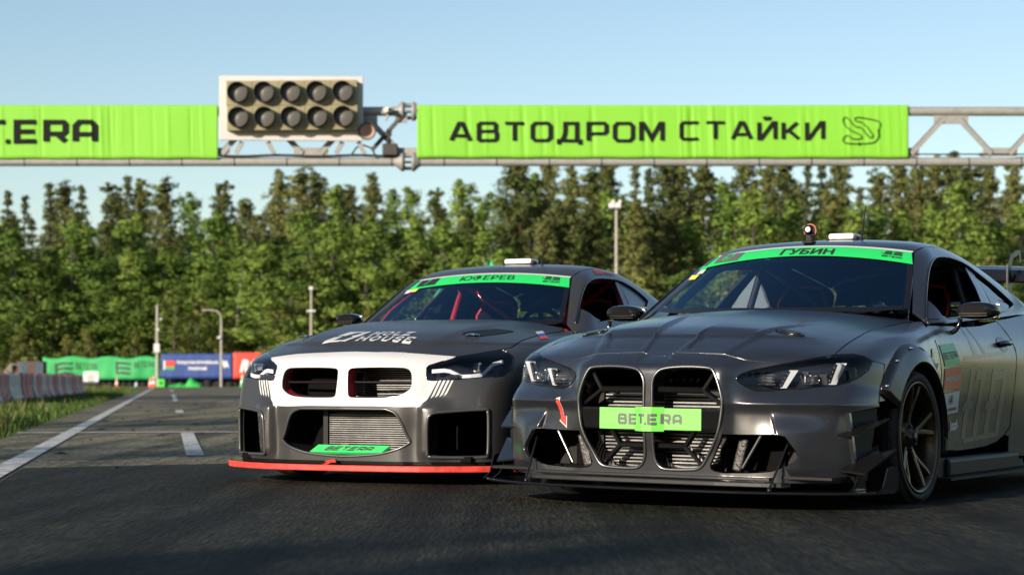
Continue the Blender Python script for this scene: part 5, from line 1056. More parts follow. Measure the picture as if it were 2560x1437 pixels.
def mirror_arm(parent, side, bx, by, bz, w=.20, h=.085, dep=.11, stalk=True):
    o = bpy.data.objects.new('door_mirror', None); link(o, parent); o.location = (bx*side, by, bz)
    mb = MB(); V = []; F = []
    # housing: flat wedge, broad face to the rear
    prof = [tuple(q) for q in chaikin(np.array([(-.5, -.5), (.5, -.5), (.5, .5), (-.42, .5)]), 2)]; K_ = len(prof)
    for t, sc in ((0, .55), (.04, .74), (.14, .90), (.35, .99), (.6, 1.0), (.97, 1.0), (1, .97)):
        V += [(u*w*sc*side, (t-.4)*dep, v*h*sc) for u, v in prof]
    for i in range(6):
        for k in range(K_): F.append((i*K_+k, i*K_+(k+1) % K_, i*K_+K_+(k+1) % K_, i*K_+K_+k))
    mb.add(V, F, True); mb.add(V[:K_], [tuple(range(K_))], True); mb.add(V[-K_:], [tuple(range(K_))]); mb.build('housing', M['carbon'], o)
    mb = MB(); mb.box((0, dep*.605, 0), (w*.9, .004, h*.84)); mb.build('mirror_glass', M['chrome'], o)
    mb = MB()
    for k in range(2): mb.box((0, -dep*.385, -.016-k*.012), (w*.66, .006, .003))
    mb.build('slot', M['black_metal'], o)
    if stalk:
        mb = MB(); mb.tube([(-.08*side, 0, -h*.45), (-.085*side, 0, -h*.8), (-.10*side, -.01, -.10), (-.135*side, -.02, -.125), (-.165*side, -.02, -.13)], .013, 8); mb.box((-.16*side, -.02, -.135), (.016, .10, .05), (0, 0, 0)); mb.build('stalk', M['black_gloss'], o)
    return o

def shut_line(parent, P, r=.0026, m=None, name='shut_line', closed=False):
    """dark joint between two panels, both sides of the car"""
    P = resample(np.asarray(P), .03, closed=closed)
    for s in (1, -1): mb = MB(); mb.tube([tuple(q) for q in P*[s, 1, 1]], r, 6); mb.build(name, m or M['void'], parent)
# ---------------------------------------------------------------- the coupe with tall kidneys
M = {}
def frost_mat():
    m = bpy.data.materials.new('frosted_polycarbonate'); m.use_nodes = True; nt = m.node_tree; nt.nodes.remove(nt.nodes['Principled BSDF']); a = nt.nodes.new('ShaderNodeBsdfTranslucent'); a.inputs[0].default_value = (.85, .86, .84, 1); b = nt.nodes.new('ShaderNodeBsdfTransparent'); b.inputs[0].default_value = (.8, .82, .8, 1); x = nt.nodes.new('ShaderNodeMixShader'); x.inputs[0].default_value = .7
    nt.links.new(b.outputs[0], x.inputs[1]); nt.links.new(a.outputs[0], x.inputs[2]); nt.links.new(x.outputs[0], nt.nodes['Material Output'].inputs[0]); return m
M['paintA'] = satin_mat('satin_black_grey_wrap', (.0115, .0126, .0165), .45, .0, flake=.04, dust=.02, coat=1.0, coat_r=.21, spec=.20, cior=1.75)
M['paintB'] = satin_mat('satin_grey_wrap', (.048, .048, .049), .36, .35, flake=.10, dust=.12, coat=.35, coat_r=.16)
M['hoodB'] = satin_mat('satin_dark_grey_hood', (.030, .031, .033), .44, .1, flake=.10, dust=.0, coat=.4, coat_r=.22, spec=.3)
M['white'] = mat('white_vinyl', (.56, .565, .575), .32, noise=(5, .95, 1.03), coat=.15)
M['whiteprint'] = mat('white_print', (.55, .55, .55), .4)
M['black_gloss'] = mat('gloss_black', (.006, .006, .0065), .10)
M['black_plastic'] = mat('black_plastic', (.009, .009, .0095), .5, spec=.18, noise=(30, .7, 1.4))
M['void'] = mat('dark_engine_bay', (.005, .005, .005), .8, spec=.05)
M['black_metal'] = mat('black_metal', (.02, .02, .021), .35, .6)
M['carbon'] = mat('carbon', (.007, .007, .0075), .13, 0)
M['rubber'] = mat('tyre_rubber', (.024, .022, .020), .78, noise=(24, .75, 1.5), bump=(90, .25, .004))
M['groove'] = mat('tread_groove', (.006, .006, .006), .9)
M['bronze'] = mat('bronze_rim', (.085, .062, .036), .30, .85, noise=(9, .85, 1.15))
M['rimB'] = mat('dark_rim', (.03, .03, .031), .32, .8)
M['lip'] = satin_mat('sunlit_satin_lip', (.06, .061, .064), .30, .7, coat=.3, coat_r=.12)  # lower lips made brighter than the wrap, standing in for sun on them
M['doorgreen'] = mat('mint_sticker', (.07, .62, .26), .4)
M['steel'] = mat('brake_steel', (.28, .27, .26), .35, .9)
M['alu'] = mat('radiator_aluminium', (.24, .24, .24), .4, .75, noise=(14, .6, 1.2))
M['chrome'] = mat('mirror', (.8, .8, .8), .03, 1)
M['satin_metal'] = mat('satin_trim', (.20, .20, .205), .26, .9)
M['green'] = mat('green_vinyl', (.03, .50, .12), .42, coat=.1, noise=(6, .93, 1.05))
M['stripgreen'] = mat('sunstrip_green', (.018, .58, .115), .38, coat=.1)
M['lime'] = mat('lime_vinyl', (.17, .62, .10), .40, coat=.1)
M['print_black'] = mat('black_print', (.02, .02, .022), .5)
M['print_grey'] = mat('grey_print', (.10, .11, .10), .5)
M['ghost'] = mat('tone_on_tone_print', (.0115, .0126, .0165), .45, 0, coat=1.0, coat_r=.28)
M['red'] = mat('red_paint', (.62, .05, .035), .45, noise=(12, .8, 1.1))
M['cage_red'] = mat('red_cage', (.50, .012, .02), .4, coat=.2)
M['cage_dark'] = mat('dark_cage', (.02, .022, .026), .4)
M['orange'] = mat('orange_red_sticker', (.70, .15, .05), .5)
M['yellow'] = mat('yellow_sticker', (.7, .6, .12), .5)
M['maroon'] = mat('maroon_print', (.12, .015, .012), .5)
M['blueprint'] = mat('blue_print', (.02, .07, .4), .5)
M['lens'] = glass_mat('headlight_glass', (.92, .93, .94), 1.38)
M['glass'] = glass_mat('windscreen_glass', (.60, .70, .76), 1.52, boost=.05, gcol=(.45, .75, 1.0))
M['sideglass'] = glass_mat('side_glass', (.66, .70, .72), 1.5)
M['quarterglass'] = glass_mat('tinted_glass', (.05, .05, .055), 1.5)
M['frost'] = frost_mat()
M['hl_body'] = mat('headlight_housing', (.013, .015, .021), .2, 0)
M['hl_blade'] = mat('daylight_blade', (.52, .54, .57), .25, 0)
M['hl_grey'] = mat('headlight_grey', (.24, .25, .28), .25, .8)
M['hl_strip'] = mat('daylight_strip', (.78, .80, .84), .3)
M['hl_chrome'] = mat('headlight_chrome', (.65, .66, .68), .12, .95)
M['seat_black'] = mat('seat_fabric', (.009, .009, .01), .85, spec=.1)
M['interior'] = mat('interior_black', (.009, .009, .010), .75, spec=.1)
M['dash'] = mat('dashboard', (.010, .010, .011), .7, spec=.15)
M['amber'] = mat('amber_box', (.2, .02, .015), .3)
M['whiteplastic'] = mat('white_plastic', (.75, .75, .73), .4)
M['wrap_foil'] = mat('heat_foil', (.07, .068, .066), .45, .5, bump=(60, .8, .01))

def shared_cockpit(car, fg, zb, cage, ws, yb0, L, tint):
    """tub, dash, seats, cage: everything seen through the glass"""
    mb = MB(); mb.box((0, 2.5, .26), (1.44, 2.5, .06)); mb.box((0, yb0+.10, .58), (1.36, .06, .58)); mb.box((0, 3.72, .62), (1.30, .06, .66))
    for s in (-1, 1): mb.box((s*.76, 2.5, .55), (.05, 2.4, .58))
    mb.build('tub', M['interior'], car)
    V = []; F = []; n = 12
    for i in range(n+1):
        x = -.70+1.40*i/n; yy = ws(abs(x), .93)+.02
        V += [(x, yy, .935), (x, yy+.30, .945), (x, yy+.42, .90), (x, yy+.45, .70)]
    for i in range(n):
        for j in range(3): F.append((i*4+j, i*4+j+1, i*4+5+j, i*4+4+j))
    mesh_obj('dashboard', V, F, M['dash'], car, smooth=True)
    bucket_seat(car, .37, yb0+.95, tint); bucket_seat(car, -.37, yb0+.95, tint)
    steering_wheel(car, .37, yb0+.62, .90)
    r = .022; P = lambda *q: [Vector(a) for a in q]
    hoop_y = yb0+1.32
    for s in (-1, 1):
        mb = MB(); mb.tube([(s*.66, yb0+.22, .30), (s*.68, yb0+.24, .88), (s*.64, yb0+.40, 1.03), (s*.565, yb0+.66, 1.20), (s*.55, yb0+.80, 1.235), (s*.55, hoop_y, 1.27)], r, 10); mb.build('cage_front_leg', cage, car)
        mb = MB(); mb.tube([(s*.55, hoop_y, 1.26), (s*.50, hoop_y+.5, 1.08), (s*.47, hoop_y+.85, .86)], r, 10); mb.build('cage_backstay', cage, car)
        mb = MB(); mb.tube([(s*.67, yb0+.28, .34), (s*.70, hoop_y, .72)], r, 10); mb.tube([(s*.67, yb0+.28, .72), (s*.70, hoop_y, .34)], r, 10); mb.build('cage_door_bar', cage, car)
    mb = MB(); mb.tube([(-.69, hoop_y, .30), (-.68, hoop_y, .92), (-.58, hoop_y, 1.24), (-.50, hoop_y, 1.285), (.50, hoop_y, 1.285), (.58, hoop_y, 1.24), (.68, hoop_y, .92), (.69, hoop_y, .30)], r, 10); mb.build('cage_hoop', cage, car)
    mb = MB(); mb.tube([(-.55, hoop_y, 1.25), (.60, hoop_y, .45)], r*.9, 10); mb.tube([(.55, hoop_y, 1.25), (.03, hoop_y, .87)], r*.9, 10); mb.build('cage_diagonal', cage, car)
    mb = MB(); mb.tube([(-.55, yb0+.70, 1.222), (.55, yb0+.70, 1.222)], r, 10); mb.build('cage_header_bar', cage, car)
    mb = MB(); mb.tube([(-.66, yb0+.26, .84), (.66, yb0+.26, .84)], r, 10); mb.build('cage_dash_bar', cage, car)

CAR_A = thing('race_car', 'satin charcoal coupe, nearer of two race cars, tall kidney grille, green ГУБИН sun strip, number 67', 'race car', (.6226, 9.2469, 0), (0, .0102, -.53586), 'race cars parked on the start grid')
Af, Ag_ = A_body, A_green
pa = M['paintA']; OB = (-.55, .83, 0)
# front bumper
kid = TR['A_kidney']; kid = [(max(x, .021), y, z) for x, y, z in kid]; kidS = chaikin(np.array(kid), 2)
hf = [(0, .098, .702)]+TR['A_hoodfront'][1:]; hl = TR['A_headlight']; bs = TR['A_bumperside']; st = TR['A_strip']
bottom = front3(Af, [(x, .135) for x in (.86, .8, .72, .62, .5, .35, .2, 0)])
cl_A = front3(Af, [(0, z) for z in np.linspace(.15, .69, 28)]); cl_A[:, 0] = 0
bump_out = L3(hf, hl[2:3], hl[1], hl[0], hl[17:8:-1], hl[8], bs[1:7], st[2], st[3], (.897, .31, .137), bottom, cl_A)
bump_out[0, 0] = 0
_z = np.arange(.36, .468, .005); blade_pts = front3(Af, [(.574+(.466-z)*.34+o, z) for z in _z for o in (-.012, -.007, -.002, .003, .008, .013)]+[(x, z) for x in np.arange(.385, .88, .009) for z in (.4835, .4895, .4955)])
panel('front_bumper', Af, OB, bump_out, [kidS, chaikin(np.array(TR['A_intake']), 1)], pa, CAR_A, step=.010, grid=.010, flange=.022, mirror='both', extra=blade_pts, ne=.0035)
for s in (1, -1):
    K = kidS*[s, 1, 1]; Kn = K-[0, .002, 0]
    mb = MB(); ring_tube(mb, resample(Kn, .02), .0075, 8); mb.build('kidney_frame', M['satin_metal'], CAR_A)
    mb = MB(); wall_in(mb, resample(K, .02)+[0, .006, 0], .10, .06); mb.build('kidney_surround', M['black_gloss'], CAR_A, fix=False)
    # grille bars, each kidney: upper and lower bar with forked ends
    def bar(a, b, w=.020, dp=.035, nm='grille_bar'):
        a = Vector((a[0]*s, a[1], a[2])); b = Vector((b[0]*s, b[1], b[2])); t = (b-a).normalized(); u = Vector((0, 1, 0)); v = t.cross(u).normalized()*w/2
        mb = MB(); V = []
        for p in (a, b): V += [p-v*.6, p+v*.6, p+v+u*.008, p+v*.8+u*dp, p-v*.8+u*dp, p-v+u*.008]
        mb.add(V, [(0, 1, 7, 6), (1, 2, 8, 7), (2, 3, 9, 8), (3, 4, 10, 9), (4, 5, 11, 10), (5, 0, 6, 11), (5, 4, 3, 2, 1, 0), (6, 7, 8, 9, 10, 11)]); mb.build(nm, M['black_gloss'], CAR_A)
    bar((.022, .035, .548), (.262, .035, .546), .030); bar((.262, .035, .546), (.318, .045, .632), .022); bar((.262, .035, .546), (.360, .045, .478), .022)
    bar((.024, .045, .288), (.168, .045, .288), .026); bar((.168, .045, .288), (.215, .045, .360), .022); bar((.168, .045, .288), (.258, .05, .200), .022)
mb = MB(); mb.box((0, .055, .412), (.74, .06, .105), bev=.012); mb.build('crash_beam', M['black_gloss'], CAR_A)
mb = MB()
for s in (-1, 1): mb.box((s*.152, .0245, .412), (.222, .006, .100), bev=.002)
ns = 9
V = [(x, (-.013 if abs(x) < .03 else .021), z) for x in (-.075, -.026, 0, .026, .075) for z in (.355, .467)]
mb.add(V, [(i*2, i*2+2, i*2+3, i*2+1) for i in range(4)]); stick = mb.build('grille_sticker', M['lime'], CAR_A)
t = lettering('BET.ERA', .052, .95, .0125, .009); VT = np.array(t[0]); VT = VT-VT.mean(0)*0-[t[2]/2, .026]
VT3 = np.array([(u*.96, (.0195 if abs(u) > .041 else np.interp(abs(u), [0, .022, .041], [-.0105, -.0105, .0185])), v+.410) for u, v in VT])
VT3, TT = split_tris(VT3, t[1], .012); VT3[:, 1] = np.interp(np.abs(VT3[:, 0]), [0, .026, .075, .08], [-.0155, -.0155, .0185, .0195])
mesh_obj('printed_lettering', VT3, [tuple(q) for q in TT], M['print_grey'], stick)
# what stands behind the grille
def radiator(parent, x0, x1, z0, z1, y, pitch=.0165, skew=0):
    mb = MB()
    z = z0
    while z < z1: mb.box(((x0+x1)/2, y, z), (x1-x0, .03, pitch*.40)); z += pitch
    o = mb.build('radiator', M['alu'], parent); o['kind'] = 'stuff'
    mb = MB(); mb.box(((x0+x1)/2, y+.022, (z0+z1)/2), (x1-x0+.03, .02, z1-z0+.02))
    for x in (x0-.02, x1+.02): mb.box((x, y, (z0+z1)/2), (.03, .05, z1-z0+.03))
    mb.build('radiator_core', M['black_metal'], parent); return o
radiator(CAR_A, -.30, .30, .19, .53, .17)
mb = MB()
for i in range(9): mb.tube([(-.17+.035*i, .30, .585), (-.155+.035*i, .30, .60)], .016, 8)
mb.build('intake_hose', M['black_metal'], CAR_A)
mb = MB(); mb.box((0, .80, .40), (1.10, .95, .50)); mb.box((0, .55, .16), (1.5, .55, .03)); mb.box((0, .33, .64), (1.1, .06, .10)); mb.build('engine_bay', M['void'], CAR_A)
mb = MB(); mb.box((0, 2.6, .17), (1.24, 3.7, .10)); mb.build('underbody', M['void'], CAR_A)
for s in (1, -1):
    mb = MB(); mb.box((s*.60, .36, .29), (.42, .02, .26)); mb.box((s*.60, .22, .160), (.56, .30, .012)); mb.box((s*.80, .30, .29), (.02, .22, .26)); mb.build('intake_duct', M['black_plastic'], CAR_A)
    mb = MB(); mb.tube([(s*.531, .098, .352), (s*.441, .090, .196)], .0085, 8); mb.build('intake_divider', M['satin_metal'], CAR_A)
    mb = MB(); mb.box((s*.405, .16, .255), (.045, .05, .16), (0, s*.25, 0), bev=.01); mb.build('foil_duct', M['wrap_foil'], CAR_A)
    mb = MB(); mb.tube([(s*.652, .112, .312), (s*.640, .04, .215), (s*.626, -.035, .112)], .0055, 8); mb.lathe([(.001, .012), (.010, .012), (.010, -.016), (.001, -.016)], (s*.626, -.035, .108), 'z', 8); mb.build('splitter_strut', M['carbon'], CAR_A)
# lips and splitter
def plan_strip(name, xs, front, back, z0, z1, m, parent, drop=None):
    """slab following a plan curve: front(x), back(x) for x >= 0, mirrored"""
    X = np.concatenate([-np.array(xs[:0:-1]), xs]); V = []; F = []
    for x in X:
        a = abs(x); dz = drop(a) if drop else 0
        V += [(x, front(a)+.004, z0+dz), (x, front(a), z0+.004+dz), (x, front(a), z1-.004+dz), (x, front(a)+.004, z1+dz), (x, back(a), z1+dz), (x, back(a), z0+dz)]
    n = 6
    for i in range(len(X)-1):
        for j in range(n): F.append((i*n+j, i*n+(j+1) % n, i*n+n+(j+1) % n, i*n+n+j))
    F += [tuple(range(n)), tuple(range((len(X)-1)*n, len(X)*n))]
    mb = MB(); mb.add(V, F); return mb.build(name, m, parent)
fz = lambda z: (lambda x: float(A_F(np.array([x]), np.array([z]))[0]))
xs = list(np.linspace(0, .60, 16))
plan_strip('lower_lip', xs, lambda x: fz(.16)(x)-.040, lambda x: fz(.16)(x)+.06, .144, .160, M['lip'], CAR_A)
plan_strip('lower_lip', list(np.linspace(0, .66, 16)), lambda x: fz(.14)(x)-.062, lambda x: fz(.14)(x)+.05, .116, .138, M['lip'], CAR_A)
sp_f = lambda x: float(np.interp(x, [0, .3, .5, .64, .78, .88, .96, 1.02, 1.035], [-.118, -.105, -.08, -.045, .02, .085, .155, .235, .30]))
xs2 = list(np.concatenate([np.linspace(0, .8, 14), np.linspace(.84, 1.035, 12)]))
plan_strip('splitter', xs2, sp_f, lambda x: max(.46, sp_f(x)+.02), .088, .1, M['carbon'], CAR_A)
for s in (1, -1):
    mb = MB(); poly = [(.235, .093), (.30, .12), (.345, .205), (.40, .215), (.47, .205), (.50, .095)]
    mb.prism(poly, 1.028, 1.034, lambda u, v, w: (s*(w+(v-.09)*.06), u, v)); mb.build('splitter_fence', M['carbon'], CAR_A)
    mb = MB(); poly = [(.14, .102), (.20, .125), (.27, .205), (.31, .215), (.34, .104)]
    mb.prism(poly, .925, .931, lambda u, v, w: (s*w, u+.02, v)); mb.build('splitter_fence', M['carbon'], CAR_A)
    for nm, P in (('canard', [(.80, .208, .198), (.965, .255, .178), (1.035, .47, .285), (.93, .52, .275)]), ('canard', [(.832, .212, .352), (.94, .250, .350), (1.005, .45, .425), (.93, .50, .41)])):
        P = [Vector((x*s, y, z)) for x, y, z in P]; mb = MB(); h = Vector((0, 0, .004)); mb.add([p-h for p in P]+[p+h for p in P], [(3, 2, 1, 0), (4, 5, 6, 7)]+[(i, (i+1) % 4, 4+(i+1) % 4, 4+i) for i in range(4)])
        u = Vector((0, 0, .028)); a, b = P[0], P[3]; mb.add([a, b, b+u, a+u*.4], [(0, 1, 2, 3)]); mb.build(nm, M['carbon'], CAR_A)
    mb = MB(); C = [(.868, .270, .135), (.900, .300, .135), (.905, .44, .14), (.93, .50, .47), (.925, .40, .47), (.866, .27, .452)]
    V = [(x*s, y, z) for x, y, z in C]; mb.add(V, [(0, 1, 2, 3, 4, 5)]); mb.build('corner_panel', M['black_plastic'], CAR_A, fix=False)
    # corner strip: narrow upright flange at the end of the bumper
    mb = MB(); e = [(.880, .262, .452), (.892, .278, .32), (.900, .305, .18)]; V = []
    for x, y, z in e: V += [(x*s-.012*s, y-.012, z), (x*s+.006*s, y-.004, z), (x*s+.006*s, y+.02, z)]
    mb.add(V, [(0, 1, 4, 3), (1, 2, 5, 4), (3, 4, 7, 6), (4, 5, 8, 7)]); mb.build('corner_strip', pa, CAR_A)
# bonnet
hood_out = L3(hf, hl[3:6], top3(Af, [(.775, .5), (.764, .8), (.762, 1.1), (.766, 1.28), (.782, 1.36), (.77, 1.43), (.72, 1.455), (.6, 1.40), (.4, 1.325), (.2, 1.285), (0, 1.27)]))
hood_out[0, 0] = 0; hood_out[-1, 0] = 0
hood_out[:9, 1] += .004; hood_out[9:17, 0] -= .003
bonnet = panel('bonnet', Af, (0, .55, -.83), hood_out, (), pa, CAR_A, step=.010, grid=.0085, ne=.003, flange=.014, mirror='both')
for s in (1, -1):
    a = np.linspace(0, 2*math.pi, 28, endpoint=False); q = np.array([(.517*s+(.072*math.cos(t))*s, .447+.026*math.sin(t)+.0*math.cos(t)) for t in a])
    panel('bonnet_latch', Af, (0, 0, -1), top3(Af, q), (), M['carbon'], CAR_A, step=.02, grid=.03, off=.006, flange=.006)
    q = np.array([(.517*s+(.05*math.cos(t))*s, .447+.012*math.sin(t)) for t in a]); panel('latch_plate', Af, (0, 0, -1), top3(Af, q), (), M['black_metal'], CAR_A, step=.02, grid=.03, off=.009, flange=.003)
# headlights
for s in (1, -1):
    H = np.array(hl)*[s, 1, 1]; dd = (-.55*s, .83, 0)
    h = bpy.data.objects.new('headlight', None); link(h, CAR_A)
    fS = Af
    lens = panel('lens', fS, dd, H, m=M['lens'], parent=h, step=.012, grid=.018, off=.001, flange=.004)
    back = panel('housing', (lambda p: Af(p)+.055), dd, H*[1, 1, 1]+np.array(dd)*.04, m=M['hl_body'], parent=h, step=.015, grid=.03, flange=0)
    mb = MB(); K = resample(H, .02); c = K.mean(0); k = len(K); Q = K+np.array(dd)*.06; mb.add(list(K*.999+c*.001)+list(Q), [(i, (i+1) % k, k+(i+1) % k, k+i) for i in range(k)]); mb.build('bezel', M['hl_body'], h, fix=False)
    mb = MB(); ring_tube(mb, K, .0035, 6); mb.build('gasket', M['black_gloss'], h)
    for (a, b, w) in (((.585, .162, .560), (.622, .185, .642), .034), ((.772, .282, .578), (.806, .292, .676), .040)):
        a = Vector((a[0]*s, a[1]+.012, a[2])); b = Vector((b[0]*s, b[1]+.012, b[2])); n = Vector((-.45*s, .89, 0)); u = Vector((.89*s, .45, 0))
        mb = MB(); V = []
        for p, ww in ((a, w*.85), (b, w*1.15)): V += [p, p+u*ww, p+u*ww+n*.03, p+n*.03]
        mb.add(V, [(0, 1, 5, 4), (1, 2, 6, 5), (2, 3, 7, 6), (3, 0, 4, 7), (3, 2, 1, 0), (4, 5, 6, 7)]); bl = mb.build('daylight_blade', M['hl_blade'], h)
        mb = MB(); V = []
        for p in (a+(b-a)*.06, a+(b-a)*.94): V += [p-n*.002-u*.012, p-n*.002+u*.006, p+u*.006+n*.01, p-u*.012+n*.01]
        mb.add(V, [(0, 1, 5, 4), (1, 2, 6, 5), (2, 3, 7, 6), (3, 0, 4, 7), (3, 2, 1, 0), (4, 5, 6, 7)]); mb.build('blade_edge', M['hl_body'], bl)
        mb = MB()
        for q in range(4): mb.lathe([(.001, -.002), (.0035, -.001), (.004, .002)], a+(b-a)*(.18+.2*q)-n*.004-u*.004, 'y', 8)
        mb.build('diode', M['hl_chrome'], bl)
    mb = MB(); cpt = Vector((.700*s, .262, .600)); mb.box(cpt, (.062, .03, .045), (0, 0, -.45*s), bev=.008); mb.build('projector', M['hl_chrome'], h)
    mb = MB(); cpt = Vector((.690*s, .240, .600)); mb.lathe([(.001, -.012), (.010, -.010), (.017, -.002), (.019, .01)], cpt, 'y', 16); mb.build('projector_lens', M['lens'], h)
    mb = MB(); mb.tube([(.665*s, .222, .620), (.672*s, .226, .582), (.70*s, .243, .578), (.735*s, .262, .584), (.74*s, .264, .600)], .0022, 6); mb.build('light_ring', M['hl_chrome'], h)
    for (rx_, ry_, rz_, rw_, rh_) in ((.53, .155, .598, .075, .032), (.665, .262, .628, .06, .018), (.745, .30, .600, .05, .05), (.855, .375, .632, .05, .05)):
        mb = MB(); mb.box((rx_*s, ry_, rz_), (rw_, .012, rh_), (.2, 0, -.5*s), bev=.004); mb.build('reflector', M['hl_grey'], h)
    mb = MB()
    for q in range(4): mb.box((.53*s, .145+q*.004, .577+.014*q), (.10-.012*q, .02, .0035), (0, 0, -.45*s))
    mb.build('trim_fin', M['hl_chrome'], h)
# front wings with bolted arch flares
WY, WZ, WR = .975, .322, .324
th = np.linspace(2.62, -.30, 22)
arch = side3(Af, [(WY+.375*math.cos(t), WZ+.375*math.sin(t)) for t in th])
fd_top = top3(Af, [(.785, 1.40), (.786, 1.35), (.770, 1.27), (.766, 1.1), (.768, .8), (.779, .5)])
fend = L3(hl[5:9], bs[1:4], arch, side3(Af, [(1.335, .17), (1.36, .20)]), TR['A_door'][::-1], (.84, 1.40, .893), (.815, 1.455, .905), fd_top)
fend[:, 1] += .0
FD = (-.75, .3, -.6)
panel('front_wing', Af, FD, fend, (), pa, CAR_A, step=.012, grid=.016, mirror='copy')
ro = lambda t: float(np.interp(t, [-.3, 0, .8, 1.57, 2.08, 2.5, 2.75], [.385, .39, .405, .445, .49, .525, .53]))
for s in (1, -1):
    V = []; F = []; n = 30; tt = np.linspace(2.72, -.28, n); NS = 6
    for t in tt:
        c, sn = math.cos(t), math.sin(t); o = side3(Af, [(WY+ro(t)*c, WZ+ro(t)*sn)])[0]; xo = o[0]
        mid = ro(t)*.55+.36*.45; e = .004
        pr = [(xo+.001, ro(t)), (xo+.010, ro(t)-.004), (xo+.026, mid+.015), (max(xo+.03, .985), .372), (max(xo+.03, .985)+.003, .362), (.93, .358)]
        V += [(x*s, WY+r*c, WZ+r*sn) for x, r in pr]
    for i in range(n-1):
        for j in range(NS-1): F.append((i*NS+j, i*NS+j+1, i*NS+NS+j+1, i*NS+NS+j))
    mb = MB(); mb.add(V, F, True); fl = mb.build('arch_flare', M['carbon'], CAR_A); sol = fl.modifiers.new('s', 'SOLIDIFY'); sol.thickness = .004
    for t in (2.62, 2.28, 1.86, 1.3, .7):
        r = ro(t)-.022; o = side3(Af, [(WY+r*math.cos(t), WZ+r*math.sin(t))])[0]; mb = MB(); mb.lathe([(.001, .008*s), (.005, .007*s), (.008, .002*s), (.008, -.006*s)], (s*(o[0]+.016), o[1], o[2]), 'x', 10); mb.build('rivet', M['chrome'], fl)
    arch_liner(CAR_A, WY, WZ, .40, .58, .93, s); arch_liner(CAR_A, 3.83, .33, .40, .58, .93, s)
    make_wheel(CAR_A, s*.832, WY, WZ, WR, .262, .275, s, M['bronze']); make_wheel(CAR_A, s*.835, 3.83, WZ+.004, WR+.006, .262, .285, s, M['bronze'], R(1.5))
    # door, sill, rear quarter
    dr = TR['A_doorrear']
    dtop = top3(Af, [(.862, 2.50), (.872, 2.2), (.876, 1.9), (.872, 1.6), (.862, 1.40)])
    door = L3(TR['A_door'], side3(Af, [(1.40, .33), (1.47, .25)]), dr[::-1][1:], dtop)
    dS = (lambda A: A*[s, 1, 1])
    door_o = panel('door', (lambda p: Af(p)), (-1*s, .1, -.22), dS(door), (), pa, CAR_A, step=.014, grid=.022, flange=.012)
    hdl = np.array(TR['A_handle'])*[s, 1, 1]
    hp = panel('handle_recess', (lambda p: Af(p)+.004), (-s, 0, 0), hdl, (), M['black_gloss'], door_o, step=.012, grid=.02, off=.006, flange=0, smooth=2)
    mb = MB(); mb.tube([(s*.918, 2.375, .797), (s*.938, 2.40, .800), (s*.944, 2.45, .803), (s*.942, 2.50, .802), (s*.925, 2.535, .798)], [.010, .014, .016, .016, .012], 10); mb.build('handle', pa, door_o)
    mb = MB(); mb.box((s*.915, 2.0, .16), (.12, 1.2, .10), bev=.02); mb.box((s*.955, 2.05, .115), (.16, 1.6, .012)); mb.build('side_skirt', M['black_plastic'], CAR_A)
    q0 = side3(Af, [(2.60, .19), (3.0, .17), (3.38, .17)]); a2 = side3(Af, [(3.83+.385*math.cos(t), .33+.385*math.sin(t)) for t in np.linspace(3.45, -.35, 26)])
    quarter = L3(q0, a2, side3(Af, [(4.25, .2), (4.6, .25), (4.68, .5), (4.66, .8)]), top3(Af, [(.80, 4.6), (.80, 4.2), (.80, 3.9), (.82, 3.6), (.845, 3.3), (.855, 2.9), (.860, 2.55)]), dr[:9], (.905, 2.59, .29))
    panel('rear_quarter', Af, (-s, -.05, -.45), quarter*[s, 1, 1], (), pa, CAR_A, step=.02, grid=.035)
    mb = MB(); mb.prism([(1.30, .115), (1.44, .128), (1.43, .18), (1.37, .25), (1.34, .45), (1.31, .46)], .945, .951, lambda u, v, w: (s*w, u, v)); mb.build('mud_flap', M['black_plastic'], CAR_A)
    g = np.array(TR['A_grille_fender']); mb = MB(); P = side3(Af, [(1.20, .755), (1.275, .752), (1.27, .62), (1.21, .625)])*[s, 1, 1]; panel('side_vent', Af, (-s, 0, 0), P, (), M['black_gloss'], CAR_A, step=.015, grid=.03, off=.004, flange=.004, smooth=2)
    mb = MB(); mb.tube([(s*.951, 1.215, .672), (s*.957, 1.24, .668), (s*.951, 1.275, .676)], .008, 8); mb.build('vent_strake', M['satin_metal'], CAR_A)
    # skirt plate seen between wheel and door
    mirror_arm(CAR_A, s, 1.005, 1.70, .955, .22, .088, .12)
shut_line(CAR_A, hf[3:], .0022, M['satin_metal'], 'bonnet_edge_glint'); shut_line(CAR_A, L3(hl[3:6], top3(Af, [(.777, .5), (.766, .8), (.764, 1.1), (.768, 1.28), (.784, 1.36), (.772, 1.43)])))  # bright bead along the bonnet's front edge imitates a sunlit lip
shut_line(CAR_A, TR['A_door']); shut_line(CAR_A, TR['A_doorrear']); shut_line(CAR_A, L3(hl[8], bs[1:5]))
# rear end (mostly out of the picture): deck, bumper, lights
panel('boot_lid', Af, (0, 0, -1), L3(top3(Af, [(0, 3.98), (.4, 3.95), (.62, 3.85), (.79, 3.9), (.79, 4.58), (.5, 4.66), (0, 4.68)])), (), pa, CAR_A, step=.03, grid=.05, mirror='both')
mb = MB(); mb.box((0, 4.62, .55), (1.7, .18, .62), bev=.06); mb.build('rear_bumper', pa, CAR_A)
for s in (1, -1): mb = MB(); mb.box((s*.66, 4.72, .78), (.36, .02, .09), bev=.01); mb.build('tail_light', M['amber'], CAR_A)
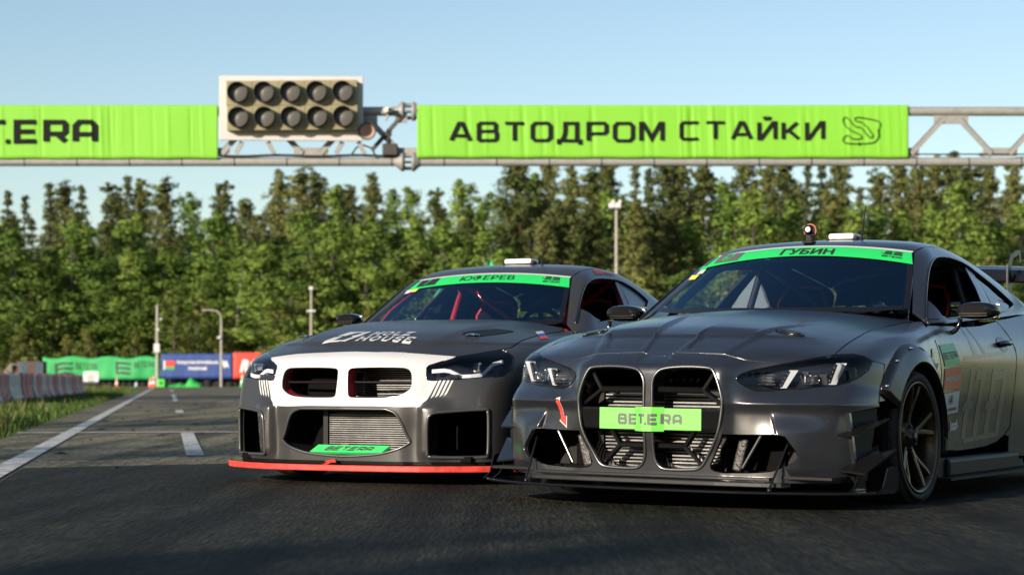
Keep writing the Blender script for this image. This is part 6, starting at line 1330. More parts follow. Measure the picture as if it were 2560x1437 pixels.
# glass and roof
def glasshouse(car, T, f, fb, mid_top, low, base, paint, hdr, hole, roof_side, rear, strip, tint_side):
    zt = hdr
    side_e = curve3([base, low, T], 2)
    top_e = front3(f, [(T[0]*k, mid_top-(mid_top-T[2])*(k**2)) for k in (.8, .6, .4, .2, 0)])
    bot = front3(f, [(0, base[2]-.022), (.3, base[2]-.02), (.55, base[2]-.014)], 0.)
    ws = L3(bot, side_e, top_e); ws[0, 0] = 0; ws[-1, 0] = 0
    panel('windscreen', f, (0, .8, -.6), ws, (), M['glass'], car, step=.03, grid=.05, flange=0, mirror='both')
    # black border
    inn = side_e-np.array([.030, 0, 0]); fr = L3(side_e, inn[::-1])
    panel('windscreen_border', f, (0, .8, -.6), fr, (), M['black_gloss'], car, step=.03, grid=.05, off=.0025, flange=0, mirror='copy')
    b2 = front3(f, [(0, base[2]-.022), (.3, base[2]-.02), (.55, base[2]-.014), (.69, base[2]), (.68, base[2]+.02), (.5, base[2]+.012), (.25, base[2]+.008), (0, base[2]+.006)], 0.); b2[0, 0] = 0; b2[-1, 0] = 0
    panel('cowl_border', f, (0, .8, -.6), b2, (), M['black_gloss'], car, step=.03, grid=.05, off=.0025, flange=0, mirror='both')
    # sun strip across the top
    k = np.array([0, .2, .4, .6, .8, 1.0]); xl = strip[1][0]; zl = strip[2]-(strip[2]-strip[1][2])*k**2
    low_e = front3(f, list(zip(k*xl, zl))); top_f = front3(f, [(T[0]*q-.004*q, mid_top-(mid_top-T[2])*(q**2)-.006) for q in k])
    sp = L3(low_e, top_f[::-1]); sp[0, 0] = 0; sp[-1, 0] = 0
    panel('sun_strip', f, (0, .8, -.6), sp, (), M['stripgreen'], car, step=.03, grid=.05, off=.004, flange=0, mirror='both')
    wl_ = front3(f, [(T[0]*q, mid_top-(mid_top-T[2])*(q**2)+.001) for q in k]); w2 = front3(f, [(T[0]*q, mid_top-(mid_top-T[2])*(q**2)-.0075) for q in k]); sp = L3(w2, wl_[::-1]); sp[0, 0] = 0; sp[-1, 0] = 0
    panel('header_seal', f, (0, .8, -.6), sp, (), M['whiteprint'], car, step=.03, grid=.05, off=.0055, flange=0, mirror='both')
    # roof skin
    rs = top3(f, roof_side); ro_ = L3(top_e[::-1]+[0, .006, 0], np.array(T)[None]+[0, .006, 0], rs, top3(f, rear)); ro_[0, 0] = 0; ro_[-1, 0] = 0
    panel('roof', f, (0, .45, -.9), ro_, (), paint, car, step=.02, grid=.03, flange=.012, mirror='both')
ROOF_A = [(.572, 2.15), (.568, 2.4), (.556, 2.8), (.53, 3.2), (.50, 3.5)]
glasshouse(CAR_A, (.566, 2.0, 1.278), Ag_, Af, 1.318, (.610, 1.872, 1.207), (.722, 1.512, .955), pa, None, None, ROOF_A, [(.4, 3.48), (.2, 3.45), (0, 3.44)], ((.566, 2.0, 1.278), (.606, 1.878, 1.204), 1.258), None)
win = np.array(TR['A_win'])
def side_frame(car, f, win, base, low, T, roof_side, rearpts, beltpts, paint, trimm, bpillar, glasspane):
    for s in (1, -1):
        out = L3(np.array(base)+[.006, 0, 0], np.array(low)+[.006, 0, .002], np.array(T)+[.006, 0, .004], top3(f, [(x+.006, y) for x, y in roof_side]), rearpts, beltpts)
        wsm = chaikin(win, 1)
        fr = panel('side_frame', f, (-.8*s, .32, -.5), out*[s, 1, 1], [wsm*[s, 1, 1]], paint, car, step=.016, grid=.022, flange=.014, flange_h=.03)
        mb = MB(); ring_tube(mb, resample(wsm*[s, 1, 1], .03)+np.array([.002*s, 0, .002]), .006, 6); mb.build('window_seal', M['black_gloss'], fr)
        y0, y1 = glasspane
        full = resample(wsm, .02); rear_p = full[full[:, 1] > y1+.02]
        mb = MB(); P = np.array(bpillar)*[s, 1, 1]; panel('b_pillar', (lambda p: f(p)+.006), (-s, 0, 0), P, (), trimm, fr, step=.03, grid=.05, flange=.01)
        yield s, fr
for s, fr in side_frame(CAR_A, Ag_, win, (.728, 1.512, .945), (.616, 1.872, 1.207), (.572, 2.0, 1.278), ROOF_A, top3(Ag_, [(.52, 3.62), (.60, 3.78), (.68, 3.86)]), side3(Ag_, [(3.5, .985), (3.1, .975), (2.6, .945), (2.1, .918), (1.6, .888), (1.47, .885)]), pa, pa, TR['A_bstrip'], (0, 2.6)):
    # fixed front corner of the window, an open door window, dark rear quarter glass
    w = win*[s, 1, 1]
    q = L3(win[0], win[1], win[2]*.6+win[1]*.4, (.826, 1.64, .93), (.845, 1.70, .915), win[16])*[s, 1, 1]
    panel('mirror_triangle', (lambda p: Ag_(p)+.004), (-s, .2, 0), q, (), pa, fr, step=.03, grid=.04, flange=.01)
    q = L3(TR['A_bstrip'][1], win[9:16][:4], TR['A_bstrip'][2])*[s, 1, 1]
    panel('quarter_window', (lambda p: Ag_(p)+.008), (-s, 0, -.1), L3((.662, 2.70, 1.222), (.679, 2.77, 1.192), (.713, 2.93, 1.132), (.748, 3.06, 1.07), (.765, 3.16, 1.03), (.80, 2.93, .995), (.82, 2.66, .98))*[s, 1, 1], (), M['quarterglass'] if s > 0 else M['frost'], fr, step=.04, grid=.08, flange=0)
panel('rear_window', Ag_, (0, -.4, -.9), L3(top3(Ag_, [(0, 3.46), (.2, 3.47), (.4, 3.50), (.49, 3.53), (.51, 3.64), (.59, 3.80), (.4, 3.96), (0, 4.0)])), (), M['quarterglass'], CAR_A, step=.04, grid=.07, flange=0, mirror='both')
shared_cockpit(CAR_A, Ag_, .95, M['cage_dark'], A_ws, 1.30, 0, M['cage_red'])
# prints on the sun strip and small stickers
fine_text('name_lettering', font_tris('ГУБИН', bold=.03), TR['A_name'], Ag_, (0, .8, -.6), M['print_black'], CAR_A, .0065)
decal('number_panel', Ag_, (0, .8, -.6), [TR['A_67']], M['print_grey'], CAR_A, .0062); fine_text('number_lettering', font_tris('67', shear=.15), sub_quad(TR['A_67'], .28, .68, .14, .88), Ag_, (0, .8, -.6), M['stripgreen'], CAR_A, .0075)
def flag_logo(name, quad, f, d, parent, m, off=.0065):
    """three swept bars over the word"""
    polys = []
    for r0, (v0, v1) in enumerate(((.80, .98), (.60, .74), (.40, .54))):
        for (u0, u1) in ((.18-.03*r0, .52), (.58, .98)):
            polys.append([sub_quad(quad, u, u, v, v)[0] for u, v in ((u0, v0), (u0+(u1-u0)*.5, v0+.03), (u1, v0), (u1+.02, v1), (u0+(u1-u0)*.5, v1+.03), (u0+.05, v1))])
    polys.append([sub_quad(quad, u, u, v, v)[0] for u, v in ((.0, .58), (.10, .58), (.11, .66), (.01, .66))])
    decal(name, f, d, polys, m, parent, off)
    fine_text('logo_lettering', lettering('BET.ERA', 1, 1.1, .22, .2), sub_quad(quad, .1, 1.0, .0, .26), f, d, m, parent, off)
flag_logo('logo', TR['A_logo'], Ag_, (0, .8, -.6), CAR_A, M['print_black'])
for k, mm in (('A_st1', M['green']), ('A_st2', M['whiteprint']), ('A_st3', M['yellow'])): decal('scrutineer_sticker', Ag_, (0, .8, -.6), [TR[k]], mm, CAR_A, .004)
# bumper arrow
ar = np.array(TR['A_arrow']); c = ar.mean(0); decal('tow_arrow_border', Af, (.3, .9, 0), [c+(ar-c)*1.18], M['whiteprint'], CAR_A, .003, .02); decal('tow_arrow', Af, (.3, .9, 0), [ar], M['red'], CAR_A, .005, .02)
# door stickers (near side)
D1 = (-1, .1, -.1)
def quadfix(k): a, b, c, d = TR[k]; return [d, c, b, a]
decal('door_sticker', Af, D1, [TR['A_doortape']], M['doorgreen'], CAR_A, .003); fine_text('door_sticker_lettering', lettering('BET.ERA', 1, .8, .19, .16), sub_quad(quadfix('A_doortape'), .06, .96, .30, .62), Af, D1, M['print_grey'], CAR_A, .005)
decal('door_sticker', Af, D1, [TR['A_doorred']], M['orange'], CAR_A, .003); fine_text('door_sticker_lettering', font_tris('RACING.BY', shear=.2, bold=.03), sub_quad(quadfix('A_doorred'), .08, .95, .40, .62), Af, D1, M['whiteprint'], CAR_A, .005)
decal('door_sticker', Af, D1, [TR['A_doorwhite']], M['whiteprint'], CAR_A, .003); fine_text('door_sticker_lettering', font_tris('BELSHINA', shear=.15, bold=.03), sub_quad(quadfix('A_doorwhite'), .12, .9, .12, .28), Af, D1, M['maroon'], CAR_A, .005)
q = quadfix('A_doorwhite'); a = np.linspace(0, 2*math.pi, 20, endpoint=False); g = lambda u, v: sub_quad(q, u, u, v, v)[0]
ring = [[g(.5+.14*math.cos(a[i])*k, .66+.22*math.sin(a[i])*k) for i, k in ((j, 1), ((j+1) % 20, 1), ((j+1) % 20, .86), (j, .86))] for j in range(20)]
bear = [[g(.5+u, .66+v) for u, v in ((-.09, -.12), (.09, -.12), (.10, -.05), (.05, .0), (.06, .10), (.02, .15), (-.03, .10), (-.05, .0), (-.10, -.05))]]
decal('door_emblem', Af, D1, ring+bear, M['maroon'], CAR_A, .005, .05)
q = quadfix('A_doorlogo'); decal('door_sticker', Af, D1, [[sub_quad(q, u, u, v, v)[0] for u, v in ((k*.34, .0+k*.05), (k*.34+.24, .0+k*.05), (k*.34+.24, 1-(2-k)*.12), (k*.34, 1-(2-k)*.12))] for k in range(3)], M['orange'], CAR_A, .003)
fine_text('door_sticker_lettering', font_tris('Jggl', bold=.035), quadfix('A_doorjggl'), Af, D1, M['whiteprint'], CAR_A, .004)
# tone-on-tone graphics low on the door
gh = []
def dq(y0, z0, y1, z1, w): gh.append([(.92, y0, z0), (.92, y0+w, z0), (.92, y1+w, z1), (.92, y1, z1)])
for y0 in (1.80, 1.98, 2.16, 2.34): dq(y0, .30, y0+.10, .66, .07)
for (y0, z0) in ((1.80, .44), (1.98, .60), (2.16, .44), (2.30, .60)): gh.append([(.92, y0, z0), (.92, y0+.16, z0+.01), (.92, y0+.175, z0+.055), (.92, y0+.015, z0+.045)])
gh.append([(.92, 1.84, .275), (.92, 2.38, .30), (.92, 2.39, .325), (.92, 1.85, .30)])
gh.append([(.9, 1.78, .70), (.9, 2.45, .735), (.9, 2.46, .755), (.9, 1.79, .72)])
gh.append([(.9, 1.95, .72), (.9, 2.03, .72), (.9, 1.86, .88), (.9, 1.84, .88)])
gh.append([(.9, 2.10, .74), (.9, 2.16, .74), (.9, 1.95, .88), (.9, 1.93, .88)])
decal('door_graphic', Af, D1, [np.array(p) for p in gh], M['ghost'], CAR_A, .0012, .05)
# rear wing on swan necks
V = []; F = []; n = 14; pr = [(0, .0), (.02, .028), (.08, .042), (.18, .040), (.29, .022), (.31, .012), (.30, .004), (.18, .0), (.07, -.012), (.02, -.012)]
ww = bpy.data.objects.new('rear_wing', None); link(ww, CAR_A)
for i in range(n+1):
    x = -.80+1.6*i/n; dz = .012*math.cos(x/.8*math.pi)
    V += [(x, 4.30+a_, 1.225+b_*1.25+dz+a_*.27) for a_, b_ in pr]
k = len(pr)
for i in range(n):
    for j in range(k): F.append((i*k+j, i*k+(j+1) % k, i*k+k+(j+1) % k, i*k+k+j))
F += [tuple(range(k)), tuple(range(n*k, n*k+k))]; mb = MB(); mb.add(V, F, False); mb.build('wing_blade', M['carbon'], ww)
for s in (1, -1):
    mb = MB(); mb.prism([(4.22, 1.00), (4.30, 1.00), (4.30, 1.22), (4.27, 1.30), (4.32, 1.37), (4.44, 1.40), (4.47, 1.345), (4.50, 1.36), (4.47, 1.43), (4.40, 1.425), (4.26, 1.385), (4.21, 1.33)], .40, .412, lambda u, v, w: (s*w, u, v)); mb.build('wing_support', M['black_metal'], ww)
    mb = MB(); mb.prism([(4.26, 1.20), (4.66, 1.20), (4.68, 1.36), (4.24, 1.38)], .80, .806, lambda u, v, w: (s*w, u, v)); mb.build('end_plate', M['carbon'], ww)
# roof camera, transponder box, aerial
def roof_kit(car, f, box_xy, ant_xy, cam_xy=None, ant_h=.20, bw=.17):
    z = top3(f, [box_xy])[0][2]; mb = MB(); mb.box((box_xy[0], box_xy[1], z+.018), (bw, .13, .034), bev=.012); b = mb.build('roof_box', M['whiteplastic'], car)
    mb = MB()
    for s in (-1, 1): mb.box((box_xy[0]+s*bw*.5, box_xy[1]-.03, z+.008), (.035, .05, .022), bev=.006)
    mb.build('box_clip', M['black_plastic'], b)
    z = top3(f, [ant_xy])[0][2]; mb = MB(); mb.lathe([(.012, -.004), (.010, .012), (.004, .02)], (ant_xy[0], ant_xy[1], z), 'z', 10); mb.tube([(ant_xy[0], ant_xy[1], z+.015), (ant_xy[0]+.002, ant_xy[1]+.02, z+.09), (ant_xy[0]+.004, ant_xy[1]+.05, z+ant_h)], [.006, .0045, .003], 8); mb.build('aerial', M['black_plastic'], car)
    if cam_xy:
        z = top3(f, [cam_xy])[0][2]; c = Vector((cam_xy[0], cam_xy[1], z)); o = bpy.data.objects.new('roof_camera', None); link(o, car); o.location = c
        mb = MB(); mb.box((0, 0, .006), (.06, .06, .014), bev=.004); mb.box((0, 0, .028), (.028, .03, .034)); mb.tube([(-.035, 0, .045), (.035, 0, .045)], .007, 8); mb.build('mount', M['black_plastic'], o)
        mb = MB(); mb.lathe([(.020, -.03), (.026, -.02), (.027, .025), (.018, .032), (.001, .033)], (0, 0, .075), 'y', 20); mb.build('camera_body', M['black_metal'], o)
        mb = MB(); mb.lathe([(.001, -.031), (.012, -.03), (.016, -.024)], (0, 0, .075), 'y', 18); mb.build('camera_lens', M['whiteplastic'], o)
        mb = MB(); mb.tube([(.035*math.cos(q), .01, .07+.036*math.sin(q)) for q in np.linspace(-.6, 3.7, 18)], .0028, 6); mb.build('camera_cable', M['orange'], o)
roof_kit(CAR_A, Ag_, (.05, 2.33), (.16, 2.30), (-.04, 2.03), .19, .15)
# ---------------------------------------------------------------- the compact coupe with the white nose
CAR_B = thing('race_car', 'satin grey coupe with white nose and red splitter edge, farther race car, number 7', 'race car', (-.9716, 11.2958, 0), (0, .00108, -.44108), 'race cars parked on the start grid')
Bf, Bg_ = B_body, B_green; pb = M['paintB']
M['lip2'] = satin_mat('satin_silver_edge', (.10, .10, .10), .32, .6, coat=.3, coat_r=.15)
M['redsplit'] = mat('scuffed_red_edge', (.66, .055, .04), .5, noise=(16, .55, 1.12))
kid = [(max(x, .030), y, z) for x, y, z in TR['B_kidney']]; kidS = chaikin(np.array(kid), 1)
hl = TR['B_headlight']; hf = [(0, .146, .752)]+TR['B_hoodfront'][1:]; cen = [(max(x, 0), y, z) for x, y, z in TR['B_center']]; cen[0] = (0, .018, .430); cen[-1] = (0, .028, .161)
fog = chaikin(np.array(TR['B_fog']), 2); seam = TR['B_seam']
bside = side3(Bf, [(.50, .51), (.535, .40), (.55, .25), (.55, .14)])
bot = front3(Bf, [(x, .135) for x in (.84, .76, .66, .55, .42, .3, .15, 0)])
cenS = np.vstack([np.array(cen[:1]), chaikin(np.array(cen[1:-1]), 2, closed=False), np.array(cen[-1:])])
cl_B = front3(Bf, [(0, z) for z in np.linspace(.44, .745, 18)]); cl_B[:, 0] = 0
out = L3(hf, hl[2], hl[1], hl[0], hl[15:9:-1], seam[1], seam[2], bside, bot, cenS[::-1], cl_B)
ridge = front3(Bf, [(.462+(z-.2)*.02+o, z) for z in np.arange(.15, .44, .008) for o in (-.014, -.005, .004, .013, .022, .031, .042)])
panel('front_bumper', Bf, OB, out, [kidS, fog], pb, CAR_B, step=.010, grid=.010, flange=.025, mirror='both', extra=ridge)
wh = [(max(x, 0), y, z) for x, y, z in TR['B_white']]; wh[0] = (0, .147, .752); wh[-1] = (0, .018, .444)
panel('white_nose_wrap', Bf, OB, L3(wh, cl_B[1:]), [kidS], M['white'], CAR_B, step=.012, grid=.014, off=.0022, flange=.004, mirror='both')
for s in (1, -1):
    decal('nose_stripes', Bf, (-.5*s, .86, 0), [np.array(TR['B_stripe%d' % i])*[s, 1, 1] for i in range(4)], M['whiteprint'], CAR_B, .003, .03)
    K = kidS*[s, 1, 1]
    mb = MB(); wall_in(mb, resample(K, .02)+[0, -.001, 0], .075, .03); mb.build('kidney_rim', M['redrim'] if 'redrim' in M else M['cage_red'], CAR_B, fix=False)
    K2 = K.mean(0)+(K-K.mean(0))*[.96, 1, .95]+[0, .072, 0]
    mb = MB(); ring_tube(mb, resample(K2, .02), .008, 6); wall_in(mb, resample(K2, .02), .07, .05); mb.build('kidney_surround', M['black_gloss'], CAR_B, fix=False)
    mb = MB(); mb.tube([(s*.045, .085, .579), (s*.405, .11, .579)], .0085, 8); mb.build('grille_bar', M['black_gloss'], CAR_B)
    Fg = np.array(fog)*[s, 1, 1]
    mb = MB(); ring_tube(mb, resample(Fg, .02)-[0, .003, 0], .010, 8); mb.build('intake_frame', M['lip2'], CAR_B)
    mb = MB(); wall_in(mb, resample(Fg, .02), .13, .02, (-.0*s, 1, 0)); mb.build('intake_duct', M['black_plastic'], CAR_B, fix=False)
    mb = MB(); mb.tube([(s*.60, .28, .20), (s*.60, .28, .33)], .006, 6); mb.build('duct_rod', M['satin_metal'], CAR_B)
mb = MB()
cS = np.vstack([cenS, (cenS*MIR)[::-1]]); ring_tube(mb, resample(cS[np.r_[0:len(cenS), len(cenS)+1:len(cS)-1]], .02)-[0, .001, 0], .008, 8); mb.build('intake_frame', M['lip2'], CAR_B)
mb = MB(); wall_in(mb, resample(cS, .02)+[0, .004, 0], .20, .05); mb.build('intake_duct', M['black_plastic'], CAR_B, fix=False)
radiator(CAR_B, -.16, .37, .205, .40, .17, .0125); radiator(CAR_B, -.10, .38, .50, .66, .27, .0125)
mb = MB(); mb.box((-.05, .15, .215), (.05, .02, .022)); mb.build('lashing', M['maroon'], CAR_B)
# green sticker on the lower intake ramp
gq = [(-.215, .026, .184), (.25, .026, .184), (.295, .048, .224), (-.17, .048, .224)]
mb = MB(); V = [Vector(p) for p in gq]; mb.add(V+[v+Vector((0, .01, -.012)) for v in V], [(0, 1, 2, 3), (7, 6, 5, 4)]+[(i, (i+1) % 4, 4+(i+1) % 4, 4+i) for i in range(4)]); stp = mb.build('intake_sticker', M['green'], CAR_B)
flat_text('printed_lettering', lettering('BET.ERA', 1, 1.5, .26, .25, .3), sub_quad(gq, .17, .83, .2, .8), M['print_black'], stp, (0, -.002, .0006))
mb = MB(); mb.box((0, .85, .40), (1.10, .95, .50)); mb.box((0, .45, .15), (1.5, .6, .03)); mb.box((0, .36, .66), (1.1, .06, .08)); mb.box((0, .27, .46), (.8, .02, .5)); mb.build('engine_bay', M['void'], CAR_B)
mb = MB(); mb.box((0, 2.5, .17), (1.20, 3.6, .10)); mb.build('underbody', M['void'], CAR_B)
# splitter with a scuffed red edge
spf = lambda x: float(np.interp(x, [0, .3, .5, .66, .8, .9, .97, 1.0], [-.055, -.045, -.01, .06, .15, .24, .34, .42]))
xs = list(np.concatenate([np.linspace(0, .7, 12), np.linspace(.74, 1.0, 12)]))
plan_strip('splitter', xs, lambda x: spf(x)+.004, lambda x: max(.5, spf(x)+.02), .082, .112, M['black_gloss'], CAR_B)
plan_strip('splitter_edge', xs, spf, lambda x: spf(x)+.012, .080, .1145, M['redsplit'], CAR_B)
plan_strip('air_dam', list(np.linspace(0, .8, 16)), lambda x: float(B_F(np.array([x]), np.array([.13]))[0])+.012, lambda x: float(B_F(np.array([x]), np.array([.13]))[0])+.10, .112, .140, M['black_gloss'], CAR_B)
ar = [(-.055, .02), (-.02, .02), (-.02, .035), (.02, .06), (.05, .022), (.02, .022), (.02, .005), (-.06, .005)]
mb = MB(); mb.prism([(-.06, 0), (-.02, 0), (-.005, .02), (.03, .02), (.0, .055), (-.055, .03), (-.03, .022), (-.045, .005)], 0, .002, lambda u, v, w: (-.045+u, -.030+v*.75-w, .116+v*.55)); mb.build('tow_arrow', M['red'], CAR_B)
# bonnet
B_SH = [(.805, .55), (.80, .7), (.795, .9), (.79, 1.1), (.78, 1.3), (.765, 1.40), (.745, 1.455), (.7, 1.50)]
hood = L3(hf, hl[3:6], top3(Bf, B_SH), top3(Bf, [(.6, 1.465), (.4, 1.40), (.2, 1.365), (0, 1.355)])); hood[0, 0] = 0; hood[-1, 0] = 0; hood[:4, 1] += .004
panel('bonnet', Bf, (0, .55, -.83), hood, (), M['hoodB'], CAR_B, step=.012, grid=.013, mirror='both')
vent = np.array(TR['B_vent'])
for s in (1, -1):
    panel('bonnet_vent', Bf, (0, 0, -1), top3(Bf, [(x*s, y) for x, y, z in vent]), (), M['black_plastic'], CAR_B, step=.02, grid=.03, off=.003, flange=.006, smooth=1)
    z0 = top3(Bf, [(.56*s, .545)])[0]; mb = MB(); mb.tube([z0+[-.03*s, -.02, .008], z0+[.0, 0, .016], z0+[.035*s, .03, .008]], .006, 6); mb.tube([z0+[-.02*s, .01, .008], z0+[.02*s, -.02, .012]], .005, 6); mb.build('bonnet_pin', M['chrome'], CAR_B)
hq = TR['B_holz']; hq = [(-.285, .280, .8), (.300, .270, .8), (.290, .485, .86), (-.285, .50, .86)]
bq = lambda u, v: sub_quad(hq, u, u, v, v)[0]
HD = (0, .3, -1)
lg = [[(.0, .0), (.07, .42), (.14, .42), (.17, .58), (.12, .30), (.13, .0)], [(.05, .42), (.18, 1.0), (.40, 1.0), (.40, .90), (.25, .90), (.13, .52)]]
# the roof-and-arrow mark beside the words
mk = [[(0, .0), (.095, .0), (.145, .22), (.09, .42), (.04, .42)], [(.045, .47), (.10, .47), (.20, .80), (.30, .80), (.30, 1.0), (.11, 1.0)], [(.31, 1.0), (.36, 1.0), (.355, .55), (.33, .40), (.25, .52), (.29, .62)], [(.14, .0), (.24, .0), (.31, .36), (.22, .46), (.16, .20)]]
mk = [[(.0, 0), (.20, 0), (.25, .10), (.12, .10), (.155, .42), (.06, .42)], [(.075, .5), (.17, .5), (.235, .86), (.30, .86), (.31, 1.0), (.115, 1.0)], [(.325, 1.0), (.375, 1.0), (.345, .42), (.30, .10), (.275, .0), (.22, 0), (.285, .38), (.245, .48), (.285, .62)]]
decal('bonnet_mark', Bf, HD, [np.array([bq(u, v) for u, v in p]) for p in mk], M['whiteprint'], CAR_B, .0035, .03)
SER = {'H': ([[(0, 0), (0, 1)], [(.8, 0), (.8, 1)], [(0, .5), (.8, .5)]], [(0, 0), (.8, 0), (0, 1), (.8, 1)], .8), 'O': ([_o(0, 0, .85, 1, .28)], [], .85), 'L': ([[(0, 0), (0, 1)], [(0, 0), (.6, 0), (.6, .25)]], [(0, 1)], .6), 'Z': ([[(0, .75), (0, 1), (.7, 1), (0, 0), (.7, 0), (.7, .25)]], [], .7), 'U': ([[(0, 1), (0, .2), (.2, 0), (.55, 0), (.75, .2), (.75, 1)]], [(0, 1), (.75, 1)], .75), 'S': ([[(.65, .72), (.65, .85), (.52, 1), (.12, 1), (0, .85), (0, .65), (.12, .53), (.53, .47), (.65, .35), (.65, .15), (.53, 0), (.12, 0), (0, .15), (0, .28)]], [], .65), 'E': ([[(.65, .75), (.65, 1), (0, 1), (0, 0), (.65, 0), (.65, .25)], [(0, .5), (.45, .5)]], [(0, 0), (0, 1)], .65)}
def slab(txt, wt=.25, sl=.0):
    rib = []; x = 0
    for c in txt:
        pls, ser, w = SER[c]
        for pl in pls: rib.append(stroke_poly([(x+u*1.15+v*sl, v) for u, v in pl], wt))
        for u, v in ser: rib.append(stroke_poly([(x+u*1.15-.2+v*sl, v), (x+u*1.15+.2+v*sl, v)], wt*.75))
        x += w*1.15+.66
    V, T = tri_union(rib); return V, T
fine_text('bonnet_lettering', slab('HOLZ'), [bq(.44, .53), bq(.90, .53), bq(.905, .99), bq(.445, .99)], Bf, HD, M['whiteprint'], CAR_B, .0035, .03)
fine_text('bonnet_lettering', slab('HOUSE'), [bq(.38, .01), bq(1.0, .01), bq(1.0, .45), bq(.38, .45)], Bf, HD, M['whiteprint'], CAR_B, .0035, .03)
p4 = TR['B_pad']; a_, b_, c_, d_ = [np.array(p) for p in p4]
for i, mm in enumerate((M['whiteprint'], M['blueprint'], M['red'])): decal('flag_sticker', Bf, (-.5, .2, -.85), [[a_+(d_-a_)*i/3, b_+(c_-b_)*i/3, b_+(c_-b_)*(i+1)/3, a_+(d_-a_)*(i+1)/3]], mm, CAR_B, .003, .04)
# headlights
for s in (1, -1):
    H = np.array(hl)*[s, 1, 1]; dd = (-.5*s, .83, -.25)
    h = bpy.data.objects.new('headlight', None); link(h, CAR_B)
    panel('lens', Bf, dd, H, m=M['lens'], parent=h, step=.012, grid=.018, off=.001, flange=.004)
    panel('housing', (lambda p: Bf(p)+.06), dd, H+np.array(dd)*.045, m=M['hl_body'], parent=h, step=.015, grid=.03, flange=0)
    mb = MB(); K = resample(H, .02); k = len(K); Q = K+np.array(dd)*.07; mb.add(list(K)+list(Q), [(i, (i+1) % k, k+(i+1) % k, k+i) for i in range(k)]); mb.build('bezel', M['hl_body'], h, fix=False)
    mb = MB(); ring_tube(mb, K, .004, 6); mb.build('gasket', M['black_gloss'], h)
    dr = [(.520, .145, .640), (.580, .175, .645), (.608, .195, .640), (.662, .222, .611), (.715, .245, .613), (.765, .285, .622), (.780, .320, .650), (.800, .350, .680), (.835, .395, .694)]
    mb = MB(); V = []; F = []; w = .0105
    for i, (x, y, z) in enumerate(dr): y -= .022; V += [(x*s, y, z-w), (x*s, y, z+w), (x*s, y+.02, z+w), (x*s, y+.02, z-w)]
    for i in range(len(dr)-1):
        for j in range(4): F.append((i*4+j, i*4+(j+1) % 4, i*4+4+(j+1) % 4, i*4+4+j))
    mb.add(V, F); mb.build('daylight_strip', M['hl_strip'], h)
    mb = MB(); mb.box((.722*s, .292, .662), (.068, .03, .056), (0, 0, -.45*s), bev=.012); mb.build('projector', M['hl_chrome'], h)
    mb = MB(); mb.lathe([(.001, -.014), (.012, -.012), (.020, -.003), (.022, .01)], (.714*s, .270, .662), 'y', 16); mb.build('projector_lens', M['lens'], h)
    mb = MB()
    for q in range(5): mb.box((.60*s, .20, .622-.006*q), (.13, .02, .0025), (0, 0, -.4*s))
    mb.build('reflector', M['hl_grey'], h)
# wings, wheels, doors
WYb, WZb, WRb = .93, .318, .320
archb = side3(Bf, [(WYb+.372*math.cos(t), WZb+.372*math.sin(t)) for t in np.linspace(2.66, -.30, 22)])
fdt = top3(Bf, [(.80, 1.46), (.772, 1.41), (.786, 1.3), (.796, 1.1), (.801, .9), (.806, .7), (.811, .56)])
fendb = L3(hl[5:11], seam[1], seam[2], side3(Bf, [(.50, .515)]), archb, side3(Bf, [(1.30, .18), (1.34, .3), (1.34, .5), (1.33, .7), (1.32, .85)]), (.835, 1.40, .90), fdt)
for s in (1, -1):
    panel('front_wing', Bf, (-.75*s, .3, -.6), fendb*[s, 1, 1], (), M['hoodB'] if False else pb, CAR_B, step=.014, grid=.018)
    arch_liner(CAR_B, WYb, WZb, .40, .58, .90, s, .72); arch_liner(CAR_B, 3.68, .33, .40, .58, .90, s)
    make_wheel(CAR_B, s*.800, WYb, WZb, WRb, .256, .27, s, M['rimB'], R(2.4)); make_wheel(CAR_B, s*.80, 3.68, WZb+.004, WRb+.006, .256, .275, s, M['rimB'], R(1.5))
    door = L3(side3(Bf, [(1.33, .86), (1.34, .7), (1.35, .5), (1.37, .3), (1.45, .22), (2.2, .23), (2.45, .30), (2.52, .5), (2.54, .75), (2.48, .88)]), top3(Bf, [(.846, 2.42), (.85, 2.1), (.848, 1.8), (.838, 1.42)]))
    panel('door', Bf, (-s, .1, -.22), door*[s, 1, 1], (), pb, CAR_B, step=.02, grid=.03)
    mb = MB(); mb.box((s*.885, 1.95, .16), (.12, 1.2, .10), bev=.02); mb.build('side_skirt', M['black_gloss'], CAR_B)
    q0 = side3(Bf, [(2.48, .19), (2.9, .17), (3.24, .17)]); a2 = side3(Bf, [(3.68+.385*math.cos(t), .33+.385*math.sin(t)) for t in np.linspace(3.45, -.35, 26)])
    quarter = L3(q0, a2, side3(Bf, [(4.1, .2), (4.4, .25), (4.46, .5), (4.44, .8)]), top3(Bf, [(.78, 4.4), (.78, 4.1), (.78, 3.8), (.80, 3.5), (.825, 3.2), (.838, 2.8), (.845, 2.46)]), side3(Bf, [(2.50, .88), (2.56, .75), (2.54, .5), (2.47, .30)]))
    panel('rear_quarter', Bf, (-s, -.05, -.45), quarter*[s, 1, 1], (), pb, CAR_B, step=.02, grid=.035)
    mirror_arm(CAR_B, s, .985, 1.80, .995, .17, .075, .11)
shut_line(CAR_B, L3(hl[3:6], top3(Bf, B_SH))); shut_line(CAR_B, hf[1:], .002); shut_line(CAR_B, L3(hl[10], seam, side3(Bf, [(.50, .51)]))); shut_line(CAR_B, side3(Bf, [(1.325, .86), (1.335, .7), (1.345, .5), (1.36, .3)]))
panel('boot_lid', Bf, (0, 0, -1), L3(top3(Bf, [(0, 3.80), (.4, 3.78), (.62, 3.68), (.77, 3.7), (.77, 4.36), (.5, 4.44), (0, 4.46)])), (), pb, CAR_B, step=.03, grid=.05, mirror='both')
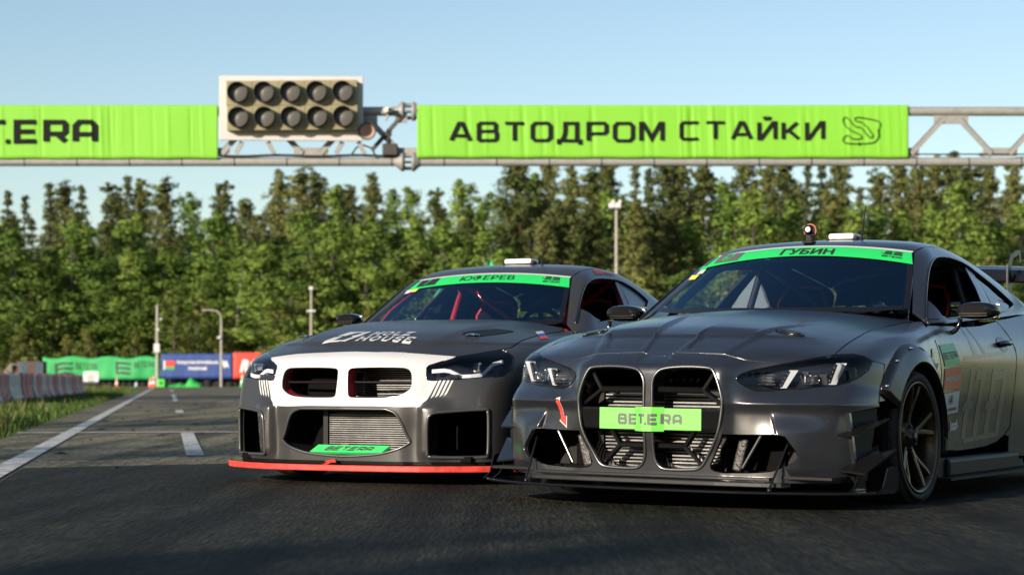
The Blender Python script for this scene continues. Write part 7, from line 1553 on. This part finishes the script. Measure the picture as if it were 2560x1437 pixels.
mb = MB(); mb.box((0, 4.42, .55), (1.66, .18, .62), bev=.06); mb.build('rear_bumper', pb, CAR_B)
for s in (1, -1): mb = MB(); mb.box((s*.64, 4.52, .78), (.34, .02, .09), bev=.01); mb.build('tail_light', M['amber'], CAR_B)
ROOF_B = [(.552, 2.15), (.55, 2.4), (.54, 2.7), (.52, 3.05), (.49, 3.35)]
glasshouse(CAR_B, (.546, 2.007, 1.252), Bg_, Bf, 1.284, (.588, 1.888, 1.178), (.690, 1.562, .945), pb, None, None, ROOF_B, [(.4, 3.33), (.2, 3.3), (0, 3.29)], ((.546, 2.007, 1.252), (.584, 1.89, 1.178), 1.219), None)
winB = np.array(TR['B_win'])
bpB = [(.645, 2.54, 1.245), (.640, 2.60, 1.245), (.795, 2.46, 1.01), (.805, 2.36, 1.0)]
for s, fr in side_frame(CAR_B, Bg_, winB, (.697, 1.562, .935), (.594, 1.888, 1.178), (.552, 2.007, 1.252), ROOF_B, top3(Bg_, [(.51, 3.45), (.58, 3.60), (.66, 3.68)]), side3(Bg_, [(3.3, .985), (2.9, .97), (2.5, .945), (2.0, .915), (1.6, .888), (1.5, .885)]), pb, pb, bpB, (0, 2.5)):
    q = L3(winB[0], winB[1]*.5+winB[0]*.5, winB[1], (.80, 1.80, .985), (.815, 1.86, .968), winB[13]*.25+winB[0]*.75)*[s, 1, 1]
    panel('mirror_triangle', (lambda p: Bg_(p)+.004), (-s, .2, 0), q, (), pb, fr, step=.03, grid=.04, flange=.01)
    panel('quarter_window', (lambda p: Bg_(p)+.008), (-s, 0, -.1), L3((.640, 2.61, 1.252), (.648, 2.78, 1.22), (.675, 2.90, 1.172), (.716, 2.97, 1.11), (.792, 2.49, 1.015))*[s, 1, 1], (), pb if s > 0 else M['sideglass'], fr, step=.04, grid=.08, flange=0)
decal('rail_stripe', Bg_, (-.8, .3, -.5), [TR['B_railred']], M['red'], CAR_B, .003, .04)
for k in ('B_rail1', 'B_rail2', 'B_rail3'): decal('rail_stripe', Bg_, (-.8, .3, -.5), [TR[k]], M['red'], CAR_B, .003, .04)
panel('rear_window', Bg_, (0, -.4, -.9), L3(top3(Bg_, [(0, 3.31), (.2, 3.32), (.4, 3.35), (.48, 3.38), (.50, 3.48), (.57, 3.62), (.4, 3.79), (0, 3.82)])), (), M['quarterglass'], CAR_B, step=.04, grid=.07, flange=0, mirror='both')
shared_cockpit(CAR_B, Bg_, .95, M['cage_red'], B_ws, 1.36, 0, M['cage_red'])
fine_text('name_lettering', font_tris('ЮФЕРЕВ', bold=.008), TR['B_name'], Bg_, (0, .8, -.6), M['print_black'], CAR_B, .0065)
decal('number_panel', Bg_, (0, .8, -.6), [TR['B_67']], M['print_black'], CAR_B, .0062); fine_text('number_lettering', font_tris('7', shear=.15), sub_quad(TR['B_67'], .38, .62, .14, .88), Bg_, (0, .8, -.6), M['stripgreen'], CAR_B, .0075)
flag_logo('logo', TR['B_logo'], Bg_, (0, .8, -.6), CAR_B, M['print_black'])
for k, mm in (('B_st1', M['whiteprint']), ('B_st2', M['yellow'])): decal('scrutineer_sticker', Bg_, (0, .8, -.6), [TR[k]], mm, CAR_B, .004)
roof_kit(CAR_B, Bg_, (.02, 2.38), (.18, 2.36), None, .17, .20)
